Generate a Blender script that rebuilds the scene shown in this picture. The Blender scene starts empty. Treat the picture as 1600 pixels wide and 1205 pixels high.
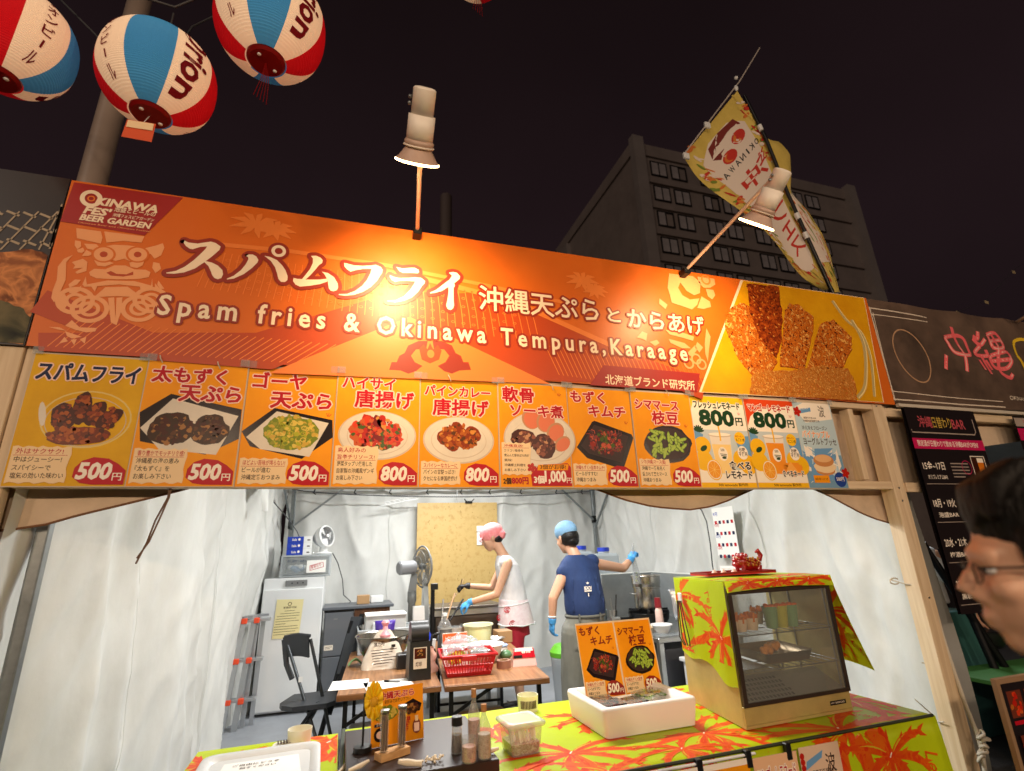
import bpy, bmesh, math, random
from mathutils import Vector, Matrix, noise, Euler
random.seed(7)
PI = math.pi
S = bpy.context.scene
C = S.collection
# -- camera
CH = 1.5
AX = Vector((0.95314711, 0.0608528, 0.29632336))
AY = Vector((-0.30048817, 0.30344193, 0.90422887))
AZ = Vector((-0.03489207, -0.9509048, 0.30751034))
cam_d = bpy.data.cameras.new('camera'); cam = bpy.data.objects.new('camera', cam_d); C.objects.link(cam)
cam.matrix_world = Matrix(((AX[0], -AX[1], -AX[2], 0), (AY[0], -AY[1], -AY[2], 0), (AZ[0], -AZ[1], -AZ[2], CH), (0, 0, 0, 1)))
cam_d.sensor_width = 36; cam_d.lens = 18.045; cam_d.clip_start = 0.02; cam_d.clip_end = 900
cam_d.dof.use_dof = True; cam_d.dof.focus_distance = 2.9; cam_d.dof.aperture_fstop = 2.2
S.camera = cam
def pp(u, v, Y):
 "point of the place at depth Y in the direction measured at photo pixel (u, v)"
 d = Vector((u - 800, v - 602.5, 802))
 y = d.dot(AY)
 return Vector((d.dot(AX) / y * Y, Y, d.dot(AZ) / y * Y + CH))
def pz(u, v, z):
 d = Vector((u - 800, v - 602.5, 802))
 k = (z - CH) / d.dot(AZ)
 return Vector((d.dot(AX) * k, d.dot(AY) * k, z))
# -- night sky, exposure
W = bpy.data.worlds.new('World'); S.world = W; W.use_nodes = True
nt = W.node_tree; nt.nodes.clear()
tc = nt.nodes.new('ShaderNodeTexCoord'); sx = nt.nodes.new('ShaderNodeSeparateXYZ')
rp = nt.nodes.new('ShaderNodeValToRGB'); ns = nt.nodes.new('ShaderNodeTexNoise'); mx = nt.nodes.new('ShaderNodeMixRGB')
bg = nt.nodes.new('ShaderNodeBackground'); wo = nt.nodes.new('ShaderNodeOutputWorld')
nt.links.new(tc.outputs['Generated'], sx.inputs[0]); nt.links.new(sx.outputs['Z'], rp.inputs[0])
rp.color_ramp.elements[0].position = 0.0; rp.color_ramp.elements[0].color = (.0085, .0050, .0055, 1)
rp.color_ramp.elements[1].position = 0.95; rp.color_ramp.elements[1].color = (.0058, .0032, .0034, 1)
e = rp.color_ramp.elements.new(.5); e.color = (.0150, .0082, .0098, 1)
ns.inputs['Scale'].default_value = 3.0; ns.inputs['Detail'].default_value = 3
mx.blend_type = 'MULTIPLY'; mx.inputs[0].default_value = .35
nt.links.new(tc.outputs['Generated'], ns.inputs['Vector'])
nt.links.new(rp.outputs[0], mx.inputs[1]); nt.links.new(ns.outputs[0], mx.inputs[2])
nt.links.new(mx.outputs[0], bg.inputs[0]); nt.links.new(bg.outputs[0], wo.inputs[0])
bg.inputs[1].default_value = 1.15
S.view_settings.view_transform = 'Standard'; S.view_settings.look = 'None'
S.view_settings.exposure = 0; S.view_settings.gamma = 1
try: S.view_settings.use_curve_mapping = False
except Exception: pass
S.render.engine = 'CYCLES'
S.cycles.max_bounces = 6; S.cycles.transparent_max_bounces = 12
S.cycles.sample_clamp_indirect = 4; S.cycles.caustics_reflective = False; S.cycles.caustics_refractive = False
# faint warm glow of the festival and the city falling on everything outdoors
sd = bpy.data.lights.new('city_glow', 'SUN'); sd.energy = .30; sd.angle = math.radians(25); sd.color = (1.0, .80, .66)
so = bpy.data.objects.new('city_glow', sd); C.objects.link(so); so.rotation_euler = Vector((.62, .72, -.38)).to_track_quat('-Z', 'Y').to_euler()
def lamp(kind, loc, power, col, size=.1, rot=None, sizey=None, spot=None, blend=.5, name='lamp_light', target=None):
 d = bpy.data.lights.new(name, kind); d.energy = power; d.color = col
 if kind == 'AREA':
  d.size = size
  if sizey: d.shape = 'RECTANGLE'; d.size_y = sizey
 else: d.shadow_soft_size = size
 if kind == 'SPOT': d.spot_size = spot; d.spot_blend = blend
 o = bpy.data.objects.new(name, d); C.objects.link(o); o.location = loc
 if target is not None: o.rotation_euler = (Vector(target) - Vector(loc)).to_track_quat('-Z', 'Y').to_euler()
 elif rot: o.rotation_euler = rot
 return o
# -- materials
def srgb(r, g, b):
 f = lambda c: (c / 255 / 12.92) if c / 255 <= .04045 else ((c / 255 + .055) / 1.055) ** 2.4
 return (f(r), f(g), f(b))
MC = {}
def mat(name, col, rough=.6, metal=0, noise_amt=.0, scale=20, bump=0, bscale=60, col2=None, trans=0, alpha=1, emit=None, estr=0,
  spec=.5, stretch=None, coat=0, sss=0, contrast=None):
 if name in MC: return MC[name]
 if name.split('_')[0] in ('print', 'food', 'poster', 'lantern', 'photo'): spec = .15
 m = bpy.data.materials.new(name); m.use_nodes = True
 n = m.node_tree.nodes; l = m.node_tree.links; b = n['Principled BSDF']
 c = srgb(*col); b.inputs['Base Color'].default_value = (*c, 1)
 b.inputs['Roughness'].default_value = rough; b.inputs['Metallic'].default_value = metal
 b.inputs['Specular IOR Level'].default_value = spec
 if coat: b.inputs['Coat Weight'].default_value = coat; b.inputs['Coat Roughness'].default_value = .12
 if trans: b.inputs['Transmission Weight'].default_value = trans; b.inputs['IOR'].default_value = 1.25
 if alpha < 1: b.inputs['Alpha'].default_value = alpha
 if emit: b.inputs['Emission Color'].default_value = (*srgb(*emit), 1); b.inputs['Emission Strength'].default_value = estr
 if sss: b.inputs['Subsurface Weight'].default_value = sss; b.inputs['Subsurface Scale'].default_value = .01
 t = n.new('ShaderNodeTexCoord'); vec = t.outputs['Object']
 if stretch:
  mp = n.new('ShaderNodeMapping'); mp.inputs['Scale'].default_value = stretch
  l.new(vec, mp.inputs[0]); vec = mp.outputs[0]
 if noise_amt or col2:
  z = n.new('ShaderNodeTexNoise'); z.inputs['Scale'].default_value = scale; z.inputs['Detail'].default_value = 5
  z.inputs['Roughness'].default_value = .65
  l.new(vec, z.inputs['Vector'])
  r = n.new('ShaderNodeValToRGB')
  lo, hi = contrast or (.3, .7)
  r.color_ramp.elements[0].position = lo; r.color_ramp.elements[1].position = hi
  c2 = srgb(*col2) if col2 else tuple(x * (1 - noise_amt) for x in c)
  r.color_ramp.elements[0].color = (*c2, 1); r.color_ramp.elements[1].color = (*c, 1)
  l.new(z.outputs[0], r.inputs[0]); l.new(r.outputs[0], b.inputs['Base Color'])
 if bump:
  z = n.new('ShaderNodeTexNoise'); z.inputs['Scale'].default_value = bscale; z.inputs['Detail'].default_value = 6
  l.new(vec, z.inputs['Vector'])
  bp = n.new('ShaderNodeBump'); bp.inputs['Strength'].default_value = min(1, bump); bp.inputs['Distance'].default_value = .004 * max(1, bump)
  l.new(z.outputs[0], bp.inputs['Height']); l.new(bp.outputs[0], b.inputs['Normal'])
 MC[name] = m
 return m
def crumb(name, cols, scale=60, rough=.4):
 "mottled print colour: voronoi cells with noise through a ramp of colours"
 if name in MC: return MC[name]
 m = bpy.data.materials.new(name); m.use_nodes = True
 n = m.node_tree.nodes; l = m.node_tree.links; b = n['Principled BSDF']; b.inputs['Roughness'].default_value = rough; b.inputs['Specular IOR Level'].default_value = .2
 t = n.new('ShaderNodeTexCoord'); z = n.new('ShaderNodeTexNoise'); z.inputs['Scale'].default_value = scale; z.inputs['Detail'].default_value = 4
 z.inputs['Distortion'].default_value = 1.2
 v = n.new('ShaderNodeTexVoronoi'); v.inputs['Scale'].default_value = scale * 1.3
 a = n.new('ShaderNodeMath'); a.operation = 'MULTIPLY_ADD'; a.inputs[1].default_value = .45
 l.new(t.outputs['Object'], z.inputs['Vector']); l.new(z.outputs[1], v.inputs['Vector'])
 mp = n.new('ShaderNodeMixRGB'); mp.inputs[0].default_value = .08
 l.new(t.outputs['Object'], mp.inputs[1]); l.new(z.outputs[1], mp.inputs[2]); l.new(mp.outputs[0], v.inputs['Vector'])
 l.new(v.outputs['Distance'], a.inputs[0]); l.new(z.outputs[0], a.inputs[2])
 r = n.new('ShaderNodeValToRGB'); k = len(cols)
 el = r.color_ramp.elements
 el[0].position = .42; el[1].position = .92
 for i in range(k - 2): el.new(.42 + .5 * (i + 1) / (k - 1))
 for i, c in enumerate(cols): el[i].color = (*srgb(*c), 1)
 l.new(a.outputs[0], r.inputs[0]); l.new(r.outputs[0], b.inputs['Base Color'])
 MC[name] = m
 return m
def wood(name, c1, c2, axis='X', scale=1.0, rough=.55, bump=.15):
 if name in MC: return MC[name]
 m = bpy.data.materials.new(name); m.use_nodes = True
 n = m.node_tree.nodes; l = m.node_tree.links; b = n['Principled BSDF']; b.inputs['Roughness'].default_value = rough
 t = n.new('ShaderNodeTexCoord'); mp = n.new('ShaderNodeMapping')
 s = {'X': (.8, 14, 14), 'Y': (14, .8, 14), 'Z': (14, 14, .8)}[axis]
 mp.inputs['Scale'].default_value = [a * scale for a in s]
 z = n.new('ShaderNodeTexNoise'); z.inputs['Scale'].default_value = 3; z.inputs['Detail'].default_value = 8; z.inputs['Distortion'].default_value = .6
 r = n.new('ShaderNodeValToRGB'); r.color_ramp.elements[0].position = .33; r.color_ramp.elements[1].position = .66
 r.color_ramp.elements[0].color = (*srgb(*c2), 1); r.color_ramp.elements[1].color = (*srgb(*c1), 1)
 l.new(t.outputs['Object'], mp.inputs[0]); l.new(mp.outputs[0], z.inputs['Vector']); l.new(z.outputs[0], r.inputs[0]); l.new(r.outputs[0], b.inputs['Base Color'])
 bp = n.new('ShaderNodeBump'); bp.inputs['Strength'].default_value = bump; bp.inputs['Distance'].default_value = .002
 l.new(z.outputs[0], bp.inputs['Height']); l.new(bp.outputs[0], b.inputs['Normal'])
 MC[name] = m
 return m
def glassy(name, col=(235, 240, 240), fac=.75, rough=.05):
 "thin clear plastic or glass: see-through, with a fresnel gloss and a little milkiness"
 if name in MC: return MC[name]
 m = bpy.data.materials.new(name); m.use_nodes = True
 n = m.node_tree.nodes; l = m.node_tree.links; n.clear()
 o = n.new('ShaderNodeOutputMaterial'); mx = n.new('ShaderNodeMixShader'); m2 = n.new('ShaderNodeMixShader'); tr = n.new('ShaderNodeBsdfTransparent'); gl = n.new('ShaderNodeBsdfGlossy'); df = n.new('ShaderNodeBsdfDiffuse')
 lw = n.new('ShaderNodeLayerWeight'); lw.inputs[0].default_value = .5; pw = n.new('ShaderNodeMath'); pw.operation = 'POWER'; pw.inputs[1].default_value = 4; fr = n.new('ShaderNodeMath'); fr.operation = 'MULTIPLY_ADD'; fr.inputs[1].default_value = .7; fr.inputs[2].default_value = .07; l.new(lw.outputs['Facing'], pw.inputs[0]); l.new(pw.outputs[0], fr.inputs[0]); gl.inputs['Roughness'].default_value = rough
 tr.inputs[0].default_value = (.94, .95, .95, 1); df.inputs[0].default_value = (*srgb(*col), 1)
 m2.inputs[0].default_value = (1 - fac) * .55
 l.new(tr.outputs[0], m2.inputs[1]); l.new(df.outputs[0], m2.inputs[2])
 l.new(fr.outputs[0], mx.inputs[0]); l.new(m2.outputs[0], mx.inputs[1]); l.new(gl.outputs[0], mx.inputs[2]); l.new(mx.outputs[0], o.inputs[0])
 MC[name] = m
 return m
def thin(m, k=.4):
 "lets light through a thin cloth"
 n = m.node_tree.nodes; l = m.node_tree.links; b = n['Principled BSDF']; o = [x for x in n if x.type == 'OUTPUT_MATERIAL'][0]
 tr = n.new('ShaderNodeBsdfTranslucent'); mx = n.new('ShaderNodeMixShader'); mx.inputs[0].default_value = k
 if b.inputs['Base Color'].links: l.new(b.inputs['Base Color'].links[0].from_socket, tr.inputs[0])
 else: tr.inputs[0].default_value = b.inputs['Base Color'].default_value
 l.new(b.outputs[0], mx.inputs[1]); l.new(tr.outputs[0], mx.inputs[2]); l.new(mx.outputs[0], o.inputs[0]); return m
# -- mesh builder
class MB:
 def __init__(s, M=None): s.v = []; s.f = []; s.m = []; s.s = []; s.M = M or Matrix()
 def add(s, vs, fs, m, smooth=False, M=None):
  T = s.M @ M if M is not None else s.M
  o = len(s.v); s.v += [T @ Vector(p) for p in vs]
  for f in fs: s.f.append([o + i for i in f]); s.m.append(m); s.s.append(smooth)
  return s
 def box(s, x0, x1, y0, y1, z0, z1, m, bev=0, M=None):
  vs = [(x, y, z) for x in (x0, x1) for y in (y0, y1) for z in (z0, z1)]
  fs = [(0, 1, 3, 2), (4, 6, 7, 5), (0, 4, 5, 1), (2, 3, 7, 6), (0, 2, 6, 4), (1, 5, 7, 3)]
  if bev:
   b = bmesh.new(); bv = [b.verts.new(p) for p in vs]
   for f in fs: b.faces.new([bv[i] for i in f])
   bmesh.ops.bevel(b, geom=list(b.edges), offset=bev, segments=2 if bev > .004 else 1, affect='EDGES', profile=.5)
   b.verts.index_update(); vs = [tuple(v.co) for v in b.verts]; fs = [[v.index for v in f.verts] for f in b.faces]; b.free()
  return s.add(vs, fs, m, False, M)
 def hexa(s, bot, top, m, M=None):
  "prism between two 4-point loops"
  n = len(bot); vs = list(bot) + list(top)
  fs = [list(range(n))[::-1], list(range(n, 2 * n))] + [(i, (i + 1) % n, n + (i + 1) % n, n + i) for i in range(n)]
  return s.add(vs, fs, m, False, M)
 def lathe(s, prof, m, seg=24, M=None, c=(0, 0, 0), sx=1, sy=1, smooth=True, sharp=35, cap=True):
  vs = []; fs = []
  def ring(r, z):
   o = len(vs)
   for i in range(seg):
    a = 2 * PI * i / seg; vs.append((c[0] + r * math.cos(a) * sx, c[1] + r * math.sin(a) * sy, c[2] + z))
   return o
  o = ring(*prof[0]); prev = None; first = o
  for k in range(1, len(prof)):
   d = Vector((prof[k][0] - prof[k - 1][0], prof[k][1] - prof[k - 1][1]))
   if prev is not None and d.length > 1e-7 and prev.length > 1e-7 and math.degrees(d.angle(prev)) > sharp: o = ring(*prof[k - 1])
   p = ring(*prof[k])
   for i in range(seg): j = (i + 1) % seg; fs.append((o + i, o + j, p + j, p + i))
   o = p; prev = d
  if cap:
   if prof[0][0] > 1e-4: fs.append(list(range(first, first + seg))[::-1])
   if prof[-1][0] > 1e-4: fs.append(list(range(o, o + seg)))
  sm = smooth
  T = s.M @ M if M is not None else s.M
  b = len(s.v); s.v += [T @ Vector(p) for p in vs]
  for f in fs: s.f.append([b + i for i in f]); s.m.append(m); s.s.append(sm and len(f) == 4)
  return s
 def ell(s, c, r, m, seg=16, rings=10, M=None):
  prof = [(max(1e-5, math.sin(PI * i / rings)), -math.cos(PI * i / rings)) for i in range(rings + 1)]
  if not hasattr(r, '__len__'): r = (r, r, r)
  T = Matrix.Translation(c) @ Matrix.Diagonal((r[0], r[1], r[2], 1))
  return s.lathe(prof, m, seg, (M @ T) if M is not None else T, cap=False, sharp=180)
 def tube(s, pts, r, m, seg=10, M=None, flat=1, smooth=True, up=None):
  "swept round section; r one radius or one per point; flat squashes the section"
  pts = [Vector(p) for p in pts]; n = len(pts)
  if not hasattr(r, '__len__'): r = [r] * n
  vs = []; fs = []; nrm = None
  for i, p in enumerate(pts):
   t = (pts[min(i + 1, n - 1)] - pts[max(i - 1, 0)]).normalized()
   if nrm is None:
    a = Vector(up) if up else (Vector((0, 0, 1)) if abs(t.z) < .9 else Vector((1, 0, 0)))
    nrm = (a - a.dot(t) * t).normalized()
   else: nrm = (nrm - nrm.dot(t) * t).normalized()
   bt = t.cross(nrm)
   for k in range(seg):
    a = 2 * PI * (k + .5) / seg; vs.append(p + (nrm * math.cos(a) * flat + bt * math.sin(a)) * r[i])
  for i in range(n - 1):
   for k in range(seg): j = (k + 1) % seg; fs.append((i * seg + k, i * seg + j, (i + 1) * seg + j, (i + 1) * seg + k))
  s.add(vs, fs, m, smooth, M)
  s.add(vs[:seg], [list(range(seg))[::-1]], m, False, M); s.add(vs[-seg:], [list(range(seg))], m, False, M)
  return s
 def bar(s, a, b, w, h, m, up=(0, 0, 1)):
  a = Vector(a); b = Vector(b); t = (b - a).normalized(); u = Vector(up); u = (u - u.dot(t) * t).normalized(); x = t.cross(u)
  lp = lambda p: [p + x * w / 2 * i + u * h / 2 * j for i, j in ((-1, -1), (1, -1), (1, 1), (-1, 1))]
  return s.hexa(lp(a), lp(b), m)
 def loft(s, rings, m, seg=16, M=None):
  "rings: (centre, (rx, ry), optional tilt matrix) horizontal ellipses"
  vs = []; fs = []
  for rg in rings:
   c, r = Vector(rg[0]), rg[1]; R = rg[2] if len(rg) > 2 else Matrix.Identity(3)
   for k in range(seg): a = 2 * PI * k / seg; vs.append(c + R @ Vector((math.cos(a) * r[0], math.sin(a) * r[1], 0)))
  n = len(rings)
  for i in range(n - 1):
   for k in range(seg): j = (k + 1) % seg; fs.append((i * seg + k, i * seg + j, (i + 1) * seg + j, (i + 1) * seg + k))
  fs.append(list(range(seg))[::-1]); fs.append(list(range((n - 1) * seg, n * seg)))
  return s.add(vs, fs, m, True, M)
 def grid(s, fn, nu, nv, m, smooth=True, thick=0, M=None):
  vs = [Vector(fn(i / nu, j / nv)) for j in range(nv + 1) for i in range(nu + 1)]
  fs = [(j * (nu + 1) + i, j * (nu + 1) + i + 1, (j + 1) * (nu + 1) + i + 1, (j + 1) * (nu + 1) + i) for j in range(nv) for i in range(nu)]
  return s.add(vs, fs, m, smooth, M)
 def mesh(s, name):
  mats = []
  for m in s.m:
   if m not in mats: mats.append(m)
  me = bpy.data.meshes.new(name); me.from_pydata([tuple(p) for p in s.v], [], s.f)
  for m in mats: me.materials.append(m)
  ix = {m.name: i for i, m in enumerate(mats)}
  me.polygons.foreach_set('material_index', [ix[m.name] for m in s.m]); me.polygons.foreach_set('use_smooth', s.s)
  me.update(); return me
 def obj(s, name, parent=None, origin=None):
  if parent is not None:
   I = parent_matrix(parent).inverted(); s.v = [I @ p for p in s.v]
   me = s.mesh(name); o = bpy.data.objects.new(name, me); C.objects.link(o); o.parent = parent
  else:
   if origin is None:
    xs = [p.x for p in s.v]; ys = [p.y for p in s.v]; zs = [p.z for p in s.v]
    origin = Vector(((min(xs) + max(xs)) / 2, (min(ys) + max(ys)) / 2, min(zs)))
   s.v = [p - Vector(origin) for p in s.v]
   me = s.mesh(name); o = bpy.data.objects.new(name, me); C.objects.link(o); o.location = origin
  return o
def parent_matrix(o):
 M = Matrix.Translation(o.location) @ o.rotation_euler.to_matrix().to_4x4()
 return parent_matrix(o.parent) @ M if o.parent else M
def tag(o, label, cat, group=None):
 o['label'] = label; o['category'] = cat
 if group: o['group'] = group
 return o
def thing(name, label, cat, loc=(0, 0, 0), rotz=0, group=None):
 o = bpy.data.objects.new(name, None); C.objects.link(o); o.empty_display_size = .1
 o.location = loc; o.rotation_euler = (0, 0, rotz)
 return tag(o, label, cat, group)
def struct(mb, name):
 o = mb.obj(name); o['kind'] = 'structure'; return o
def copy_tree(o, parent=None):
 c = o.copy(); C.objects.link(c)
 if parent is not None: c.parent = parent
 for ch in list(o.children): copy_tree(ch, c)
 return c
def organic(mb, name, parent, voxel, smooth_it=3, origin=None):
 "joins the overlapping solids of a builder into one continuous smooth surface"
 o = mb.obj(name, parent, origin)
 r = o.modifiers.new('r', 'REMESH'); r.mode = 'VOXEL'; r.voxel_size = voxel; r.use_smooth_shade = True
 q = o.modifiers.new('s', 'SMOOTH'); q.iterations = smooth_it; q.factor = .5
 dg = bpy.context.evaluated_depsgraph_get(); me = bpy.data.meshes.new_from_object(o.evaluated_get(dg))
 m = o.data.materials[0] if o.data.materials else None
 o.modifiers.clear(); o.data = me; me.name = name
 if m and not me.materials: me.materials.append(m)
 for p in me.polygons: p.use_smooth = True; p.material_index = 0
 return o
# -- flat print
TXT = {}
def glyphs(s, bold=0, shear=0, sp=1.0):
 k = (s, bold, shear, sp)
 if k in TXT: return TXT[k]
 cu = bpy.data.curves.new('t', 'FONT'); cu.body = s; cu.size = 1; cu.offset = bold; cu.resolution_u = 2; cu.shear = shear
 cu.space_character = sp; cu.fill_mode = 'FRONT'
 o = bpy.data.objects.new('t', cu); C.objects.link(o)
 dg = bpy.context.evaluated_depsgraph_get(); me = bpy.data.meshes.new_from_object(o.evaluated_get(dg))
 vs = [(v.co.x, v.co.y) for v in me.vertices]; fs = [list(p.vertices) for p in me.polygons]
 bpy.data.objects.remove(o); bpy.data.curves.remove(cu); bpy.data.meshes.remove(me)
 if not vs: vs = [(0, 0)]; fs = []
 x0 = min(v[0] for v in vs); x1 = max(v[0] for v in vs); y0 = min(v[1] for v in vs); y1 = max(v[1] for v in vs)
 TXT[k] = (vs, fs, x0, x1, y0, y1); return TXT[k]
class Print:
 "layers of flat ink on a plane; each layer a hair above the one below"
 def __init__(s, O, ex, ey, n, fn=None, step=1.6e-5):
  s.O = Vector(O); s.ex = Vector(ex).normalized(); s.ey = Vector(ey).normalized(); s.n = Vector(n).normalized(); s.l = 0; s.mb = MB(); s.fn = fn; s.step = step
 def P(s, x, y, l):
  if s.fn: return s.fn(x, y, l * s.step)
  return s.O + s.ex * x + s.ey * y + s.n * l * s.step
 def up(s, k=1): s.l += k
 def poly(s, pts, m, up=1):
  s.l += up; s.mb.add([s.P(x, y, s.l) for x, y in pts], [list(range(len(pts)))], m); return s
 def rect(s, x0, y0, x1, y1, m, up=1): return s.poly([(x0, y0), (x1, y0), (x1, y1), (x0, y1)], m, up)
 def ellipse(s, cx, cy, rx, ry, m, n=24, rot=0, up=1, wob=0, seed=0):
  c, q = math.cos(rot), math.sin(rot); rnd = random.Random(seed); P = []
  for i in range(n):
   a = 2 * PI * i / n; k = 1 + (rnd.random() - .5) * wob; x, y = rx * math.cos(a) * k, ry * math.sin(a) * k
   P.append((cx + x * c - y * q, cy + x * q + y * c))
  return s.poly(P, m, up)
 def ring(s, cx, cy, rx, ry, w, m, n=28, rot=0):
  s.l += 1; c, q = math.cos(rot), math.sin(rot); vs = []
  for i in range(n):
   a = 2 * PI * i / n
   for r in (1, -1):
    x, y = (rx + w / 2 * r) * math.cos(a), (ry + w / 2 * r) * math.sin(a); vs.append(s.P(cx + x * c - y * q, cy + x * q + y * c, s.l))
  s.mb.add(vs, [(2 * i, 2 * ((i + 1) % n), 2 * ((i + 1) % n) + 1, 2 * i + 1) for i in range(n)], m); return s
 def stroke(s, pts, w, m, up=1, closed=False):
  s.l += up; n = len(pts); vs = []
  if not hasattr(w, '__len__'): w = [w] * n
  for i, (x, y) in enumerate(pts):
   a = pts[(i - 1) % n if closed else max(i - 1, 0)]; b = pts[(i + 1) % n if closed else min(i + 1, n - 1)]
   dx, dy = b[0] - a[0], b[1] - a[1]; L = math.hypot(dx, dy) or 1; nx, ny = -dy / L, dx / L
   vs += [s.P(x + nx * w[i] / 2, y + ny * w[i] / 2, s.l), s.P(x - nx * w[i] / 2, y - ny * w[i] / 2, s.l)]
  fs = [(2 * i, 2 * i + 1, 2 * i + 3, 2 * i + 2) for i in range(n - 1)]
  if closed: fs.append((2 * n - 2, 2 * n - 1, 1, 0))
  s.mb.add(vs, fs, m); return s
 def rim(s, pts, r, m):
  "thick outline round a closed shape: bevelled quads and discs at its corners"
  n = len(pts); b = s.l; s.l += 1
  for i in range(n):
   (x0, y0), (x1, y1) = pts[i], pts[(i + 1) % n]; L = math.hypot(x1 - x0, y1 - y0) or 1
   nx, ny = -(y1 - y0) / L * r, (x1 - x0) / L * r; k = s.l + (i % 7) * .12
   s.mb.add([s.P(x0 + nx, y0 + ny, k), s.P(x0 - nx, y0 - ny, k), s.P(x1 - nx, y1 - ny, k), s.P(x1 + nx, y1 + ny, k)], [(0, 1, 2, 3)], m)
   s.mb.add([s.P(x0 + r * math.cos(a * PI / 5), y0 + r * math.sin(a * PI / 5), k + .06) for a in range(10)], [list(range(10))], m)
  s.l = s.l + 1
  return s
 def text(s, t, x, y, h, m, bold=.012, w=None, rot=0, outline=None, ow=.04, shear=0, sp=1.0, anchor='l', up=1, fat=0):
  "h: em size; w: fit to this width; y: bottom of the ink"
  vs, fs, x0, x1, y0, y1 = glyphs(t, bold, shear, sp)
  kx = h if w is None else w / max(1e-6, x1 - x0); c, q = math.cos(rot), math.sin(rot)
  off = {'l': 0, 'c': -(x1 - x0) * kx / 2, 'r': -(x1 - x0) * kx}[anchor]
  def put(dx, dy, mm):
   s.l += up; V = []
   for a, b in vs:
    X = (a - x0) * kx + off + dx; Y = (b - y0) * h + dy; V.append(s.P(x + X * c - Y * q, y + X * q + Y * c, s.l))
   s.mb.add(V, fs, mm)
  if outline:
   k0 = s.l
   for i in range(10):
    a = 2 * PI * i / 10; s.l = k0 + i * .2; put(math.cos(a) * ow * h, math.sin(a) * ow * h, outline)
   s.l = k0 + 3
  if fat:
   k0 = s.l
   for i in range(4): s.l = k0 + i * .2; put(math.cos(PI * (i + .5) / 2) * fat * h, math.sin(PI * (i + .5) / 2) * fat * h, m)
   s.l = k0 + 1
  put(0, 0, m); return s
 def lumps(s, cx, cy, rx, ry, n, r, mats, seed=1, wob=.5):
  rnd = random.Random(seed); l0 = s.l
  for i in range(n):
   s.l = l0 + (i % 26); a = rnd.random() * 2 * PI; k = math.sqrt(rnd.random()); q = r * (.6 + .7 * rnd.random())
   s.ellipse(cx + rx * k * math.cos(a), cy + ry * k * math.sin(a), q, q * (.55 + .45 * rnd.random()), rnd.choice(mats), 9, rnd.random() * PI, .35, wob, rnd.random())
  s.l = l0 + 27; return s
# ================================================================== light of the place
# lit tubes under the tent roof, unseen bulbs added behind the camera for warm ambient light, clamp lamps on the banner
COOL = (.90, .97, 1.0); WARM = (1.0, .70, .42)
# -- common materials
m_asph = mat('asphalt', (62, 60, 60), .9, noise_amt=.4, scale=60, bump=.6, bscale=220)
m_floor = mat('grey_floor_sheet', (150, 155, 162), .55, noise_amt=.18, scale=5, bump=.2, bscale=30)
m_cloth = mat('white_tent_cloth', (218, 220, 217), .62, col2=(200, 201, 196), scale=2.2, bump=1.4, bscale=6, spec=.4, stretch=(1, 1, .6))
m_cloth_out = mat('tan_valance_cloth', (222, 198, 170), .7, noise_amt=.25, scale=5, bump=.5, bscale=12)
m_pine = wood('pale_pine', (230, 208, 176), (212, 186, 150), 'Z', 1.0)
m_pineh = wood('pale_pine_rail', (230, 208, 176), (212, 186, 150), 'X', 1.0)
m_steel = mat('brushed_steel', (190, 192, 192), .32, 1, noise_amt=.12, scale=9)
m_galv = mat('galvanised_pipe', (150, 156, 158), .42, .85, noise_amt=.3, scale=14)
m_dark = mat('black_plastic', (18, 18, 20), .38)
m_darkm = mat('black_metal', (26, 27, 30), .42, .6)
m_white = mat('white_plastic', (228, 230, 230), .35)
m_grey = mat('grey_plastic', (120, 122, 122), .4)
m_red = mat('red_plastic', (196, 34, 40), .35)
m_orangep = mat('orange_plastic', (232, 78, 40), .4)
m_bluep = mat('blue_plastic', (28, 60, 190), .4)
m_green = mat('lime_plastic', (120, 214, 60), .4)
m_clear = glassy('clear_plastic', (232, 238, 240), .72)
m_bottle = glassy('bottle_glass', (206, 212, 206), .55, .04)
m_glass = glassy('clear_glass', (225, 232, 230), .86, .03)
m_paper = mat('white_paper', (236, 236, 232), .7)
m_rope = mat('white_rope', (206, 198, 182), .8, bump=.5, bscale=200)
m_cable = mat('grey_cable', (60, 62, 66), .5)
m_alu = mat('aluminium', (186, 190, 194), .35, .8)
# ================================================================== ground
g = MB(); g.box(-60, 120, -40, 140, -.12, 0, m_asph); struct(g, 'ground')
g = MB(); g.grid(lambda a, b: (-1.05 + 4.5 * a, 2.55 + 4.75 * b, .006 + .004 * math.sin(a * 21) * math.sin(b * 17)), 30, 30, m_floor); struct(g, 'floor')
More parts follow.
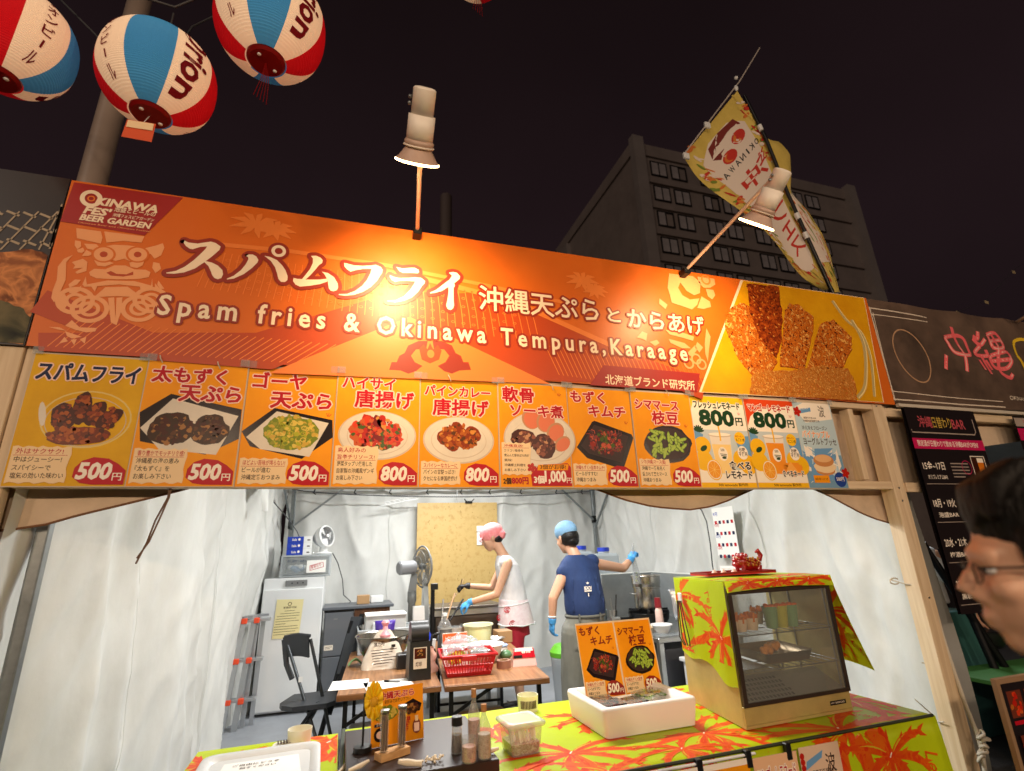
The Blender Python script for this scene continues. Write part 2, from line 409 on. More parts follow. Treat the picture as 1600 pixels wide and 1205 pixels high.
# ================================================================== far building
def building():
 x0, x1, y0, y1, H = 16.75, 35.3, 23.6, 36.6, 27.2
 mw = mat('night_concrete', (176, 160, 150), .85, noise_amt=.25, scale=.6)
 ml = mat('night_concrete_light', (176, 164, 156), .85, noise_amt=.2, scale=.6)
 mfr = mat('window_frame_dark', (40, 36, 36), .6); mpn = mat('window_blind', (214, 204, 200), .5, noise_amt=.3, scale=2)
 t = thing('hotel_building', 'dark flat-roofed multi-storey block with rows of paired windows against night sky', 'building', (26, 30, 0))
 b = MB(); b.box(x0, x1, y0, y1, 0, H - 1.0, mw); b.obj('wall', t)
 r = MB(); r.box(x0 - .12, x1 + .12, y0 - .12, y1 + .1, H - 1.0, H - .1, mw); r.box(x0 + .3, x1 - .3, y0 + .3, y1 - .3, H - .1, H - .02, mw); r.obj('parapet', t)
 for x in (x0, x1):
  p = MB(); p.box(x - .25, x + .55, y0 - .5, y0 - .003, 0, H + .1, ml); p.obj('corner_fin', t)
 p = MB(); p.box(x0 - .35, x0 - .003, y1 - 2.6, y1 - 1.2, 0, H - 1.2, ml); p.obj('side_rib', t)
 zs = [pp(1012, v, y0).z for v in (262, 300, 339, 379)]
 st = (zs[0] - zs[3]) / 3; rows = [zs[0] - st * i for i in range(9)]
 for z in rows:
  q = MB(); q.box(x0 + .56, x1 - .26, y0 - .14, y0 - .003, z - st * .5 - .26, z - st * .5 + .22, mw); q.obj('floor_band', t)
 proto = None; xs = []
 gx = x0 + 1.15
 while gx < x1 - 2.2:
  xs += [gx, gx + 1.55]; gx += 3.85
 for z in rows:
  for x in xs:
   if proto is None:
    f = MB(); f.box(-.62, .62, -.06, .02, -.56, -.49, mfr); f.box(-.62, .62, -.06, .02, .49, .56, mfr)
    for a in (-.62, -.035, .55): f.box(a, a + .07, -.06, .02, -.488, .488, mfr)
    me = f.mesh('window'); g1 = MB(); g1.box(-.55, -.035, -.03, .01, -.488, .488, mpn); mg = g1.mesh('pane')
    proto = (me, mg)
   o = bpy.data.objects.new('window', proto[0]); C.objects.link(o); o.parent = t; o.location = (x + .62 - 26, y0 - .03 - 30, z)
   for s_ in (0, 1):
    if random.random() < .12 and s_: continue
    q = bpy.data.objects.new('pane', proto[1]); C.objects.link(q); q.parent = o; q.location = (.586 * s_, 0, 0)
building()
# slim far pole and the big lamp post behind the banner
p = MB(); a = pp(697, 308, 16); p.tube([(a.x, 16, 0), (a.x, 16, a.z)], .22, mat('dim_pole', (120, 105, 100), .7), 12); p.ell((a.x, 16, a.z), (.22, .22, .12), mat('dim_pole', (0, 0, 0)), 12, 6)
tag(p.obj('street_pole', None), 'slim grey pole rising far behind the orange banner near its middle', 'pole')
p = MB(); ml = mat('painted_post', (168, 150, 138), .4, noise_amt=.15, scale=3)
x = pp(150, 285, 3.6).x
p.lathe([(.19, 0), (.19, .03), (.085, .05), (.085, 3), (.078, 4.9), (.07, 6.8)], ml, 20, c=(x - .02, 3.6, 0))
tag(p.obj('lamp_post'), 'thick pale steel post rising behind the left end of the banner below the lanterns', 'post')
# ================================================================== tent
LX0, LX1, RX0, RX1, YF, YB = -1.16, -.70, 3.46, 3.60, 2.56, 7.22
tent = thing('market_tent', 'white market tent with hooked-up wrinkled cloth walls behind the orange banner', 'tent', (1.2, 4.9, 0))
def fold(s, z, seed, amp=1.0):
 n1 = noise.noise((s * 1.4, z * .22, seed)); n2 = noise.noise((s * 4.4 + z * .5, z * .45, seed + 9)); n3 = noise.noise((s * 7.5 - z * 2.2, z * 3.1, seed + 20))
 hook = .018 * abs(math.sin(s * PI / .62)) * max(0, (z - 1.3))
 r = 1 - abs(noise.noise((s * 1.9 + z * .45, z * .5, seed + 3)))
 n4 = 1 - abs(noise.noise((s * 4.3 - z * 1.7, z * 1.6, seed + 31)))
 return amp * (.085 * n1 + .045 * n2 + .016 * n3 + hook + .075 * r ** 4 + .012 * n4 ** 6)
def wall_left(a, b):
 Y = YF - .1 + (YB - YF + .1) * a; z = 2.42 * (1 - b); X = LX0 + (LX1 - LX0) * a
 return (X - .06 - .20 * math.exp(-((Y - 6.0) / .6) ** 2) * max(0, 1 - z / 1.5) - .04 * math.exp(-((Y - 6.0) / .6) ** 2) + fold(Y, z, 1.0) * (1 if a > .02 else .3) + .10 * (1 - z / 2.4) * math.sin(min(1, a * 3)) * .6, Y, z)
def wall_back(a, b):
 X = LX1 + (RX1 - LX1) * a; z = 2.42 * (1 - b)
 sag = .03 * abs(math.sin(X * PI / .75)) if b < .05 else 0
 return (X, YB + .06 - fold(X, z, 5.0, .8), z - sag)
def wall_right(a, b):
 Y = YB + (YF - .02 - YB) * a; z = 2.42 * (1 - b); X = RX1 + (RX0 - RX1) * a
 return (X + .05 - fold(Y, z, 9.0), Y, z)
g = MB(); g.grid(wall_left, 170, 90, m_cloth); g.obj('side_cloth', tent)
g = MB(); g.grid(wall_back, 150, 80, m_cloth); g.obj('back_cloth', tent)
g = MB(); g.grid(wall_right, 170, 90, m_cloth); g.obj('side_cloth', tent)
def seam(fn, a, dx=(0, 0, 0), w=.004):
 b = MB(); b.tube([Vector(fn(a + .004 * math.sin(k * .7), k / 30)) + Vector(dx) for k in range(31)], w, m_cloth, 5, flat=.4); b.obj('seam', tent)
for a in (.22, .52, .8): seam(wall_left, a, (.012, 0, 0))
for a in (.3, .66): seam(wall_back, a, (0, -.012, 0))
for a in (.35, .72): seam(wall_right, a, (-.012, 0, 0))
g = MB()                                                   # loose overlap flap near the back of the left wall
a0 = pp(340, 768, 5.2);
g.grid(lambda a, b: (-.78 + .03 * math.sin(a * 5) + .06 * a + .05 * b, 5.35 + .55 * a * (1 - .9 * b), 2.36 - .42 * b), 8, 8, m_cloth); g.obj('cloth_flap', tent)
g = MB(); pk = (1.2, 4.9, 3.75)
e_ = [(LX0 - .03, YF - .06, 2.44), (RX0 + .03, YF - .06, 2.44), (RX1 + .02, YB + .03, 2.44), (LX1 - .02, YB + .03, 2.44)]
for i in range(4):
 A, B = Vector(e_[i]), Vector(e_[(i + 1) % 4]); P_ = Vector(pk)
 g.grid(lambda a, b: tuple((A.lerp(B, a)).lerp(P_, b * .995) - Vector((0, 0, .10 * math.sin(PI * b)))), 12, 8, m_cloth)
g.obj('roof_cloth', tent)
# front valance: arched lower edge, hanging behind the menu posters
g = MB()
pts = [(0, 838), (60, 822), (120, 806), (180, 792), (240, 777), (300, 762), (430, 745), (620, 738), (800, 744), (900, 756), (940, 768), (975, 781), (1020, 792), (1075, 797), (1110, 792), (1140, 782), (1165, 770), (1190, 758), (1230, 752), (1262, 762), (1300, 779), (1340, 798), (1375, 813), (1405, 826)]
low = [(pp(u, v, 2.52).x, pp(u, v, 2.52).z) for u, v in pts]; low[0] = (LX0 - .25, low[0][1]); low[-1] = (RX0 + .02, low[-1][1])
def val(a, b):
 f = a * (len(low) - 1); i = min(int(f), len(low) - 2); t = f - i
 x = low[i][0] * (1 - t) + low[i + 1][0] * t; z = low[i][1] * (1 - t) + low[i + 1][1] * t
 return (x, 2.52 - .03 * noise.noise((x * 3, b * 2, 2)) + .02 * math.sin(b * 3), z + (2.44 - z) * b)
g.grid(val, 92, 10, m_cloth_out); g.obj('valance', tent)
g = MB(); g.tube([Vector(val(i / 60, 0)) + Vector((0, -.002, .0)) for i in range(61)], .005, mat('brown_hem', (120, 80, 50), .7), 6); g.obj('valance_hem', tent)
def leg(x, y, h=2.42, dx=0):
 t_ = MB(); t_.box(x - .022, x + .022, y - .022, y + .022, 0, h, m_galv, .004); t_.box(x - .05, x + .05, y - .05, y + .05, 0, .012, m_galv)
 o = t_.obj('leg', tent)
 k = MB(); k.box(x - .032, x + .032, y - .032, y + .032, 1.86, 1.96, m_darkm, .004); k.box(x - .03, x + .03, y - .03, y + .03, h - .08, h, m_darkm, .004); k.obj('bracket', o)
leg(-.62, 7.1); leg(3.52, 7.08); leg(LX0 + .02, 2.6)
t_ = MB(); A = pp(1404, 832, 2.62); B = pp(1490, 1180, 2.62); t_.tube([(B.x, 2.62, 0), (B.x - .0, 2.62, B.z), (A.x, 2.62, A.z), (A.x, 2.62, 2.4)], .035, m_galv, 14); t_.obj('leg', tent)
t_ = MB()
t_.bar((-.62, 7.08, 2.36), (3.52, 7.06, 2.36), .03, .03, m_galv); t_.obj('eave_bar', tent)
for x in (-.2, .75, 1.6, 2.5):
 t_ = MB(); t_.bar((x, 7.05, 2.35), (x + .85, 7.03, 2.62), .018, .03, m_galv); t_.bar((x, 7.03, 2.62), (x + .85, 7.05, 2.35), .018, .03, m_galv); t_.obj('scissor_brace', tent)
def br(a, b, w=.022):
 t_ = MB(); t_.bar(a, b, w, w, m_galv); t_.obj('brace', tent)
br((-.58, 7.05, 1.90), (-.02, 7.03, 2.35)); br((-.58, 7.04, 1.66), (-.60, 7.02, 2.38), .016); br((3.48, 7.03, 1.90), (2.98, 7.02, 2.36)); br((3.49, 7.0, 1.8), (3.72 - .18, 6.5, 2.36)); br((-.6, 7.0, 1.85), (-.68, 6.3, 2.36))
g = MB()                                                  # hooks and cord along the back eave
rnd = random.Random(3); cords = MB()
for i in range(9):
 x = -.4 + i * .46 + rnd.random() * .1
 cords.tube([(x, 7.0, 2.36), (x + .01, 6.98, 2.33), (x - .01, 6.99, 2.29), (x + .02, 7.0, 2.27)], .008, m_darkm, 6)
cords.tube([(-.62 + 4.15 * i / 30, 6.97, 2.33 - .10 * math.sin(PI * i / 30) ** .6) for i in range(31)], .007, m_cable, 6)
cords.obj('eave_cord', tent)
# cords dangling from the valance near the second menu poster
c = MB(); A = pp(246, 772, 2.3)
for k in range(2):
 c.tube([(A.x + .006 * k, 2.44, A.z + .12), (A.x + .004 * k, 2.43, A.z), (A.x - .03 + .012 * k, 2.43, A.z - .09), (A.x - .045 + .006 * k, 2.43, A.z - .17), (A.x - .07, 2.43, A.z - .25 + .02 * k)], .0035, mat('brown_cord', (110, 84, 66), .7), 6)
tag(c.obj('tie_cord'), 'pair of brown cords dangling below the second menu poster from the left', 'cord')
# wall ties on the right leg
for (u1, v1, u2, v2) in ((1395, 842, 1425, 841), (1390, 905, 1425, 914), (1440, 1035, 1492, 1052), (1452, 1122, 1475, 1128)):
 a, b = pp(u1, v1, 2.56), pp(u2, v2, 2.46); c = MB(); c.tube([a, a.lerp(b, .5) + Vector((0, -.01, -.008)), b], .004, m_rope, 6)
 c.obj('tie_string', tent)
c = MB(); a = pp(1394, 906, 2.56); c.tube([a + Vector((.035 * math.cos(t), -.01, .014 * math.sin(t) - .03 * t / 12)) for t in [i * .5 for i in range(14)]], .004, m_rope, 6); c.obj('tie_string', tent)
# ================================================================== timber frame
YT = 2.415
fr = thing('timber_frame', 'pale pine stud frame carrying the banner and the row of menu posters', 'frame', (1.1, YT, 0))
def stud(x0, x1, y0, y1, z0, z1, m=m_pine, nm='post'):
 b = MB(); b.box(x0, x1, y0, y1, z0, z1, m, .003); return b.obj(nm, fr)
stud(3.315, 3.405, YT, YT + .09, 0, 3.12); stud(3.408, 3.445, YT + .02, YT + .10, 0, 3.1)
stud(-1.36, -1.27, YT, YT + .09, 0, 3.12)
stud(-1.265, -1.225, YT + .01, YT + .06, 0, 2.36)
stud(-1.2, 3.31, YT, YT + .04, 2.315, 2.39, m_pineh, 'rail'); stud(-1.2, 3.31, YT, YT + .04, 1.792, 1.84, m_pineh, 'rail')
stud(-1.2, 3.31, YT, YT + .04, 3.05, 3.12, m_pineh, 'rail')
for x in (-.45, .71, 1.86): stud(x - .02, x + .02, YT + .042, YT + .08, 1.80, 3.1, m_pine, 'stud')
stud(3.09, 3.13, YT + .002, YT + .07, 1.85, 2.31, m_pine, 'stud')
stud(3.447, 5.6, YT + .01, YT + .05, 1.775, 1.835, m_pineh, 'rail'); stud(3.447, 5.6, YT + .02, YT + .06, 2.28, 2.34, m_pineh, 'rail')
stud(-2.2, -1.365, YT, YT + .05, 2.28, 2.345, m_pineh, 'rail')
for (x, z) in ((3.36, 1.72), (3.36, 1.80), (3.35, 2.34), (3.37, 1.15)):
 s_ = MB(); s_.lathe([(.006, 0), (.006, .003), (.002, .004)], m_steel, 8, M=Matrix.Translation((x, YT, z)) @ Matrix.Rotation(PI / 2, 4, 'X')); s_.obj('screw', fr)
# ================================================================== banner
YBN = 2.392
def P2(u, v): q = pp(u, v, YBN); return (q.x, q.z)
GB = .42
or1 = mat('banner_orange', (222, 112, 28), .40, spec=.45, col2=(216, 98, 14), scale=1.2, bump=.25, bscale=3)
or2 = mat('banner_orange_dark', (186, 66, 8), GB); or3 = mat('banner_orange_pale', (236, 128, 50), GB); or4 = mat('banner_salmon', (244, 166, 108), GB)
brn = mat('banner_brown', (150, 42, 20), GB); cream = mat('banner_cream', (252, 228, 196), GB); redb = mat('banner_maroon', (164, 34, 30), GB); yel = mat('banner_yellow', (240, 178, 18), .3, col2=(220, 150, 10), scale=3)
crispy = crumb('fried_crumb', [(84, 26, 4), (170, 74, 12), (222, 124, 34), (160, 70, 14), (246, 180, 90)], 30)
crispy2 = crumb('fried_crumb_light', [(90, 34, 6), (166, 84, 20), (210, 136, 50), (170, 90, 24), (236, 180, 96)], 66)
crispyd = crumb('fried_crumb_dark', [(60, 16, 4), (130, 46, 8), (186, 84, 22)], 36)
BX0, BX1, BZ0, BZ1 = -1.255, 3.50, 2.352, 3.152
ban = MB()
def bsh(a, b):
 x = BX0 + (BX1 - BX0) * a; z = BZ0 + (BZ1 - BZ0) * b
 return (x, YBN + .012, z)
ban.box(BX0, BX1, YBN + .002, YBN + .006, BZ0, BZ1, or1)
banner = ban.obj('stall_banner'); tag(banner, 'long orange vinyl banner with white Japanese title and spam fries photo across the stall front', 'banner')
PB = Print((0, YBN, 0), (1, 0, 0), (0, 0, 1), (0, -1, 0))
def bpoly(px, m, up=1): PB.poly([P2(*p) for p in px], m, up)
def clipz(pts): return [(min(max(x, BX0 + .002), BX1 - .002), min(max(z, BZ0 + .002), BZ1 - .002)) for x, z in pts]
# roof ridge bands and tile rows behind the lettering
def band(px, w, m): PB.stroke(clipz([P2(*p) for p in px]), w, m)
band([(60, 470), (250, 545), (420, 560), (620, 480), (760, 470), (900, 530), (1100, 615)], .11, or2)
bpoly([(60, 520), (400, 520), (640, 450), (900, 520), (1120, 600), (900, 597), (60, 548)], or2)
bpoly([(420, 583), (640, 495), (860, 600)], or3)
band([(560, 420), (640, 430), (800, 470), (1000, 560)], .03, or3)
for i in range(46):
 u = 330 + i * 11.0; a, b = P2(u, 392 + i * 1.7), P2(u - 22 + i * .9, 448 + i * 2.0); PB.stroke([a, ((a[0] + b[0]) / 2 + .004, (a[1] + b[1]) / 2), b], .004, or3, 0)
PB.up(1); band([(300, 378), (450, 392), (600, 414), (760, 446), (905, 478)], .022, or3)
for i in range(40):
 u = 95 + i * 12.5; a, b = P2(u + 30, 500 + i * 1.2), P2(u - 22, 545 + i * .9); PB.stroke(clipz([a, b]), .004, or3, 0)
for i in range(36):
 u = 860 + i * 7; a, b = P2(u - 8, 540 + i * .8), P2(u + 14, 586 + i * 1.0); PB.stroke(clipz([a, b]), .004, or3, 0)
for k in range(4):
 for i in range(30):
  u = 340 + i * 16; z = P2(u, 404 + i * 2.6 + k * 13); PB.ring(z[0], z[1], .010, .006, .003, or3, 6); PB.l -= 1
PB.up(1)
for (cx, cy, r) in ((400, 352, 1.0), (430, 360, .8), (910, 440, .9), (930, 455, .7)):      # pale palm silhouettes
 x, z = P2(cx, cy)
 for k in range(9):
  a = k * 2 * PI / 9; PB.stroke(clipz([(x, z), (x + .06 * r * math.cos(a), z + .045 * r * math.sin(a) + .01), (x + .12 * r * math.cos(a), z + .07 * r * math.sin(a))]), [.012, .028, .004], or3, .3)
PB.up(1)
# crest under the middle
for sgn in (-1, 1):
 q = [(672 + sgn * d, v) for d, v in ((4, 533), (18, 533), (34, 540), (40, 552), (48, 556), (52, 566), (60, 566), (64, 578), (46, 579), (34, 584), (22, 580), (12, 572), (24, 566), (30, 556), (22, 546), (6, 545))]
 bpoly(q, brn)
bpoly([(655, 545), (662, 538), (668, 546), (672, 536), (677, 546), (684, 539), (690, 548), (686, 562), (672, 568), (659, 562)], or2); PB.ellipse(*P2(673, 553), .018, .022, or3)
# left corner emblem block
bpoly([(116, 285), (286, 309), (226, 368), (94, 346)], redb)
SH = lambda l: [(60 + x / 5.736, 340 + y / 5.736) for x, y in l]
shisa = [[(340, 95), (560, 125), (575, 180), (560, 235), (430, 205), (345, 185)], [(590, 125), (950, 170), (925, 225), (760, 210), (610, 225)],
 [(330, 205), (380, 215), (385, 260), (350, 285), (325, 250)], [(345, 290), (400, 270), (415, 300), (390, 318), (355, 312)], [(410, 235), (520, 240), (550, 270), (520, 298), (440, 280)], [(390, 345), (430, 290), (490, 325), (450, 345)],
 [(560, 265), (680, 245), (800, 250), (940, 270), (850, 290), (825, 340), (820, 390), (770, 370), (690, 390), (640, 370), (665, 320), (640, 285)],
 [(500, 385), (560, 378), (640, 395), (675, 410), (600, 440), (530, 432)], [(815, 405), (880, 390), (950, 385), (935, 430), (880, 455), (825, 440)],
 [(455, 490), (500, 460), (600, 465), (680, 430), (780, 430), (860, 465), (960, 468), (1005, 490), (990, 535), (900, 552), (700, 555), (520, 545), (465, 520)],
 [(395, 600), (425, 530), (435, 600), (620, 565), (860, 570), (1010, 610), (1020, 545), (1025, 620), (1000, 640), (960, 625), (920, 665), (910, 620), (720, 600), (530, 615), (505, 665), (475, 620), (410, 620)],
 [(510, 705), (600, 625), (800, 620), (910, 700), (850, 712), (700, 705), (560, 712)],
 [(310, 335), (250, 400), (245, 560), (190, 680), (140, 760), (115, 720), (130, 650), (165, 560), (175, 440), (230, 370)],
 [(300, 400), (400, 370), (440, 400), (430, 480), (350, 505), (330, 490), (400, 450), (310, 460), (330, 430)],
 [(270, 600), (330, 555), (380, 560), (350, 600), (280, 630)], [(270, 660), (350, 640), (385, 610), (380, 655), (330, 685), (280, 680)],
 [(235, 680), (275, 760), (235, 820), (175, 780), (200, 720)], [(625, 720), (680, 715), (690, 900), (700, 720), (755, 715), (740, 850), (700, 965), (650, 940)],
 [(240, 970), (300, 920), (370, 985), (525, 990), (510, 1020), (430, 1030), (340, 1010)], [(240, 1020), (390, 1070), (300, 1085), (255, 1060)], [(185, 1130), (235, 1070), (265, 1110)], [(290, 1095), (345, 1090), (320, 1145)], [(370, 1090), (430, 1070), (415, 1130)], [(90, 980), (190, 985), (250, 1015), (180, 1005)],
 [(940, 280), (1060, 250), (1115, 230), (1130, 270), (1100, 340), (1040, 370), (1010, 330), (960, 310)], [(1030, 400), (1085, 410), (1100, 460), (1050, 500), (1020, 450)], [(1075, 565), (1130, 640), (1090, 640), (1065, 600)], [(1045, 590), (1110, 660), (1080, 672), (1045, 640)]]
for q in shisa: bpoly(SH(q), or4, 0)
PB.up(1)
def sring(x, y, rx, ry, w=.010): a = P2(60 + x / 5.736, 340 + y / 5.736); PB.ring(a[0], a[1], rx, ry, w, or4)
for (x, y, r) in ((585, 330, .036), (890, 332, .036)):
 a = P2(60 + x / 5.736, 340 + y / 5.736); PB.ellipse(a[0], a[1], r * 1.25, r * 1.15, or1); PB.ellipse(a[0], a[1], r, r * .95, or4); PB.ellipse(a[0], a[1], r * .4, r * .4, or2)
for (x, y) in ((330, 745), (460, 820), (905, 815), (1010, 740)):
 sring(x, y, .060, .055, .018); sring(x, y, .030, .028, .014)
bpoly(SH([(610, 495), (650, 480), (700, 505), (790, 510), (850, 485), (850, 515), (760, 530), (650, 522)]), or2)
# right shisa
SR = lambda l: [(940 + x / 6.025, 420 + y / 6.025) for x, y in l]
for q in [[(635, 45), (750, 60), (860, 70), (930, 130), (925, 230), (870, 250), (800, 210), (740, 130), (720, 180), (760, 250), (830, 290), (920, 280), (900, 340), (850, 385), (740, 345), (660, 320), (640, 240), (620, 180)], [(900, 75), (1060, 95), (1070, 150), (1020, 180), (960, 180), (915, 130)], [(980, 190), (1050, 200), (1070, 250), (1040, 290), (1000, 260)],
   [(940, 260), (1020, 310), (1030, 360), (960, 380), (900, 370)], [(545, 280), (620, 340), (600, 380), (540, 330)], [(380, 590), (430, 610), (420, 680), (380, 660), (330, 650)], [(450, 690), (520, 670), (545, 700), (500, 730)],
   [(600, 575), (760, 600), (870, 640), (860, 680), (760, 650), (640, 620)], [(630, 660), (780, 700), (840, 750), (760, 750), (650, 700)], [(985, 560), (1025, 640), (1010, 760), (1000, 880), (975, 800), (970, 700)], [(900, 690), (955, 740), (920, 790), (880, 740)], [(800, 800), (880, 720), (900, 760), (850, 830)]]: bpoly(SR(q), or4, 0)
PB.up(1)
for (x, y) in ((980, 105), (890, 850), (940, 900), (820, 890)): a = P2(940 + x / 6.025, 420 + y / 6.025); PB.ring(a[0], a[1], .030, .030, .012, or3 if x == 980 else or4)
# yellow photo panel with the fried fingers
bpoly([(1157, 437.5), (1350.0, 465.5), (1381, 629), (1092, 613)], cream)
bpoly([(1161, 438.5), (1349.5, 466), (1380, 628.5), (1096, 612.5)], yel)
def dens(p, n=6):
 "smooth curve through points"
 o = []
 for i in range(len(p) - 1):
  a, b_, c, d = p[max(i - 1, 0)], p[i], p[i + 1], p[min(i + 2, len(p) - 1)]
  for k in range(n):
   t = k / n; o.append(tuple(.5 * (2 * b_[j] + (c[j] - a[j]) * t + (2 * a[j] - 5 * b_[j] + 4 * c[j] - d[j]) * t * t + (3 * b_[j] - a[j] - 3 * c[j] + d[j]) * t ** 3) for j in (0, 1)))
 return o + [p[-1]]
glas = mat('banner_glass_grey', (196, 176, 120), .2); glas2 = mat('banner_glass_light', (250, 226, 160), .2)
for px, w in (([(1300, 470), (1322, 500), (1345, 520), (1360, 560), (1366, 620)], .022), ([(1330, 500), (1350, 540), (1352, 600), (1340, 622)], .03)):
 band(dens(px, 5), w, glas); band([(a + 2, b) for a, b in dens(px, 5)], w * .3, glas2)
ZC = lambda l: [(1080 + x / 2.619, 400 + y / 2.619) for x, y in l]
def wobble(px, k=1.6, n=5, seed=1):
 r = random.Random(seed); o = []
 for i in range(len(px)):
  a, b = px[i], px[(i + 1) % len(px)]
  for j in range(n): t = j / n; o.append((a[0] + (b[0] - a[0]) * t + (r.random() - .5) * k * 2, a[1] + (b[1] - a[1]) * t + (r.random() - .5) * k * 2))
 return o
fing = [([(135, 290), (150, 220), (200, 190), (240, 205), (265, 280), (300, 350), (350, 430), (330, 470), (250, 490), (190, 420)], crispy), ([(228, 112), (355, 125), (372, 240), (370, 350), (345, 415), (280, 340), (240, 230)], crispyd), ([(380, 230), (400, 195), (440, 200), (500, 250), (495, 310), (470, 420), (460, 465), (360, 450), (370, 350)], crispy), ([(505, 350), (530, 275), (580, 262), (655, 330), (655, 380), (620, 450), (540, 470), (475, 460)], crispy), ([(245, 500), (270, 465), (400, 470), (540, 450), (640, 460), (672, 520), (676, 590), (240, 570)], crispy2)]
for i, (q, m) in enumerate(fing):
 w = wobble(ZC(q), 1.2, 5, i)
 PB.poly(clipz([P2(a + .6, b + 1.5) for a, b in w]), crispyd)
 PB.poly(clipz([P2(*p) for p in w]), m)
 xs = [p[0] for p in ZC(q)]; ys = [p[1] for p in ZC(q)]
rr = random.Random(5)
def inside(p, q):
 c = False
 for i in range(len(q)):
  a, b = q[i], q[i - 1]
  if (a[1] > p[1]) != (b[1] > p[1]) and p[0] < (b[0] - a[0]) * (p[1] - a[1]) / (b[1] - a[1]) + a[0]: c = not c
 return c
fl = [mat('flake_%d' % i, c, .3) for i, c in enumerate([(120, 44, 8), (196, 100, 24), (232, 156, 66), (90, 28, 6), (214, 122, 36)])]
fl = [mat(n, c, .3) for n, c in (('crust_brown', (120, 44, 8)), ('crust_amber', (196, 100, 24)), ('crust_gold', (236, 162, 76)), ('crust_umber', (84, 24, 6)), ('crust_orange', (214, 122, 36)))]
for i, (q, m) in enumerate(fing):
 Q = ZC(q); xs = [p[0] for p in Q]; ys = [p[1] for p in Q]
 L0_ = PB.l
 for k in range(150):
  PB.l = L0_ + k % 12
  p = (rr.uniform(min(xs), max(xs)), rr.uniform(min(ys), max(ys)))
  if inside(p, Q): a = P2(*p); PB.ellipse(a[0], min(max(a[1], BZ0 + .01), BZ1 - .01), rr.uniform(.004, .011), rr.uniform(.003, .007), rr.choice(fl[1:3] + [fl[4]] if i == 4 else fl), 6, rr.random() * 3, 1, .6, k)
 PB.l = L0_ + 13
# lettering
Z1 = lambda l: [P2(250 + x / 6.4, 360 + y / 6.4) for x, y in l]
Z2 = lambda l: [P2(500 + x / 6.4, 380 + y / 6.4) for x, y in l]
kata = [Z1([(245, 105), (290, 125), (380, 135), (510, 115), (560, 130), (608, 165), (595, 200), (520, 265), (460, 310), (520, 325), (580, 355), (625, 400), (632, 440), (615, 480), (580, 492), (545, 480), (522, 450), (508, 410), (485, 360), (445, 322), (350, 385), (240, 425), (140, 437), (65, 433), (65, 425), (160, 408), (250, 365), (340, 300), (410, 235), (455, 190), (472, 163), (400, 170), (330, 192), (300, 188), (260, 160), (240, 130)]),
 Z1([(860, 260), (890, 243), (930, 245), (965, 265), (985, 300), (975, 325), (920, 380), (840, 440), (740, 485), (670, 495), (670, 485), (740, 455), (810, 400), (860, 340), (885, 290), (880, 270)]),
 Z1([(1042, 258), (1100, 268), (1170, 300), (1220, 350), (1255, 400), (1277, 460), (1275, 500), (1250, 520), (1210, 518), (1185, 490), (1170, 430), (1150, 370), (1110, 310), (1060, 270)]),
 Z1([(1510, 258), (1560, 256), (1605, 275), (1627, 300), (1622, 330), (1590, 350), (1550, 400), (1500, 455), (1455, 495), (1600, 495), (1675, 485), (1680, 512), (1600, 540), (1500, 557), (1400, 565), (1355, 545), (1330, 510), (1335, 478), (1375, 488), (1420, 490), (1450, 455), (1500, 390), (1528, 330), (1530, 285)]),
 Z1([(1620, 416), (1680, 430), (1740, 470), (1775, 530), (1782, 570), (1770, 600), (1735, 612), (1705, 605), (1688, 580), (1680, 520), (1662, 470), (1640, 435)]),
 Z2([(240, 200), (270, 205), (340, 225), (430, 230), (515, 225), (560, 220), (605, 240), (628, 270), (620, 300), (600, 330), (570, 380), (510, 440), (430, 490), (340, 520), (250, 528), (187, 520), (187, 512), (270, 510), (350, 480), (420, 430), (470, 370), (505, 300), (515, 260), (430, 260), (350, 275), (305, 288), (270, 265), (245, 235)]),
 Z2([(762, 240), (820, 255), (900, 250), (950, 250), (985, 270), (990, 295), (975, 303), (900, 300), (830, 300), (795, 285)]),
 Z2([(700, 322), (740, 340), (800, 352), (880, 350), (950, 343), (1010, 350), (1050, 380), (1045, 405), (1020, 430), (980, 490), (920, 545), (840, 580), (750, 595), (670, 585), (670, 578), (760, 570), (840, 530), (900, 470), (940, 410), (950, 385), (880, 380), (800, 380), (750, 390), (715, 370), (695, 335)]),
 Z2([(1290, 298), (1330, 290), (1370, 300), (1400, 335), (1395, 360), (1340, 405), (1350, 425), (1335, 450), (1335, 560), (1340, 620), (1330, 655), (1305, 672), (1275, 660), (1260, 625), (1275, 560), (1285, 480), (1283, 440), (1220, 480), (1150, 500), (1100, 505), (1100, 495), (1160, 470), (1230, 415), (1290, 370), (1320, 330)])]
for q in kata: PB.rim(q, .019, brn); PB.poly(q, brn, 0)
rc = Z1([(1188, 210)])[0]; PB.ellipse(rc[0], rc[1], .047, .047, brn)
PB.up(2)
for q in kata: PB.poly(q, cream, 0)
PB.ring(rc[0], rc[1], .025, .025, .015, cream)
def btext(t, u0, v0, u1, v1, h, m, **k):
 a, b = P2(u0, v0), P2(u1, v1); PB.text(t, a[0], a[1], h, m, w=b[0] - a[0], rot=0, **k)
btext('沖縄天ぷら', 748, 484, 936, 500, .155, cream, bold=.014, outline=brn, ow=.075)
btext('と', 950, 502, 970, 503, .10, cream, bold=.014, outline=brn, ow=.09)
btext('からあげ', 982, 512, 1102, 520, .135, cream, bold=.014, outline=brn, ow=.075)
a, b = P2(245, 488), P2(1075, 563)
base = P2(410, 506)[1]
PB.text('Spam fries & Okinawa Tempura,Karaage', a[0], base - .032, .135, cream, bold=.022, w=b[0] - a[0], outline=brn, ow=.085, sp=1.45)
bpoly([(943, 571), (1093, 584), (1089, 612.5), (921, 602)], redb)
btext('北海道ブランド研究所', 946, 601, 1086, 608, .062, cream, bold=.016)
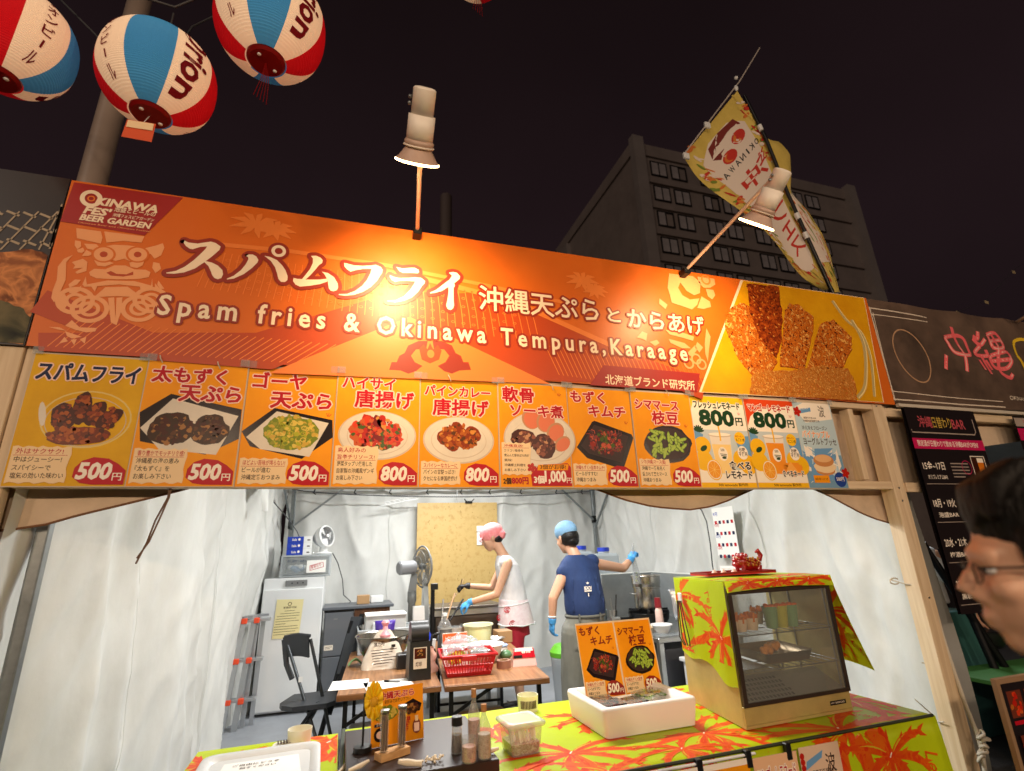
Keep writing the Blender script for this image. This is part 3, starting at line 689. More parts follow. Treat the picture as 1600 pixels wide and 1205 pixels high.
# emblem text in the corner
btext('KINAWA', 148, 320, 246, 331, .054, cream, bold=.02, fat=.03, shear=.2); a = P2(143, 311); PB.ring(a[0], a[1], .033, .036, .018, cream, rot=.4)
PB.ring(a[0], a[1], .012, .012, .006, or3)
btext("FES'", 130, 333.5, 174, 336, .050, cream, bold=.02, fat=.03, shear=.2); btext('泡盛とビールの', 178, 331, 243, 339, .030, cream, bold=.018, shear=.15); btext('沖縄フェスビアガーデン', 176, 339, 241, 345, .020, cream, bold=.016, shear=.15)
btext('BEER GARDEN', 124, 344, 237, 352, .042, cream, bold=.02, fat=.025, shear=.2); btext('Okinawa Beer and Okinawa Festival', 122, 349, 236, 358, .010, or4, bold=.01)
pr = PB.mb.obj('banner_print', banner)
# ties
for (u, v) in ((700, 590), (860, 604), (1040, 613), (340, 570), (250, 560)):
 a = P2(u, v); c = MB(); c.tube([(a[0], YBN - .004, a[1] + .012), (a[0] + .006, YBN - .012, a[1] - .004), (a[0] + .014, YBN - .004, a[1] - .02)], .0025, m_rope, 5); c.obj('cable_tie', banner)
# ================================================================== menu posters
YP = 2.405
pg_or = mat('poster_orange', (250, 168, 26), .4, col2=(240, 148, 18), scale=4); pg_ol = mat('poster_mustard', (236, 184, 26), .4, col2=(214, 158, 20), scale=4)
p_red = mat('print_crimson', (186, 20, 38), .35); p_white = mat('print_white', (250, 240, 226), .35); p_pink = mat('print_pale_pink', (252, 214, 196), .35); p_navy = mat('print_navy', (22, 34, 72), .35)
p_tan = mat('print_paper_tan', (244, 214, 170), .4); p_ink = mat('print_ink', (60, 34, 24), .4); p_dgreen = mat('print_deep_green', (24, 62, 34), .35); p_blk = mat('print_black', (28, 24, 24), .35)
p_plate = mat('print_plate', (232, 222, 206), .3, noise_amt=.15, scale=8); p_plate2 = mat('print_plate_rim', (206, 190, 170), .3); p_tray = mat('print_tray', (34, 24, 26), .25); p_yel = mat('print_yellow', (250, 196, 30), .35); p_sky = mat('print_sky_blue', (110, 160, 206), .35)
def cl(n, c): return mat(n, c, .3)
F = {'brown': [cl('food_brown', (112, 44, 16)), cl('food_dark_brown', (70, 24, 12)), cl('food_amber', (170, 84, 28)), cl('food_russet', (140, 54, 20))],
  'fritter': [cl('food_umber', (58, 34, 18)), cl('food_dark_brown', 0), cl('food_straw', (160, 110, 56)), cl('food_bark', (92, 54, 26))],
  'goya': [cl('food_lime', (176, 176, 50)), cl('food_pale_gold', (222, 196, 90)), cl('food_moss', (120, 136, 40)), cl('food_olive', (150, 150, 54)), cl('food_gold', (206, 170, 70))],
  'chili': [cl('food_red', (186, 34, 20)), cl('food_scarlet', (214, 60, 26)), cl('food_dark_red', (120, 16, 14)), cl('food_rust', (200, 90, 40)), cl('food_red', 0), cl('food_leaf', (70, 92, 30))],
  'curry': [cl('food_amber', 0), cl('food_copper', (180, 96, 36)), cl('food_russet', 0), cl('food_honey', (214, 140, 60)), cl('food_bark', 0)],
  'soki': [cl('food_cocoa', (110, 52, 38)), cl('food_rosewood', (140, 74, 52)), cl('food_dark_brown', 0), cl('food_fawn', (196, 140, 100)), cl('food_ham', (224, 120, 84))],
  'kimchi': [cl('food_brick', (150, 40, 30)), cl('food_plum', (92, 26, 28)), cl('food_coral', (196, 84, 60)), cl('food_mauve', (120, 60, 60)), cl('food_leaf', 0)],
  'bean': [cl('food_bean', (130, 160, 50)), cl('food_bean_light', (164, 190, 76)), cl('food_bean_dark', (84, 116, 34))]}
def frame_print(t, O, W_, H_, bgm, ex=(1, 0, 0), ey=(0, 0, 1), n=(0, -1, 0), rot=0):
 P = Print(O, ex, ey, n); P.rect(0, 0, W_, H_, bgm, 1); return P
def desc(P, x, y, w, lines, h=.019, first=None):
 n = len(lines); hh = n * (h + .012) + .014
 pts = []
 for i in range(13): a = i / 12; pts.append((x + w * a, y + hh + .004 * math.sin(i * 2.3)))
 pts += [(x + w + .004 * math.sin(j * 1.7), y + hh * (1 - j / 5)) for j in range(1, 5)]
 for i in range(13): a = 1 - i / 12; pts.append((x + w * a, y + .004 * math.sin(i * 1.9)))
 P.poly(pts, p_tan)
 for i, (s_, wd) in enumerate(lines):
  yy = y + hh - (i + 1) * (h + .012) + .002
  P.text(s_, x + .012, yy, h * 1.25, p_red if (first and i < first) else p_ink, bold=.012, w=min(w - .02, wd))
  if first and i == first - 1 and n > 2: P.stroke([(x + .006, yy - .005), (x + w - .008, yy - .003)], .0018, p_red)
def price(P, W_, s_, big=.088, w=.115, col=p_red):
 cx = W_ - .088
 pts = [(cx - .088, .035), (cx - .086, .07), (cx - .066, .098), (cx - .03, .113), (cx + .02, .108), (cx + .055, .088), (cx + .084, .062), (cx + .084, .006), (cx - .02, .006), (cx - .06, .012)]
 P.poly(pts, col); P.text(s_, cx - .078, .026, big, p_white, bold=.02, w=w, fat=.02, shear=.15); P.text('円', cx + .042, .022, .034, p_white, bold=.014, w=.032)
def title(P, s_, x, y, h, w, m=p_red, ol=p_pink): P.text(s_, x, y, h, m, bold=.010, w=w, outline=ol, ow=.085, fat=.028)
def sparks(P, x, y):
 for a in (1.9, 1.4, .9): P.stroke([(x + .006 * math.cos(a), y + .006 * math.sin(a)), (x + .022 * math.cos(a), y + .022 * math.sin(a))], .0022, p_red, 0)
 P.up()
def plate(P, cx, cy, rx, ry): P.ellipse(cx, cy, rx, ry, p_plate2, 40); P.ellipse(cx, cy + .002, rx * .96, ry * .96, p_plate, 40); P.ellipse(cx, cy - .004, rx * .78, ry * .75, p_plate2, 36); P.ellipse(cx, cy - .002, rx * .76, ry * .73, p_plate, 36)
def f_spam(P, W_):
 gl = cl('print_glass', (226, 200, 120))
 P.ring(W_ * .56, .265, .150, .115, .006, gl); P.ring(W_ * .56, .255, .135, .100, .003, p_plate2); P.ellipse(W_ * .13 + .02, .28, .012, .05, p_plate, 12, .2)
 for (x, y, a, b, r) in ((.13, .27, .04, .060, .25), (.185, .31, .032, .070, -.03), (.235, .29, .030, .055, -.35), (.285, .27, .03, .055, -.75)):
  x += .01; P.ellipse(x, y, a, b, F['brown'][1], 18, r, .1 and 1, .12, 3); P.lumps(x, y, a * .75, b * .85, 34, .010, F['brown'], int(x * 900), .5)
 P.ellipse(.205, .195, .105, .036, F['brown'][0], 22, .08, 1, .12, 5); P.lumps(.205, .198, .098, .030, 70, .010, F['brown'] + [cl('food_copper', 0)], 5)
def f_moz(P, W_):
 P.poly([(.0, .30), (.10, .385), (.375, .33), (.378, .20), (.26, .13), (.02, .18)], p_tray); P.poly([(.012, .235), (.11, .365), (.365, .30), (.30, .13), (.09, .15)], p_plate)
 for (x, y, a, b) in ((.125, .235, .085, .07), (.265, .235, .068, .068)):
  P.ellipse(x, y, a, b, F['fritter'][0], 26, 0, 1, .2, 2); P.lumps(x, y, a * .88, b * .85, 120, .010, F['fritter'] + F['fritter'][:2], int(x * 99), .6)
def f_goya(P, W_):
 P.poly([(.0, .235), (.12, .345), (.365, .30), (.372, .22), (.25, .12), (.04, .17)], p_tray); P.poly([(.02, .21), (.13, .33), (.35, .285), (.28, .13), (.08, .16)], p_plate)
 P.ellipse(.2, .235, .115, .075, F['goya'][2], 26, 0, 1, .15, 3); P.lumps(.2, .238, .108, .075, 190, .010, F['goya'], 8, .6)
 for k in range(16): P.ring(.2 + random.uniform(-.08, .08), .235 + random.uniform(-.05, .05), .011, .009, .004, random.choice(F['goya'][:3]), 10)
def f_chili(P, W_): plate(P, .19, .235, .175, .115); P.lumps(.185, .245, .105, .072, 60, .026, F['chili'], 3, .4); P.lumps(.185, .245, .11, .075, 130, .010, F['chili'] + [F['curry'][3]], 4, .5)
def f_curry(P, W_):
 plate(P, .19, .225, .175, .115)
 for (x, y) in ((.12, .24), (.175, .27), (.22, .22), (.26, .255), (.16, .21), (.20, .245)): P.ellipse(x, y, .042, .036, F['curry'][2], 16, x * 9, 1, .2, 2)
 P.lumps(.19, .24, .098, .062, 150, .010, F['curry'], 6, .5)
def f_soki(P, W_):
 plate(P, .215, .24, .195, .145)
 for (x, y, a, b, r) in ((.17, .345, .05, .055, .3), (.25, .335, .05, .06, -.4), (.30, .28, .045, .055, -.7), (.335, .22, .035, .05, -.9)): P.ellipse(x, y, a, b, F['soki'][3], 18, r); P.ellipse(x + .004, y - .004, a * .86, b * .86, F['soki'][4], 18, r)
 for (x, y, a, b, r) in ((.125, .24, .07, .05, .1), (.235, .205, .065, .06, -.4)): P.ellipse(x, y, a, b, F['soki'][2], 20, r, 1, .2, 4); P.lumps(x, y, a * .85, b * .85, 60, .011, F['soki'][:4], int(x * 500), .5)
def f_kimchi(P, W_):
 P.poly([(.035, .205), (.135, .345), (.15, .352), (.365, .285), (.375, .265), (.30, .105), (.27, .10), (.09, .15)], p_tray); P.poly([(.06, .215), (.145, .33), (.345, .275), (.285, .13), (.10, .175)], cl('print_tray_inner', (58, 40, 40)))
 P.lumps(.205, .235, .098, .062, 90, .011, F['kimchi'], 3, .5)
 for k in range(46):
  x, y = .205 + random.uniform(-.085, .085), .235 + random.uniform(-.055, .055); a = random.random() * 3
  P.stroke([(x, y), (x + .016 * math.cos(a), y + .016 * math.sin(a)), (x + .03 * math.cos(a + .6), y + .03 * math.sin(a + .6))], .004, random.choice(F['kimchi']), .4)
def f_bean(P, W_):
 P.ellipse(.205, .235, .15, .105, p_tray, 30, .05, 1, .08, 2); P.ellipse(.205, .24, .135, .09, cl('print_tray_inner', 0), 28)
 for k in range(34):
  x, y = .205 + random.uniform(-.10, .10), .245 + random.uniform(-.06, .06); a = random.random() * PI; m = random.choice(F['bean'])
  P.ellipse(x, y, .034, .0105, F['bean'][2], 12, a); P.ellipse(x, y + .001, .032, .009, m, 12, a)
  for d in (-.016, 0, .016): P.ellipse(x + d * math.cos(a), y + d * math.sin(a), .009, .008, F['bean'][1], 8, a, .5)
def lemonade(P, W_, top, bottom, liquid, mango):
 P.rect(0, 0, W_, .53, p_white); P.rect(0, .10, W_, .33, cl('print_pale_blue', (196, 208, 214)))
 P.poly([(0, .53), (W_, .53), (W_, .49), (.02, .49), (0, .44)] if not mango else [(0, .53), (W_, .53), (W_, .50), (.10, .47), (.03, .42), (0, .36)], mango or p_yel)
 lem = cl('food_lemon', (244, 188, 30)); lem2 = cl('food_lemon_flesh', (250, 206, 110)); lf = cl('food_dark_leaf', (34, 70, 40))
 P.poly([(W_, .30), (W_ - .10, .29), (W_ - .08, .2), (W_, .15)], p_sky); P.poly([(0, .33), (.06, .30), (.04, .24), (0, .2)], p_sky)
 for k in range(7): a = .2 + k * .4; P.ellipse(.03 + .02 * math.cos(a), .315 + .02 * math.sin(a), .022, .007, lf, 8, a)
 for (x, y, r) in ((.045, .235, .055), (.04, .15, .06), (.30, .16, .06), (.34, .13, .06)): P.ellipse(x, y, r, r * .95, lem, 22, 0, 1)
 P.ellipse(.05, .22, .026, .015, lf, 10, .5)
 P.poly([(.10, .30), (.245, .30), (.228, .075), (.12, .075)], cl('print_cup', (236, 226, 214))); P.poly([(.108, .245 if not mango else .262), (.238, .245 if not mango else .262), (.226, .08), (.123, .08)], liquid)
 P.ellipse(.172, .30, .082, .013, p_plate2, 20); P.ellipse(.172, .304, .076, .010, p_white, 20); P.stroke([(.172, .355), (.174, .30), (.172, .265)], .010, lem)
 P.ellipse(.175, .19, .032, .040, p_white, 20); P.text('500', .162, .205, .022, p_ink, w=.026); P.stroke([(.155, .19), (.2, .187)], .004, p_dgreen); P.stroke([(.16, .18), (.198, .178)], .006, p_dgreen); P.ellipse(.18, .168, .016, .007, p_dgreen, 10)
 P.ellipse(.10, .10, .050, .060, lem, 22, .2); P.ellipse(.10, .10, .045, .054, p_white, 22, .2); P.ellipse(.10, .10, .041, .049, cl('food_orange_slice', (240, 160, 50)), 22, .2)
 for k in range(9): a = k * 2 * PI / 9; P.stroke([(.10, .10), (.10 + .038 * math.cos(a), .10 + .046 * math.sin(a))], .002, lem2, .2)
 P.ellipse(W_ - .065, .285, .038, .038, p_yel, 20); P.text('有機レモン', W_ - .095, .29, .013, p_red, w=.055); P.text('丸ごと1個', W_ - .095, .266, .020, p_ink, w=.062)
 P.ellipse(W_ - .06, .20, .036, .040, p_white, 20); P.text('砂糖', W_ - .083, .205, .026, p_ink, w=.042); P.text('不使用', W_ - .09, .180, .026, p_ink, w=.06)
 if mango:
  for k in range(22): P.poly([(.2 + random.random() * .13 + dx, .06 + random.random() * .07 + dy) for dx, dy in ((0, 0), (.025, .006), (.022, .028), (-.004, .022))], random.choice([liquid, cl('food_mango', (244, 150, 44)), cl('food_mango_light', (250, 176, 80))]))
 P.text(top, .022, .455, .05, mango and p_red or p_dgreen, bold=.014, w=W_ - .05, outline=p_white, ow=.09, fat=.03)
 P.text('800', .05, .355, .125, p_dgreen, bold=.02, w=.24, fat=.035); P.text('円', .30, .36, .055, p_dgreen, bold=.014, w=.05, fat=.02)
 sparks(P, .33, .42)
 for i, s_ in enumerate(bottom): P.text(s_, W_ - .02, .10 - .05 * i if len(bottom) > 1 else .062, .052 if len(bottom) > 1 else .04, p_blk, bold=.014, anchor='r', w=(.15, .18)[i] if len(bottom) > 1 else .16, outline=p_white, ow=.09, fat=.02)
 P.rect(0, 0, W_, .028, lem); P.text('500 lemonade 製作所', W_ * .3, .006, .02, p_ink, w=.2)
def poster(i, x0, x1, label, build, z0=1.797, z1=2.332, tilt=0):
 W_ = x1 - x0; H_ = .53
 b = MB(); y = YP - .006 * (i % 2)
 def sheet(a, c): return (x0 + W_ * a, y + .0025 * math.sin(a * 5 + i) - .004 * (1 - c) ** 2, z0 + (z1 - z0) * c)
 b.box(x0 - .004, x1 + .004, y, y + .002, z0 - .004, z1 + .004, p_plate2)
 o = b.obj('menu_poster'); tag(o, label, 'poster', 'menu posters in a row under the banner')
 P = Print((x0, y - .0008, z0), (1, 0, 0), (0, 0, 1), (0, -1, 0)); build(P, W_); P.mb.obj('poster_print', o)
 for u in (.03, .97):
  t_ = MB(); t_.box(x0 + W_ * u - .018, x0 + W_ * u + .018, y - .0135, y - .0125, z1 - .012, z1 + .02, m_clear); t_.obj('clear_tape', o)
def std(bgm, food, titles, lines, pr, first=1, spark=None, nv=False):
 def f(P, W_):
  P.rect(0, 0, W_, .53, bgm); food(P, W_)
  for (s_, x, y, h, w) in titles: title(P, s_, x, y, h, w, p_navy if nv else p_red)
  desc(P, .008, .012, .185, lines, first=first); price(P, W_, pr)
  if spark: sparks(P, *spark)
 return f
poster(0, -1.222, -.832, 'first menu poster from the left, mustard with fried spam sticks in a glass bowl', std(pg_ol, f_spam, [('スパムフライ', .02, .42, .085, .35)], [('外はサクサク!', .15), ('中はジューシー!', .15), ('スパイシーで', .12), ('塩気の効いた味わい', .17)], '500', 1, nv=True))
poster(1, -.826, -.448, 'orange menu poster with two dark fritters on white paper, second from left', std(pg_or, f_moz, [('太もずく', .02, .435, .075, .28), ('天ぷら', .13, .355, .082, .235)], [('香り豊かでモッチリ食感!', .17), ('沖縄産の海の恵み', .15), ('『太もずく』を', .12), ('お楽しみ下さい', .13)], '500'))
poster(2, -.442, -.070, 'orange menu poster with yellow green bitter melon tempura on a dark square plate', std(pg_or, f_goya, [('ゴーヤ', .02, .435, .08, .22), ('天ぷら', .10, .345, .085, .255)], [('ほどよい苦味が堪らない!', .17), ('ビールが進む', .11), ('沖縄定番おつまみ', .15)], '500', spark=(.345, .31)))
poster(3, -.064, .313, 'orange menu poster with red chilli glazed fried chicken priced 800', std(pg_or, f_chili, [('ハイサイ', .02, .455, .065, .24), ('唐揚げ', .08, .365, .088, .27)], [('島人好みの', .12), ('旨辛チリソース!', .16), ('野菜タップリ使用した', .15), ('自家製の沖縄風ザンギ', .16), ('お楽しみ下さい', .11)], '800', 2))
poster(4, .319, .706, 'orange menu poster with brown pineapple curry fried chicken on white plate priced 800', std(pg_or, f_curry, [('パインカレー', .02, .445, .06, .33), ('唐揚げ', .06, .345, .088, .28)], [('スパイシーなカレーに', .16), ('パインの甘酸っぱさ!', .15), ('クセになる南国唐揚げ', .16)], '800'))
def p_soki(P, W_):
 P.rect(0, 0, W_, .53, pg_or); f_soki(P, W_); title(P, '軟骨', .02, .43, .085, .17); title(P, 'ソーキ煮', .06, .355, .07, .29); sparks(P, .33, .47)
 desc(P, .008, .06, .15, [('沖縄直送!', .1), ('コリコリ軟骨を', .1), ('煮込んだ豚あばら肉が', .13), ('美味!', .04), ('沖縄郷土料理を', .11), ('お楽しみ下さい', .11)], h=.012, first=1)
 P.text('2個', .012, .014, .032, p_ink, bold=.015, w=.04, fat=.02); P.text('800円', .055, .014, .038, p_red, bold=.015, w=.085, fat=.03)
 P.poly([(.16, .006), (W_ - .004, .006), (W_ - .004, .10), (W_ - .02, .12), (.20, .11), (.155, .06)], p_red)
 P.poly([(.19, .082), (.355, .085), (.36, .112), (.355, .115), (.195, .110)], pg_or); P.text('3個がお得!', .205, .088, .026, p_ink, bold=.012, w=.14)
 P.text('3個', .17, .018, .04, p_white, bold=.015, w=.055, fat=.03); P.text('1,000', .228, .016, .075, p_white, bold=.02, w=.115, fat=.02); P.text('円', .345, .02, .03, p_white, w=.028)
 for k in range(5): a = k * 1.257; P.ellipse(.16 + .013 * math.cos(a), .095 + .013 * math.sin(a), .012, .009, F['chili'][0], 10, a, .4)
poster(5, .712, 1.088, 'orange menu poster with simmered pork cartilage in a white bowl and 1,000 yen price', p_soki)
poster(6, 1.094, 1.470, 'orange menu poster of red kimchi in a black plastic tray priced 500', std(pg_or, f_kimchi, [('もずく', .02, .45, .07, .20), ('キムチ', .12, .375, .072, .22)], [('沖縄もずく×旨辛キムチ!', .17), ('ビールがすすむ!', .12), ('沖縄おつまみ', .11)], '500', spark=(.335, .335)))
poster(7, 1.476, 1.858, 'orange menu poster of green edamame pods in a dark bowl priced 500', std(pg_or, f_bean, [('シママース', .02, .43, .065, .28), ('枝豆', .12, .345, .082, .17)], [('シマ(沖縄)マース(塩)', .15), ('沖縄で一番有名く', .14), ('愛されて来たマース', .15), ('沖縄おつまみ', .11)], '500', spark=(.33, .33)))
poster(8, 1.864, 2.238, 'pale lemonade poster with a yellow top edge and green 800 price', lambda P, W_: lemonade(P, W_, 'フレッシュレモネード', ['食べる', 'レモネード'], cl('food_lemonade', (250, 214, 140)), None))
poster(9, 2.244, 2.612, 'mango lemonade poster with a red top corner and orange drink', lambda P, W_: lemonade(P, W_, 'マンゴーレモネード', ['食べるネード'], cl('food_mango', (244, 150, 44)), cl('print_vermilion', (222, 74, 30))))
def p_yog(P, W_):
 blue = cl('print_ice_blue', (190, 212, 222)); P.rect(0, 0, W_, .53, blue); P.rect(0, .0, W_, .2, cl('print_ice_deep', (120, 160, 190)))
 P.poly([(.02, .50), (.09, .53), (.30, .53), (.3, .43), (.08, .40), (.05, .44)], p_white)
 P.text('冷え冷えフローズン', .04, .355, .028, p_ink, w=.20); P.text('パイナップル', .03, .305, .05, cl('print_orange_ink', (236, 130, 40)), bold=.014, w=.22, outline=p_white, ow=.06); P.text('ヨーグルトブッセ', .03, .26, .048, p_ink, bold=.012, w=.26)
 P.poly([(.03, .455), (.14, .475), (.14, .50), (.03, .485)], p_sky); P.text('沖縄フェス限定', .035, .475, .016, p_white, w=.09, rot=.18)
 P.text('農薬不使用100%', .07, .425, .014, p_ink, w=.10); P.text('沖縄県産黒糖使用', .06, .405, .016, p_ink, w=.13)
 P.text('波', .20, .44, .08, cl('print_grey_ink', (120, 110, 100)), w=.05)
 for k in range(60): P.poly([(random.uniform(.0, W_ - .03) + dx, random.uniform(.02, .24) + dy) for dx, dy in ((0, 0), (.016, .005), (.012, .02))], random.choice([p_white, p_sky, blue]), .3)
 bun = cl('food_bun', (206, 140, 84)); P.ellipse(.155, .105, .075, .03, bun, 22); P.ellipse(.155, .125, .085, .035, cl('food_cream_ice', (244, 214, 170)), 22, 0, 1, .1); P.ellipse(.155, .165, .080, .038, bun, 24); P.ellipse(.155, .178, .066, .024, cl('food_bun_light', (234, 184, 130)), 22)
 P.ellipse(.035, .16, .03, .03, p_sky, 18); P.rect(.05, .03, .17, .075, pg_or); P.text('200円+税 トッピング', .058, .045, .016, p_ink, w=.1); P.ellipse(.255, .05, .045, .045, cl('print_royal_blue', (40, 70, 150)), 20); P.text('500円', .225, .04, .03, p_white, w=.06)
 for (x, y) in ((.02, .47), (.30, .09)):
  for k in range(5): a = k * 1.257; P.ellipse(x + .016 * math.cos(a) + .008, y + .018 * math.sin(a), .016, .012, F['chili'][0], 10, a, .4)
poster(10, 2.618, 2.925, 'pale blue frozen yogurt sandwich poster, rightmost of the menu row', p_yog)
# ================================================================== neighbouring banners
b = MB(); rk = crumb('photo_rock', [(60, 34, 20), (130, 74, 40), (214, 140, 84), (150, 90, 54)], 10); mesh_m = mat('photo_net', (176, 160, 138), .5); dk = mat('banner_black', (34, 28, 26), .3, col2=(48, 40, 36), scale=2)
b.box(-2.3, -1.262, YBN + .004, YBN + .008, 2.352, 3.158, dk)
o = tag(b.obj('neighbour_banner'), 'dark banner with grilled food photo and net at the left picture edge', 'banner')
P = Print((0, YBN + .002, 0), (1, 0, 0), (0, 0, 1), (0, -1, 0))
def PL(u, v): q = pp(u, v, YBN); return (min(max(q.x, -2.29), -1.266), min(max(q.z, 2.356), 3.15))
P.poly([PL(*q) for q in wobble([(-160, 420), (0, 395), (50, 388), (82, 402), (92, 430), (60, 540), (-160, 520)], 2, 4, 3)], rk); P.poly([PL(*q) for q in wobble([(-160, 480), (0, 470), (30, 478), (52, 500), (45, 536), (-160, 530)], 2, 4, 4)], crumb('photo_rock_green', [(16, 18, 12), (60, 60, 40), (110, 100, 70)], 9))
for i in range(9):
 for j in range(3): P.stroke([PL(-120 + i * 26, 318 + j * 22 + i * 2.2), PL(-100 + i * 26, 326 + j * 22 + i * 2.2)], .010, mesh_m, 0)
 P.stroke([PL(-120 + i * 30, 390), PL(-60 + i * 30, 330)], .006, mesh_m, 0)
P.mb.obj('banner_print', o)
b = MB(); nbk = mat('neon_banner_sheen', (124, 102, 88), .3, col2=(60, 50, 44), scale=1.5, bump=.3, bscale=4)  # warm reflection on the black vinyl is put into this brown base colour
def nb(a, c):
 x = 3.535 + 2.2 * a; z = 2.375 + .79 * c
 w = max(0, min(1, x - 3.5)) ; r = noise.noise((x * 1.6 + z * 2.4, z * .4, 3)); return (x, YBN + .03 - .035 * w * r - .02 * w * (1 - abs(noise.noise((x * 1.8 + z * 2.2, 1, 8)))) ** 3, z)
b.grid(nb, 60, 26, nbk)
o = tag(b.obj('neighbour_banner'), 'black wrinkled vinyl banner with pink neon style lettering right of the orange banner', 'banner')
def nfn(x, z, l):
 q = Vector(nb((x - 3.535) / 2.2, (z - 2.375) / .79)); return q + Vector((0, -.002 - l, 0))
P = Print((0, 0, 0), (1, 0, 0), (0, 0, 1), (0, -1, 0), nfn)
neon = mat('neon_pink_print', (250, 110, 116), .3); neonl = mat('neon_pink_core', (255, 190, 180), .3); nw = mat('neon_white_print', (222, 208, 190), .3); ny = mat('neon_yellow_print', (240, 200, 50), .3); nt_ = mat('neon_tan_print', (190, 150, 116), .3)
def N2(x, y): q = pp(1330 + x / 5.926, 460 + y / 5.926, YBN + .01); return (max(3.545, min(5.7, q.x)), min(3.15, max(2.39, q.z)))
def nst(px, w, m, m2=None):
 q = dens([N2(*p) for p in px]); P.stroke(q, w, m);
 if m2: P.stroke(q, w * .35, m2)
nst([(720, 208), (200, 118), (170, 130), (160, 160), (330, 900), (370, 950), (420, 965), (2600, 1140)], .010, nw); nst([(720, 252), (250, 180), (232, 190), (232, 210), (370, 850), (400, 890), (1400, 995)], .007, nw)
q = [N2(580 + 165 * math.cos(a) + 60 * math.sin(a), 565 + 90 * math.cos(a) * .9 + 230 * math.sin(a)) for a in [i * 2 * PI / 40 for i in range(41)]]; P.stroke(q, .010, nt_)
for px in ([(870, 395), (890, 440), (960, 540), (1100, 560), (1100, 480), (1070, 400), (1000, 370), (870, 395)], [(960, 290), (1000, 460), (1045, 570), (1070, 715)], [(880, 560), (885, 690)], [(1180, 340), (1190, 400), (1150, 380)], [(1150, 400), (1220, 460), (1250, 410)], [(1220, 470), (1170, 545), (1285, 560), (1270, 505)], [(1235, 560), (1300, 740)], [(1205, 600), (1240, 700)], [(1275, 600), (1325, 695)],
   [(1270, 370), (1370, 350), (1430, 480), (1330, 490), (1270, 370)], [(1300, 430), (1400, 415)], [(1320, 360), (1375, 490)], [(1320, 560), (1450, 530), (1490, 620), (1460, 680), (1360, 670), (1320, 600), (1320, 560)], [(1330, 610), (1480, 600)], [(1370, 490), (1400, 680), (1440, 740), (1500, 765), (1520, 730)]): nst(px, .034, neon, neonl)
nst([(1560, 560), (1540, 440), (1580, 410), (1640, 430), (1690, 520)], .026, ny); nst([(1560, 560), (1600, 620), (1620, 700)], .034, ny)
for (s_, u, v, h, w) in (('OKINAWA FES', 1578, 622, .045, .35),): a = pp(u, v + 3, YBN); P.text(s_, a.x, a.z, h, nw, w=w, bold=.016)
P.mb.obj('banner_print', o)
b = MB(); b.bar((3.53, YBN + .01, 2.352), (5.8, YBN + .01, 2.352), .022, .022, mat('pale_pipe', (206, 196, 180), .4)); b.obj('bottom_pipe', o)
# dark schedule board hanging beyond the right post
b = MB(); A = [pp(1402, 634, 2.39), pp(1512, 652, 2.39), pp(1600, 940, 2.39), pp(1478, 900, 2.39)]
x0, x1, z0, z1 = 3.53, 4.21, 1.05, 2.33
bb = MB(); bb.grid(lambda a, c: (x0 + (x1 - x0) * a, 2.385 + .012 * math.sin(a * 4 + c * 3), z0 + (z1 - z0) * c), 10, 16, mat('poster_black', (36, 30, 30), .25, col2=(24, 20, 22), scale=3))
o = tag(bb.obj('schedule_poster'), 'tall black schedule poster with a pink stripe and beer photo beyond the right post', 'poster')
P = Print((x0, 2.368, z0), (1, 0, 0), (0, 0, 1), (0, -1, 0)); W_ = x1 - x0; pkk = cl('print_magenta', (200, 30, 90)); gry = cl('print_grey_text', (170, 156, 146))
P.rect(0, 0, W_, 1.28, cl('print_board_black', (32, 26, 28)))
P.text('沖縄', .10, 1.145, .085, cl('print_rose', (190, 80, 90)), w=.13, bold=.01); P.text('日替わり', .235, 1.145, .085, cl('print_old_gold', (190, 160, 70)), w=.18, bold=.01); P.text('BAR', .42, 1.145, .095, cl('print_rose', 0), w=.13)
P.stroke([(.02, 1.13), (.02, 1.11), (.62, 1.11), (.64, 1.13), (.64, 1.22)], .008, gry); P.rect(.0, 1.0, W_, 1.07, pkk); P.text('限定酒が日替わりで飲める沖縄BARがOPEN!', .04, 1.015, .045, p_white, w=.58, bold=.012)
for i, (d, s_) in enumerate((('15金~17日', 'オリプレミアムBAR'), ('18月・19火', '泡盛BAR'), ('20水・21木', '梅酒BAR'), ('22金・23土', '黒糖BAR'))):
 y = .86 - i * .24; P.text(d, .03, y, .06, p_white, w=.20, bold=.012); P.text(s_, .05, y - .06, .034, p_white, w=.18)
 for k in range(5): P.stroke([(.29, y + .045 - k * .022), (.46 - .02 * (k == 4) * 3, y + .045 - k * .022)], .007, gry, 0)
 P.up(); P.stroke([(.02, y - .09), (.64, y - .09)], .004, gry)
 P.rect(.50, y - .06, .64, y + .10, p_white); P.rect(.506, y - .054, .634, y + .094, cl('print_brown_dark', (60, 28, 16))); P.poly([(.56, y - .05), (.61, y - .05), (.62, y + .08), (.56, y + .08)], cl('food_beer', (214, 120, 30))); P.rect(.56, y + .055, .62, y + .085, p_white)
P.ring(.44, .88, .045, .045, .004, pkk)
P.mb.obj('poster_print', o)
b = MB(); b.box(4.66, 5.2, 2.385, 2.39, 1.3, 2.32, cl('print_board_black', 0)); o = tag(b.obj('schedule_poster'), 'small strip of a dark poster with magenta stripe at the far right picture edge', 'poster')
P = Print((4.66, 2.383, 1.3), (1, 0, 0), (0, 0, 1), (0, -1, 0)); P.rect(0, .84, .54, .93, pkk); P.rect(0, .945, .54, 1.01, cl('print_grey_text', 0)); P.text('沖縄', .09, .95, .05, p_red, w=.1); P.text('本日', .06, .855, .06, p_white, w=.1); P.text('8/', .03, .74, .1, p_white, w=.08); P.text('15', .05, .62, .1, p_white, w=.1); P.mb.obj('poster_print', o)
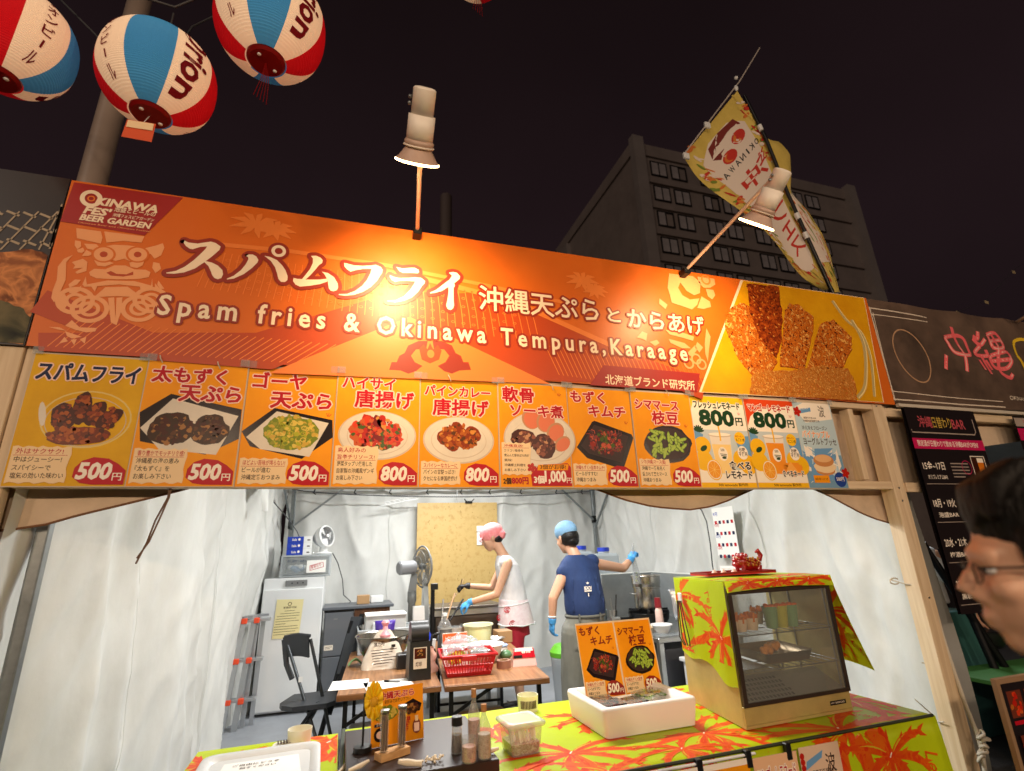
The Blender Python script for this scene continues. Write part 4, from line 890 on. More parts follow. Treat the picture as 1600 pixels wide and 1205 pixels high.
# ================================================================== clamp lamps
m_bulb = mat('lit_lens', (255, 225, 170), .4, emit=(255, 214, 150), estr=16); m_hood = mat('lamp_hood', (206, 176, 158), .35, noise_amt=.1); m_house = mat('lamp_housing', (246, 236, 222), .4); m_arm = mat('lamp_arm', (226, 204, 184), .4, .2)
def spot_lamp(base, joint, head, direction, label, power, tgt=None, sc=.74):
 t = thing('clamp_lamp', label, 'lamp', base, 0, 'clamp lamps over the banner')
 a = MB(); a.tube([base, joint], .010, m_arm, 12); a.obj('arm', t)
 c = MB(); B = Vector(base); c.box(B.x - .022, B.x + .022, B.y - .03, B.y + .05, B.z - .03, B.z + .012, m_darkm, .004); c.obj('clamp', t)
 d = Vector(direction).normalized(); R = d.to_track_quat('Z', 'Y').to_matrix().to_4x4(); M = Matrix.Translation(head) @ R @ Matrix.Diagonal((sc, sc, sc * .77, 1))      # local +Z points where the lamp shines
 h = MB(); h.lathe([(.03, -.475), (.052, -.47), (.060, -.46), (.060, -.30)], m_house, 20, M); h.lathe([(.072, -.30), (.072, -.13)], m_house, 20, M)
 h.lathe([(.060, -.30), (.072, -.30)], m_house, 20, M, cap=False); h.obj('housing', t)
 r = MB(); r.lathe([(.074, -.14), (.080, -.13), (.080, -.115), (.074, -.105)], m_hood, 22, M); r.lathe([(.082, -.105), (.086, -.10), (.082, -.092)], m_house, 22, M); r.obj('collar', t)
 s_ = MB(); s_.lathe([(.066, -.095), (.105, -.02), (.118, -.004), (.120, 0), (.110, 0), (.06, -.085)], m_hood, 28, M, cap=False); s_.obj('reflector', t)
 l = MB(); l.lathe([(.1185, -.003), (.1225, .004), (.1225, .010), (.112, .014)], m_bulb, 28, M, cap=False); l.lathe([(.001, .004), (.105, .0)], m_bulb, 28, M, cap=False); l.obj('lens', t)
 k = MB(); k.ell(M @ Vector((.072, 0, -.40)), .008, m_galv, 8, 6); k.ell(M @ Vector((.072, 0, -.36)), .008, m_galv, 8, 6); k.tube([joint, M @ Vector((0, 0, -.2))], .011, m_arm, 8); k.obj('knob', t)
 L = Vector(head) + d * .03
 lamp('SPOT', L, power, (1.0, .66, .34), .05, spot=math.radians(110), blend=1, target=tgt or (L + d), name='clamp_lamp_light')
h1 = pp(652, 252, 1.75)
spot_lamp(pp(652, 362, 2.36), pp(656, 258, 1.80), h1, (.0, .74, -.67), 'clamp lamp on a straight upright arm left of centre on the banner', 92, (.31, 2.39, 2.66))
h2 = pp(1182, 350, 1.75)
spot_lamp(pp(1070, 424, 2.36), pp(1200, 286, 1.72), h2, (-.12, .71, -.69), 'clamp lamp on a slanting arm toward the right end of the banner', 52, (1.98, 2.39, 2.72))
# ================================================================== paper lanterns
LR, LW, LB, LDR = mat('lantern_red', (206, 18, 30), .6, emit=(206, 20, 28), estr=.16), mat('lantern_white', (240, 222, 202), .6, emit=(250, 196, 150), estr=.24), mat('lantern_blue', (70, 150, 206), .6, emit=(50, 120, 170), estr=.14), mat('lantern_lettering', (120, 10, 24), .6)
LG = mat('lantern_glow', (250, 236, 190), .6, emit=(255, 232, 180), estr=.6); LC = mat('lantern_cap_red', (120, 14, 14), .35)
def lantern(c, rot, label, R=.235, H=.285, tagit=True, tilt=(0, 0)):
 t = thing('paper_lantern', label, 'lantern', (c.x, c.y, c.z), 0, 'striped festival lanterns overhead')
 M = Matrix.Translation(c) @ Euler((tilt[0], tilt[1], rot)).to_matrix().to_4x4()
 seq = [LW, LB, LW, LR, LW, LB, LW, LR]; nr = 56; seg = 48
 rings = [-.94 + 1.88 * i / (2 * nr) for i in range(2 * nr + 1)]
 for k in range(8):
  b = MB(M); m = seq[k]
  def f(a, q, k=k):
   s_ = rings[int(round(q * 2 * nr))]; r = R * (1 - abs(s_) ** 2.35) ** .5 if abs(s_) < 1 else 0
   r = max(r, R * .33) * (1 + (.012 if int(round(q * 2 * nr)) % 2 else 0)); an = (k + a) * PI / 4
   return (r * math.cos(an), r * math.sin(an), H * s_)
  b.grid(f, 6, 2 * nr, m, smooth=False); b.obj('paper_panel', t)
 cp = MB(M); cp.lathe([(.01, -H * .94 - .012), (R * .30, -H * .94 - .012), (R * .345, -H * .94), (R * .345, -H * .94 + .02)], LC, 28); cp.obj('bottom_cap', t); cp = MB(M); cp.lathe([(R * .345, H * .93), (R * .345, H * .94 + .015), (R * .1, H * .94 + .02)], LC, 28); cp.obj('top_cap', t)
 st = MB(M);
 for a in (.6, 3.4): st.ell((R * .2 * math.cos(a), R * .2 * math.sin(a), -H * .94 - .014), (.009, .009, .004), m_white, 8, 6)
 st.obj('stud', t)
 # lettering wrapped round the paper
 def wrap(an0):
  def fn(x, z, l):
   s_ = max(-.93, min(.93, z / H)); r = R * (1 - abs(s_) ** 2.35) ** .5 * 1.016 + l + .0015; an = an0 + x / R
   return Vector((r * math.cos(an), r * math.sin(an), z))
  return fn
 for k, an in ((0, PI / 8), (4, PI / 8 + PI)):
  P = Print((0, 0, 0), (1, 0, 0), (0, 0, 1), (0, -1, 0), wrap(an)); P.mb.M = M
  for i, ch in enumerate('オリオンビール'):
   if ch == 'ー': P.stroke([(0.0, .165 - i * .055 + .035), (0, .165 - i * .055 + .005)], .008, LDR)
   else: P.text(ch, -.02, .165 - i * .055, .05, LDR, w=.04, bold=.016)
  P.mb.obj('lettering', t)
 for k, an in ((2, PI / 8 + PI / 2), (6, PI / 8 - PI / 2)):
  P = Print((0, 0, 0), (1, 0, 0), (0, 0, 1), (0, -1, 0), wrap(an)); P.mb.M = M
  P.text('Orion', -.055, .17, .15, LDR, w=.34, bold=.018, rot=-PI / 2, fat=.012); P.mb.obj('lettering', t)
 cd = MB(); cd.tube([M @ Vector((0, 0, H * .95)), M @ Vector((0, 0, H * .95 + .18))], .004, m_cable, 6); cd.obj('cord', t)
 g_ = MB(); q = M @ Vector((0, 0, -H * .96))
 if tagit:
  g_.tube([q, q + Vector((-.012, -.01, -.05))], .0015, m_white, 5); cc = q + Vector((-.02, -.01, -.05))
  g_.add([cc + Vector(v) for v in ((-.05, 0, 0), (.055, -.01, -.005), (.055, -.012, -.10), (-.055, -.002, -.09))], [(0, 1, 2, 3)], cl('tag_orange', (220, 90, 50))); g_.add([cc + Vector(v) for v in ((-.045, -.004, -.005), (.05, -.014, -.01), (.05, -.0142, -.045), (-.046, -.0045, -.04))], [(0, 1, 2, 3)], p_tan); g_.obj('paper_tag', t)
 else:
  for k in range(5): g_.tube([q, q + Vector((-.01 + .008 * k, 0, -.10)), q + Vector((-.03 + .014 * k, 0, -.20 - .01 * k))], .0016, LC, 5)
  g_.obj('tassel', t)
c1 = pp(248, 122, 2.05); c2 = pp(424, 40, 2.0); c0 = pp(16, 62, 2.0)
lantern(c1, -2.6, 'whole red white and blue lantern with an orange paper tag, middle of the row', .215, .212)
lantern(c2, -2.65, 'largest striped lantern cut by the top picture edge with thin red tassel', .235, .235, False)
lantern(c0, -.95, 'striped lantern cut by the left picture edge', .205, .205, False)
c4 = pp(745, -66, 2.1); lantern(c4, -2.0, 'lantern almost out of frame at the top middle', .2, .25, False)
cb = MB(); pth = [c0 + Vector((-.9, 0, .5)), c0 + Vector((0, 0, .42)), c1 + Vector((0, .0, .42)), c2 + Vector((0, 0, .42)), c4 + Vector((0, 0, .42)), c4 + Vector((1.5, 0, .5))]
cb.tube(pth, .006, m_cable, 6); a = pp(105, 20, 2.3); cb.tube([pp(95, 0, 2.3), pp(165, 70, 2.2), c1 + Vector((-.05, .1, .25))], .005, m_cable, 6); cb.tube([c1 + Vector((0, .1, .25)), pp(300, 42, 2.3), pp(345, 20, 2.3)], .005, m_cable, 6)
tag(cb.obj('lantern_cable'), 'thin grey cable that the striped lanterns hang from', 'cable')
# ================================================================== nobori flag behind the banner
YF2 = 3.0
nb_ = thing('nobori_flag', 'tall yellow festival flag on a tilted black and white pole behind the banner', 'flag', (4.0, YF2, 0))
A_, B_, T_ = pp(1068, 242, YF2), pp(1155, 128, YF2), pp(1187, 75, YF2)
b = MB(); b.tube([A_, B_, T_], .007, mat('flag_rod', (190, 180, 172), .4), 8); b.ell(pp(1150, 122, YF2), .02, m_white, 8, 6); b.ell(pp(1150, 138, YF2), (.022, .02, .035), m_white, 8, 6); b.obj('top_arm', nb_)
mast = [pp(1163, 150, YF2), pp(1196, 215, YF2 - .03), pp(1232, 305, YF2 - .04), pp(1262, 372, YF2 - .03), pp(1303, 462, YF2)]
base = mast[-1] + (mast[-1] - mast[-2]).normalized() * .5
b = MB(); b.tube(mast + [base], .016, m_dark, 10); b.obj('mast', nb_)
b = MB(); b.tube([base, Vector((4.3, YF2, 0))], .02, m_galv, 10); b.obj('lower_mast', nb_)
for (u, v) in ((1246, 338), (1259, 368), (1188, 200)):
 b = MB(); q = pp(u, v, YF2 - .036); d = (mast[3] - mast[2]).normalized(); b.tube([q - d * .03, q + d * .03], .021, m_white, 10); b.obj('loop_strap', nb_)
for (u, v) in ((1072, 244), (1105, 196)):
 b = MB(); q = pp(u, v, YF2 - .01); b.box(q.x - .03, q.x + .03, q.y - .012, q.y + .012, q.z - .03, q.z + .03, m_white, .006); b.obj('loop_strap', nb_)
fy = mat('flag_yellow', (226, 200, 104), .8, col2=(206, 180, 84), scale=5); fw = mat('flag_pale', (232, 216, 202), .8); frd = mat('flag_red', (196, 50, 36), .8); fbk = mat('flag_black', (30, 24, 24), .8); fo = mat('flag_orange', (214, 120, 50), .8); fg = mat('flag_green', (120, 140, 50), .8)
# bilinear cloth between measured edges: left edge (free) and mast edge
Lf = [(1068, 244), (1095, 272), (1130, 305), (1160, 338), (1195, 372), (1230, 402), (1262, 430), (1290, 452)]
Rt = [(1152, 142), (1178, 185), (1197, 222), (1215, 270), (1234, 315), (1255, 360), (1278, 410), (1299, 455)]
def fcl(a, b_, dep=0.0):
 f = min(b_, .9999) * 7; i = int(f); t_ = f - i
 l = pp(Lf[i][0] * (1 - t_) + Lf[i + 1][0] * t_, Lf[i][1] * (1 - t_) + Lf[i + 1][1] * t_, YF2 + .05); r = pp(Rt[i][0] * (1 - t_) + Rt[i + 1][0] * t_, Rt[i][1] * (1 - t_) + Rt[i + 1][1] * t_, YF2)
 p = l.lerp(r, a); p.y += .05 * math.sin(b_ * 9 + a * 2) * (1 - a) - dep; return p
b = MB(); b.grid(lambda a, c: tuple(fcl(a, c)), 14, 40, fy); fl_ = b.obj('flag_cloth', nb_)
P = Print((0, 0, 0), (1, 0, 0), (0, 0, 1), (0, -1, 0), lambda x, y, l: fcl(x, y, .004 + l * 2))
P.l += 1; P.mb.grid(lambda a, c: tuple(P.P(.5 + (a - .5) * .72 * min(1, .45 + 8 * min(c, 1 - c)), .06 + .80 * c, P.l)), 10, 40, fw); P.l += 1
rf = random.Random(4)
P.poly([(.30, .08), (.5, .06), (.75, .07), (.8, .11), (.62, .13), (.45, .14), (.34, .17), (.26, .14)], mat('flag_brown', (120, 40, 34), .8))
for (x, y) in ((.68, .15), (.44, .19)): P.ellipse(x, y, .11, .030, frd, 14); P.ellipse(x, y, .085, .022, fo, 14); P.ellipse(x, y, .04, .01, frd, 10)
ty = [('O', .84), ('K', .73), ('I', .64), ('N', .54), ('A', .44), ('W', .33), ('A', .22)]
def mt(P, ch, x, y, w, h, m):
 vs, fs, x0, x1, y0, y1 = glyphs(ch, .016); P.l += 1
 P.mb.add([P.P(x - (a - x0) / (x1 - x0) * w, y + (1 - (c - y0) / (y1 - y0)) * h, P.l) for a, c in vs], fs, m)
for ch, x in ty: mt(P, ch, x + (.025 if ch == 'I' else .05), .225, .022 if ch == 'I' else .075, .030, fbk)
mt(P, '沖', .86, .30, .58, .085, frd); mt(P, 'ぶ', .97, .285, .22, .05, frd); mt(P, '縄', .90, .42, .6, .085, frd); mt(P, 'フ', .85, .53, .5, .07, frd); mt(P, 'ェ', .8, .62, .4, .06, frd); mt(P, 'ス', .85, .70, .5, .07, frd)
for k in range(150):
 y = rf.random(); x = rf.choice([rf.uniform(.02, .16), rf.uniform(.02, .16), rf.uniform(.9, .98)]) if y < .84 else rf.random() * .96
 P.ellipse(x, y, rf.uniform(.02, .06), rf.uniform(.005, .013), rf.choice([fo, fg, fy, frd, fw, fo]), 8, rf.random(), .2)
P.mb.obj('flag_print', nb_)
Ro = [(1197, 218), (1218, 222), (1234, 240), (1236, 275), (1232, 298), (1262, 330), (1284, 365), (1296, 395), (1303, 425), (1312, 458)]
Ri = [(1196, 218), (1206, 242), (1217, 270), (1228, 295), (1235, 312), (1246, 338), (1258, 366), (1270, 394), (1285, 425), (1300, 458)]
def fc2(a, b_, dep=0.0):
 f = min(b_, .9999) * 9; i = int(f); t_ = f - i
 l = pp(Ri[i][0] * (1 - t_) + Ri[i + 1][0] * t_, Ri[i][1] * (1 - t_) + Ri[i + 1][1] * t_, YF2 + .01); r = pp(Ro[i][0] * (1 - t_) + Ro[i + 1][0] * t_, Ro[i][1] * (1 - t_) + Ro[i + 1][1] * t_, YF2 + .06)
 p = l.lerp(r, a); p.y -= .02 * math.sin(a * 3) + dep; return p
b = MB(); b.grid(lambda a, c: tuple(fc2(a, c)), 8, 30, fy); b.obj('flag_cloth', nb_)
P = Print((0, 0, 0), (1, 0, 0), (0, 0, 1), (0, -1, 0), lambda x, y, l: fc2(x, y, .004 + l * 2))
P.l += 1; P.mb.grid(lambda a, c: tuple(P.P(.08 + a * .6, .42 + .42 * c, P.l)), 6, 24, fw); P.l += 1
for k in range(50): P.ellipse(rf.uniform(.06, .92), rf.uniform(.35, .98), rf.uniform(.04, .12), rf.uniform(.006, .016), rf.choice([fo, fg, frd, fy, fw]), 8, rf.random(), .2)
P.mb.obj('flag_print', nb_)
# little paper pennants on a string to the right
b = MB(); pts = [pp(u, v, 4.2) for u, v in ((1440, 505), (1497, 487), (1541, 470), (1583, 423), (1640, 380))]; b.tube(pts, .003, m_cable, 5); tag(b.obj('pennant_string'), 'thin string holding small paper pennants above the neon banner', 'string')
for i, (u, v) in enumerate(((1497, 487), (1541, 470), (1583, 423))):
 q = pp(u, v, 4.2); b = MB(Matrix.Translation(q) @ Matrix.Rotation(.35 - .2 * i, 4, 'Y')); b.box(-.035, .035, -.002, .002, -.05, -.002, mat('pennant_paper', (190, 170, 130), .7)); tag(b.obj('pennant'), ('lowest small paper pennant just above the neon banner', 'middle small paper pennant above the neon banner', 'highest small paper pennant near the right picture edge')[i], 'pennant', 'paper pennants on a string')
b = MB(); b.tube([pp(1580, 508, 2.5), pp(1602, 495, 2.3), pp(1640, 470, 2.1)], .012, m_arm, 8); tag(b.obj('banner_bracket'), 'short lit metal bracket clamped to the top of the neon banner', 'lamp arm')
# ================================================================== inside the tent
def ML(loc, rz=0): return Matrix.Translation(loc) @ Matrix.Rotation(rz, 4, 'Z')
def single(mb, name, label, cat, group=None): return tag(mb.obj(name), label, cat, group)
m_frz = mat('freezer_white', (222, 225, 226), .3, noise_amt=.05, scale=3); m_cab = mat('cabinet_grey', (92, 96, 102), .45); m_wood = wood('dark_walnut_panel', (134, 86, 54), (96, 58, 34), 'Z')
# gold bamboo-pattern board on the back wall
t = thing('backing_board', 'gold mottled sheet board clipped to the back cloth wall', 'board', (1.5, 7.1, 0))
b = MB(); b.box(.93, 2.04, 7.10, 7.112, .55, 2.165, mat('gold_board', (196, 166, 104), .5, col2=(176, 140, 76), scale=14, contrast=(.28, .5), bump=.3, bscale=40), .002); b.obj('sheet', t)
sp_ = MB(); rnd = random.Random(2)
for k in range(90):
 x, z = 1.0 + rnd.random() * 1.0, .9 + rnd.random() * 1.2 ** 2 * .85; w = rnd.uniform(.004, .012); sp_.add([(x, 7.0985, z), (x + w, 7.0985, z), (x + w * .7, 7.0985, z + w * 2), (x, 7.0985, z + w * 1.5)], [(0, 1, 2, 3)], mat('board_spot', (150, 120, 62), .6))
o = sp_.obj('stain', t); o['kind'] = 'stuff'
b = MB(); b.box(1.58, 1.68, 7.07, 7.10, 2.155, 2.185, m_darkm, .004); b.tube([(1.60, 7.06, 2.17), (1.56, 7.05, 2.21)], .007, m_darkm, 6); b.tube([(1.66, 7.06, 2.17), (1.70, 7.05, 2.21)], .007, m_darkm, 6); b.obj('clip', t)
b = MB(); b.tube([(1.45, 7.06, 2.17), (1.455, 7.0, 2.33)], .006, m_white, 6); b.obj('hanger', t)
P = Print((1.74, 7.085, 1.60), (1, 0, 0), (0, 0, 1), (0, -1, 0), step=6e-5); P.rect(0, 0, .30, .25, m_paper); P.rect(0, .165, .30, .175, p_ink)
for (x, y) in ((.07, .13), (.20, .13), (.07, .05), (.20, .05)): P.ring(x, y, .035, .018, .006, p_ink); P.stroke([(x - .03, y - .01), (x + .03, y + .012)], .008, p_red)
single(P.mb, 'notice_sheet', 'small white illustrated notice fixed to the gold board beside the pink cap', 'notice')
# tangled white hook strip
b = MB(); x, z = pp(590, 792, 7.0).x, pp(590, 792, 7.0).z
b.tube([(x, 7, z), (x + .15, 6.99, z + .03), (x + .3, 6.99, z + .06), (x + .52, 7, z + .10)], .008, m_white, 6)
for k in range(5): q = (x + .12 + .06 * k, 6.985, z + .05 + .01 * k); b.tube([(q[0] + .03 * math.cos(a), q[1], q[2] + .02 * math.sin(a)) for a in [i * .7 for i in range(8)]], .005, m_white, 5)
single(b, 'wire_hanger', 'white plastic hanger hooked on the back wall cord left of the gold board', 'hanger')
# freezer with permit sheet
t = thing('freezer', 'white upright freezer with a cream permit sheet on its door', 'freezer', (-.47, 6.7, 0))
b = MB(); b.box(-.775, -.165, 6.42, 6.98, .03, 1.31, m_frz, .008); b.obj('body', t)
b = MB(); b.box(-.772, -.168, 6.385, 6.416, .05, 1.20, m_frz, .008); b.obj('door', t)
b = MB(); b.box(-.56, -.34, 6.405, 6.418, 1.225, 1.285, m_grey, .002);
for k in range(3): b.box(-.50 + .055 * k, -.485 + .055 * k, 6.400, 6.404, 1.25, 1.262, m_dark)
b.obj('control_panel', t)
P = Print((-.64, 6.38, .72), (1, 0, 0), (0, 0, 1), (0, -1, 0), step=6e-5); cr = mat('cream_permit', (226, 214, 160), .7); P.poly([(0, 0), (.26, -.01), (.28, .37), (.015, .38)], cr)
P.ring(.145, .33, .018, .018, .006, p_ink, 6); P.text('営業許可証', .085, .285, .022, p_ink, w=.13)
for i, (a, b_) in enumerate(((.10, .2), (.06, .25), (.03, .25), (.02, .22), (.02, .25), (.02, .12), (.01, .24), (.01, .25), (.01, .22), (.01, .25))): y = .262 - i * .025; P.stroke([(a, y), (b_, y + .002)], .004, p_ink)
P.mb.obj('permit_sheet', t)
# drawer case, glove boxes, circulator fan on the freezer
t = thing('drawer_case', 'clear plastic drawer case standing on top of the white freezer', 'storage case', (-.37, 6.6, 1.312))
b = MB(); fcl_ = mat('frosted_plastic', (196, 204, 208), .3, alpha=.55)
b.box(-.63, -.11, 6.42, 6.80, 1.313, 1.335, fcl_, .003); b.box(-.63, -.11, 6.42, 6.80, 1.525, 1.545, fcl_, .003); b.box(-.63, -.61, 6.42, 6.80, 1.336, 1.524, fcl_); b.box(-.13, -.11, 6.42, 6.80, 1.336, 1.524, fcl_); b.box(-.608, -.132, 6.79, 6.80, 1.336, 1.524, fcl_); b.obj('case', t)
b = MB(); b.box(-.605, -.135, 6.41, 6.42, 1.342, 1.518, m_clear); b.box(-.60, -.14, 6.43, 6.77, 1.342, 1.35, fcl_); b.obj('drawer', t)
b = MB(); rnd = random.Random(6)
for k in range(18): b.ell((-.55 + rnd.random() * .20, 6.47 + rnd.random() * .08, 1.375 + rnd.random() * .05), (.035, .02, .025), mat('bag_blue', (130, 160, 190), .4) if k % 2 else m_white, 8, 5)
o = b.obj('drawer_contents', t); o['kind'] = 'stuff'
P = Print((-.36, 6.404, 1.355), (1, 0, 0), (0, 0, 1), (0, -1, 0), step=6e-5); P.rect(0, 0, .2, .13, m_paper); P.poly([(.035, .02), (.18, .055), (.17, .11), (.03, .075)], cl('stamp_red', (186, 80, 80))); P.poly([(.042, .028), (.172, .06), (.165, .103), (.038, .069)], m_paper); P.text('書類在中', .048, .038, .04, cl('stamp_red', 0), w=.11, rot=.24, bold=.01); P.text('おしぼり・ふきん', -.20, .115, .03, p_navy, w=.2); P.mb.obj('label_sheet', t)
for k in range(3):
 t = thing('glove_box', ('bottom', 'middle', 'top')[k] + ' blue and white glove box in the stack above the freezer', 'box', (-.48, 6.6, 1.546 + k * .066), 0, 'stacked glove boxes'); z = 1.5462 + k * .0665
 b = MB(); b.box(-.59, -.42, 6.50, 6.62, z, z + .065, cl('box_blue', (30, 62, 170)), .002); b.obj('blue_end', t)
 b = MB(); b.box(-.419, -.33, 6.50, 6.62, z, z + .065, m_white, .002); b.obj('white_end', t)
 P = Print((-.54, 6.498, z + .02), (1, 0, 0), (0, 0, 1), (0, -1, 0)); P.text('Safe', 0, 0, .035, p_white, w=.05); P.ellipse(.075, .015, .012, .014, p_white); P.rect(.16, 0, .19, .012, p_ink); P.mb.obj('lettering', t)
b = MB(Matrix.Translation((-.36, 6.68, 1.58))); b.grid(lambda a, c: (.11 * a - .02, .02 * math.sin(a * 7 + c * 5) , .18 * c - .03 + .01 * math.sin(a * 9)), 8, 8, m_clear); single(b, 'plastic_bag', 'crumpled clear bag behind the blue glove boxes', 'bag')
t = thing('circulator_fan', 'small white round circulator fan on the drawer case', 'fan', (-.2, 6.62, 1.546))
b = MB(); b.lathe([(.095, 0), (.10, .012), (.085, .022), (.04, .03)], m_white, 28, c=(-.205, 6.62, 1.5455)); b.lathe([(.045, .02), (.04, .12)], m_white, 16, c=(-.205, 6.62, 1.546)); b.obj('base', t)
M = Matrix.Translation((-.20, 6.60, 1.74)) @ (Vector((.75, -.62, .22)).normalized().to_track_quat('Z', 'Y').to_matrix().to_4x4())
b = MB(M); b.lathe([(.02, -.12), (.07, -.11), (.105, -.06), (.115, -.02)], mat('fan_shell', (186, 188, 192), .4), 28, cap=False); b.lathe([(.12, -.03), (.124, .035), (.108, .045), (.104, .03)], m_white, 32, cap=False); b.obj('shell', t)
b = MB(M)
for k in range(26):
 a = k * 2 * PI / 26; b.tube([(.02 * math.cos(a), .02 * math.sin(a), .05), (.104 * math.cos(a + .2), .104 * math.sin(a + .2), .034)], .0015, m_grey, 4)
b.obj('grille', t)
b = MB(M);
for k in range(3):
 a = k * 2 * PI / 3; b.add([(.02 * math.cos(a), .02 * math.sin(a), .02), (.095 * math.cos(a - .4), .095 * math.sin(a - .4), .0), (.098 * math.cos(a + .5), .098 * math.sin(a + .5), .03), (.03 * math.cos(a + 1), .03 * math.sin(a + 1), .03)], [(0, 1, 2, 3)], m_white)
b.ell((0, 0, .04), (.022, .022, .012), m_white, 12, 6); b.obj('blade', t)
b = MB(); b.tube([pp(507, 862, 6.6), pp(520, 865, 6.8), pp(528, 880, 6.9), pp(535, 905, 7.0), pp(537, 930, 7.0), pp(548, 940, 6.9), pp(540, 950, 6.7)], .006, m_cable, 6); single(b, 'power_cord', 'grey cord running down the back wall from the white circulator fan', 'cord')
b = MB(); b.tube([pp(423, 768, 6.4), pp(428, 785, 6.4), pp(448, 808, 6.6), pp(464, 830, 6.6), pp(470, 845, 6.6), pp(488, 851, 6.62)], .006, m_cable, 6); single(b, 'hanging_cable', 'dark cord looping from the tent corner to the glove boxes', 'cord')
# dark cabinet behind the freezer
t = thing('office_cabinet', 'dark grey metal cabinet with walnut side standing right of the freezer', 'cabinet', (.2, 6.7, 0))
b = MB(); b.box(-.14, .17, 6.45, 6.95, .05, .935, m_cab, .004); b.box(-.16, .60, 6.42, 7.0, .955, .985, m_cab, .004); b.box(-.145, .17, 6.44, 6.96, .936, .954, m_dark); b.obj('body', t)
b = MB(); b.box(.172, .56, 6.46, 6.50, .05, .953, m_wood, .002); b.obj('side_panel', t)
b = MB(); b.box(-.13, .16, 6.43, 6.447, .50, .93, m_cab, .004); b.box(-.13, .16, 6.43, 6.447, .07, .49, m_cab, .004); b.obj('drawer_front', t)
P = Print((-.12, 6.428, .56), (1, 0, 0), (0, 0, 1), (0, -1, 0), step=6e-5); P.rect(0, 0, .09, .05, p_plate); P.rect(.01, .03, .08, .035, p_ink); P.rect(.01, .015, .06, .02, p_ink); P.rect(.08, .30, .12, .31, m_grey); P.mb.obj('sticker', t)
# aluminium stepladder with orange feet
t = thing('stepladder', 'folded aluminium stepladder with orange corner caps leaning beside the freezer', 'stepladder', (-.87, 6.0, 0))
def lad(x, y, lean, top, n):
 for s_ in (0, 1):
  b = MB(); q0 = Vector((x + .10 * s_, y + .05 * s_, 0)); q1 = Vector((x + .05 + .085 * s_ + lean, y + .03 + .05 * s_, top)); b.bar(q0, q1, .028, .05, m_alu, (1, 0, 0)); b.obj('rail', t)
 for z in n:
  k = z / top; b = MB(); c = Vector((x + (.05 + lean) * k + .04, y + .05, z)); b.box(c.x - .035, c.x + .19, c.y - .01, c.y + .09, z - .02, z + .005, m_alu, .002); b.obj('step', t)
  for d in (-.035, .075): b = MB(); b.box(c.x + d - .025, c.x + d + .025, c.y - .06, c.y - .02, z - .03, z + .02, m_orangep, .008); b.obj('corner_cap', t)
lad(-.955, 5.99, .04, .985, (.26, .60, .95))
for s_ in (0, 1):
 b = MB(); b.bar((-.80 + .07 * s_, 6.12 + .06 * s_, 0), (-.76 + .05 * s_, 6.10 + .05 * s_, .92), .024, .04, m_alu, (1, 0, 0)); b.obj('rear_rail', t)
b = MB(); b.bar((-.90, 6.02, .975), (-.70, 6.22, .975), .09, .02, mat('ladder_top', (150, 152, 156), .4, .6)); b.obj('top_plate', t)
# folding chair in front of the freezer
t = thing('folding_chair', 'black folding chair with an open steel frame in front of the freezer', 'chair', (-.2, 4.9, 0))
mch = mat('chair_vinyl', (40, 44, 50), .5, bump=.15, bscale=300); mfr = mat('chair_frame', (66, 70, 74), .35, .7)
b = MB(); b.grid(lambda a, c: (-.40 + .20 * a - .015 * c, 4.96 - .09 * a + .02 * math.sin(a * 3), .745 + .155 * c + .012 * math.sin(a * PI)), 8, 6, mch); b.grid(lambda a, c: (-.395 + .20 * a - .015 * c, 4.985 - .09 * a + .02 * math.sin(a * 3), .745 + .155 * c + .012 * math.sin(a * PI)), 8, 6, mch)
b.tube([(-.405, 4.972, .90), (-.30, 4.95, .914), (-.205, 4.885, .905)], .014, mch, 8); b.obj('backrest', t)
b = MB(); b.M = Matrix();
st_ = [(-.36, 4.72), (-.38, 4.80), (-.30, 5.05), (-.02, 5.06), (.03, 4.98), (.02, 4.70), (-.04, 4.64), (-.28, 4.64)]
b.hexa([(x, y, .43) for x, y in st_], [(x, y, .462) for x, y in st_], mch); b.obj('seat', t)
for (p, q) in (((-.40, 4.99, .90), (.0, 4.62, 0)), ((-.20, 4.90, .88), (.06, 4.85, 0))): b = MB(); b.tube([p, Vector(p).lerp(Vector(q), .45), q], .013, mfr, 10); b.obj('leg', t)
for (p, q) in (((-.10, 4.70, .46), (-.42, 4.90, 0)), ((-.06, 5.0, .46), (-.30, 5.20, 0))): b = MB(); b.bar(p, q, .035, .02, m_darkm); b.obj('leg', t)
b = MB(); b.tube([(-.405, 4.99, .88), (-.37, 4.97, .70), (-.315, 4.92, .60)], .022, mch, 10); b.obj('grip_sleeve', t)
b = MB(); b.box(-.262, -.232, 4.84, 4.846, .585, .62, m_white); b.obj('sticker', t)
b = MB(); b.tube([(-.02, 4.66, .10), (.05, 4.86, .10)], .01, mfr, 8); b.obj('stretcher', t)
# a second folded chair leaning on the cabinet
t = thing('folding_chair', 'black folding chair folded flat against the table end left of the steel bowl', 'chair', (.1, 5.3, 0))
b = MB(); b.bar((-.02, 5.0, .30), (.22, 5.5, .98), .04, .02, m_darkm); b.obj('leg', t); b = MB(); b.bar((-.10, 5.0, .05), (.13, 5.45, .93), .03, .03, m_darkm); b.obj('leg', t)
b = MB(); b.hexa([(.02, 5.2, .55), (.06, 5.24, .55), (.16, 5.5, .95), (.12, 5.48, .97)], [(.10, 5.16, .55), (.14, 5.2, .55), (.25, 5.46, .95), (.21, 5.44, .97)], mch); b.obj('backrest', t)
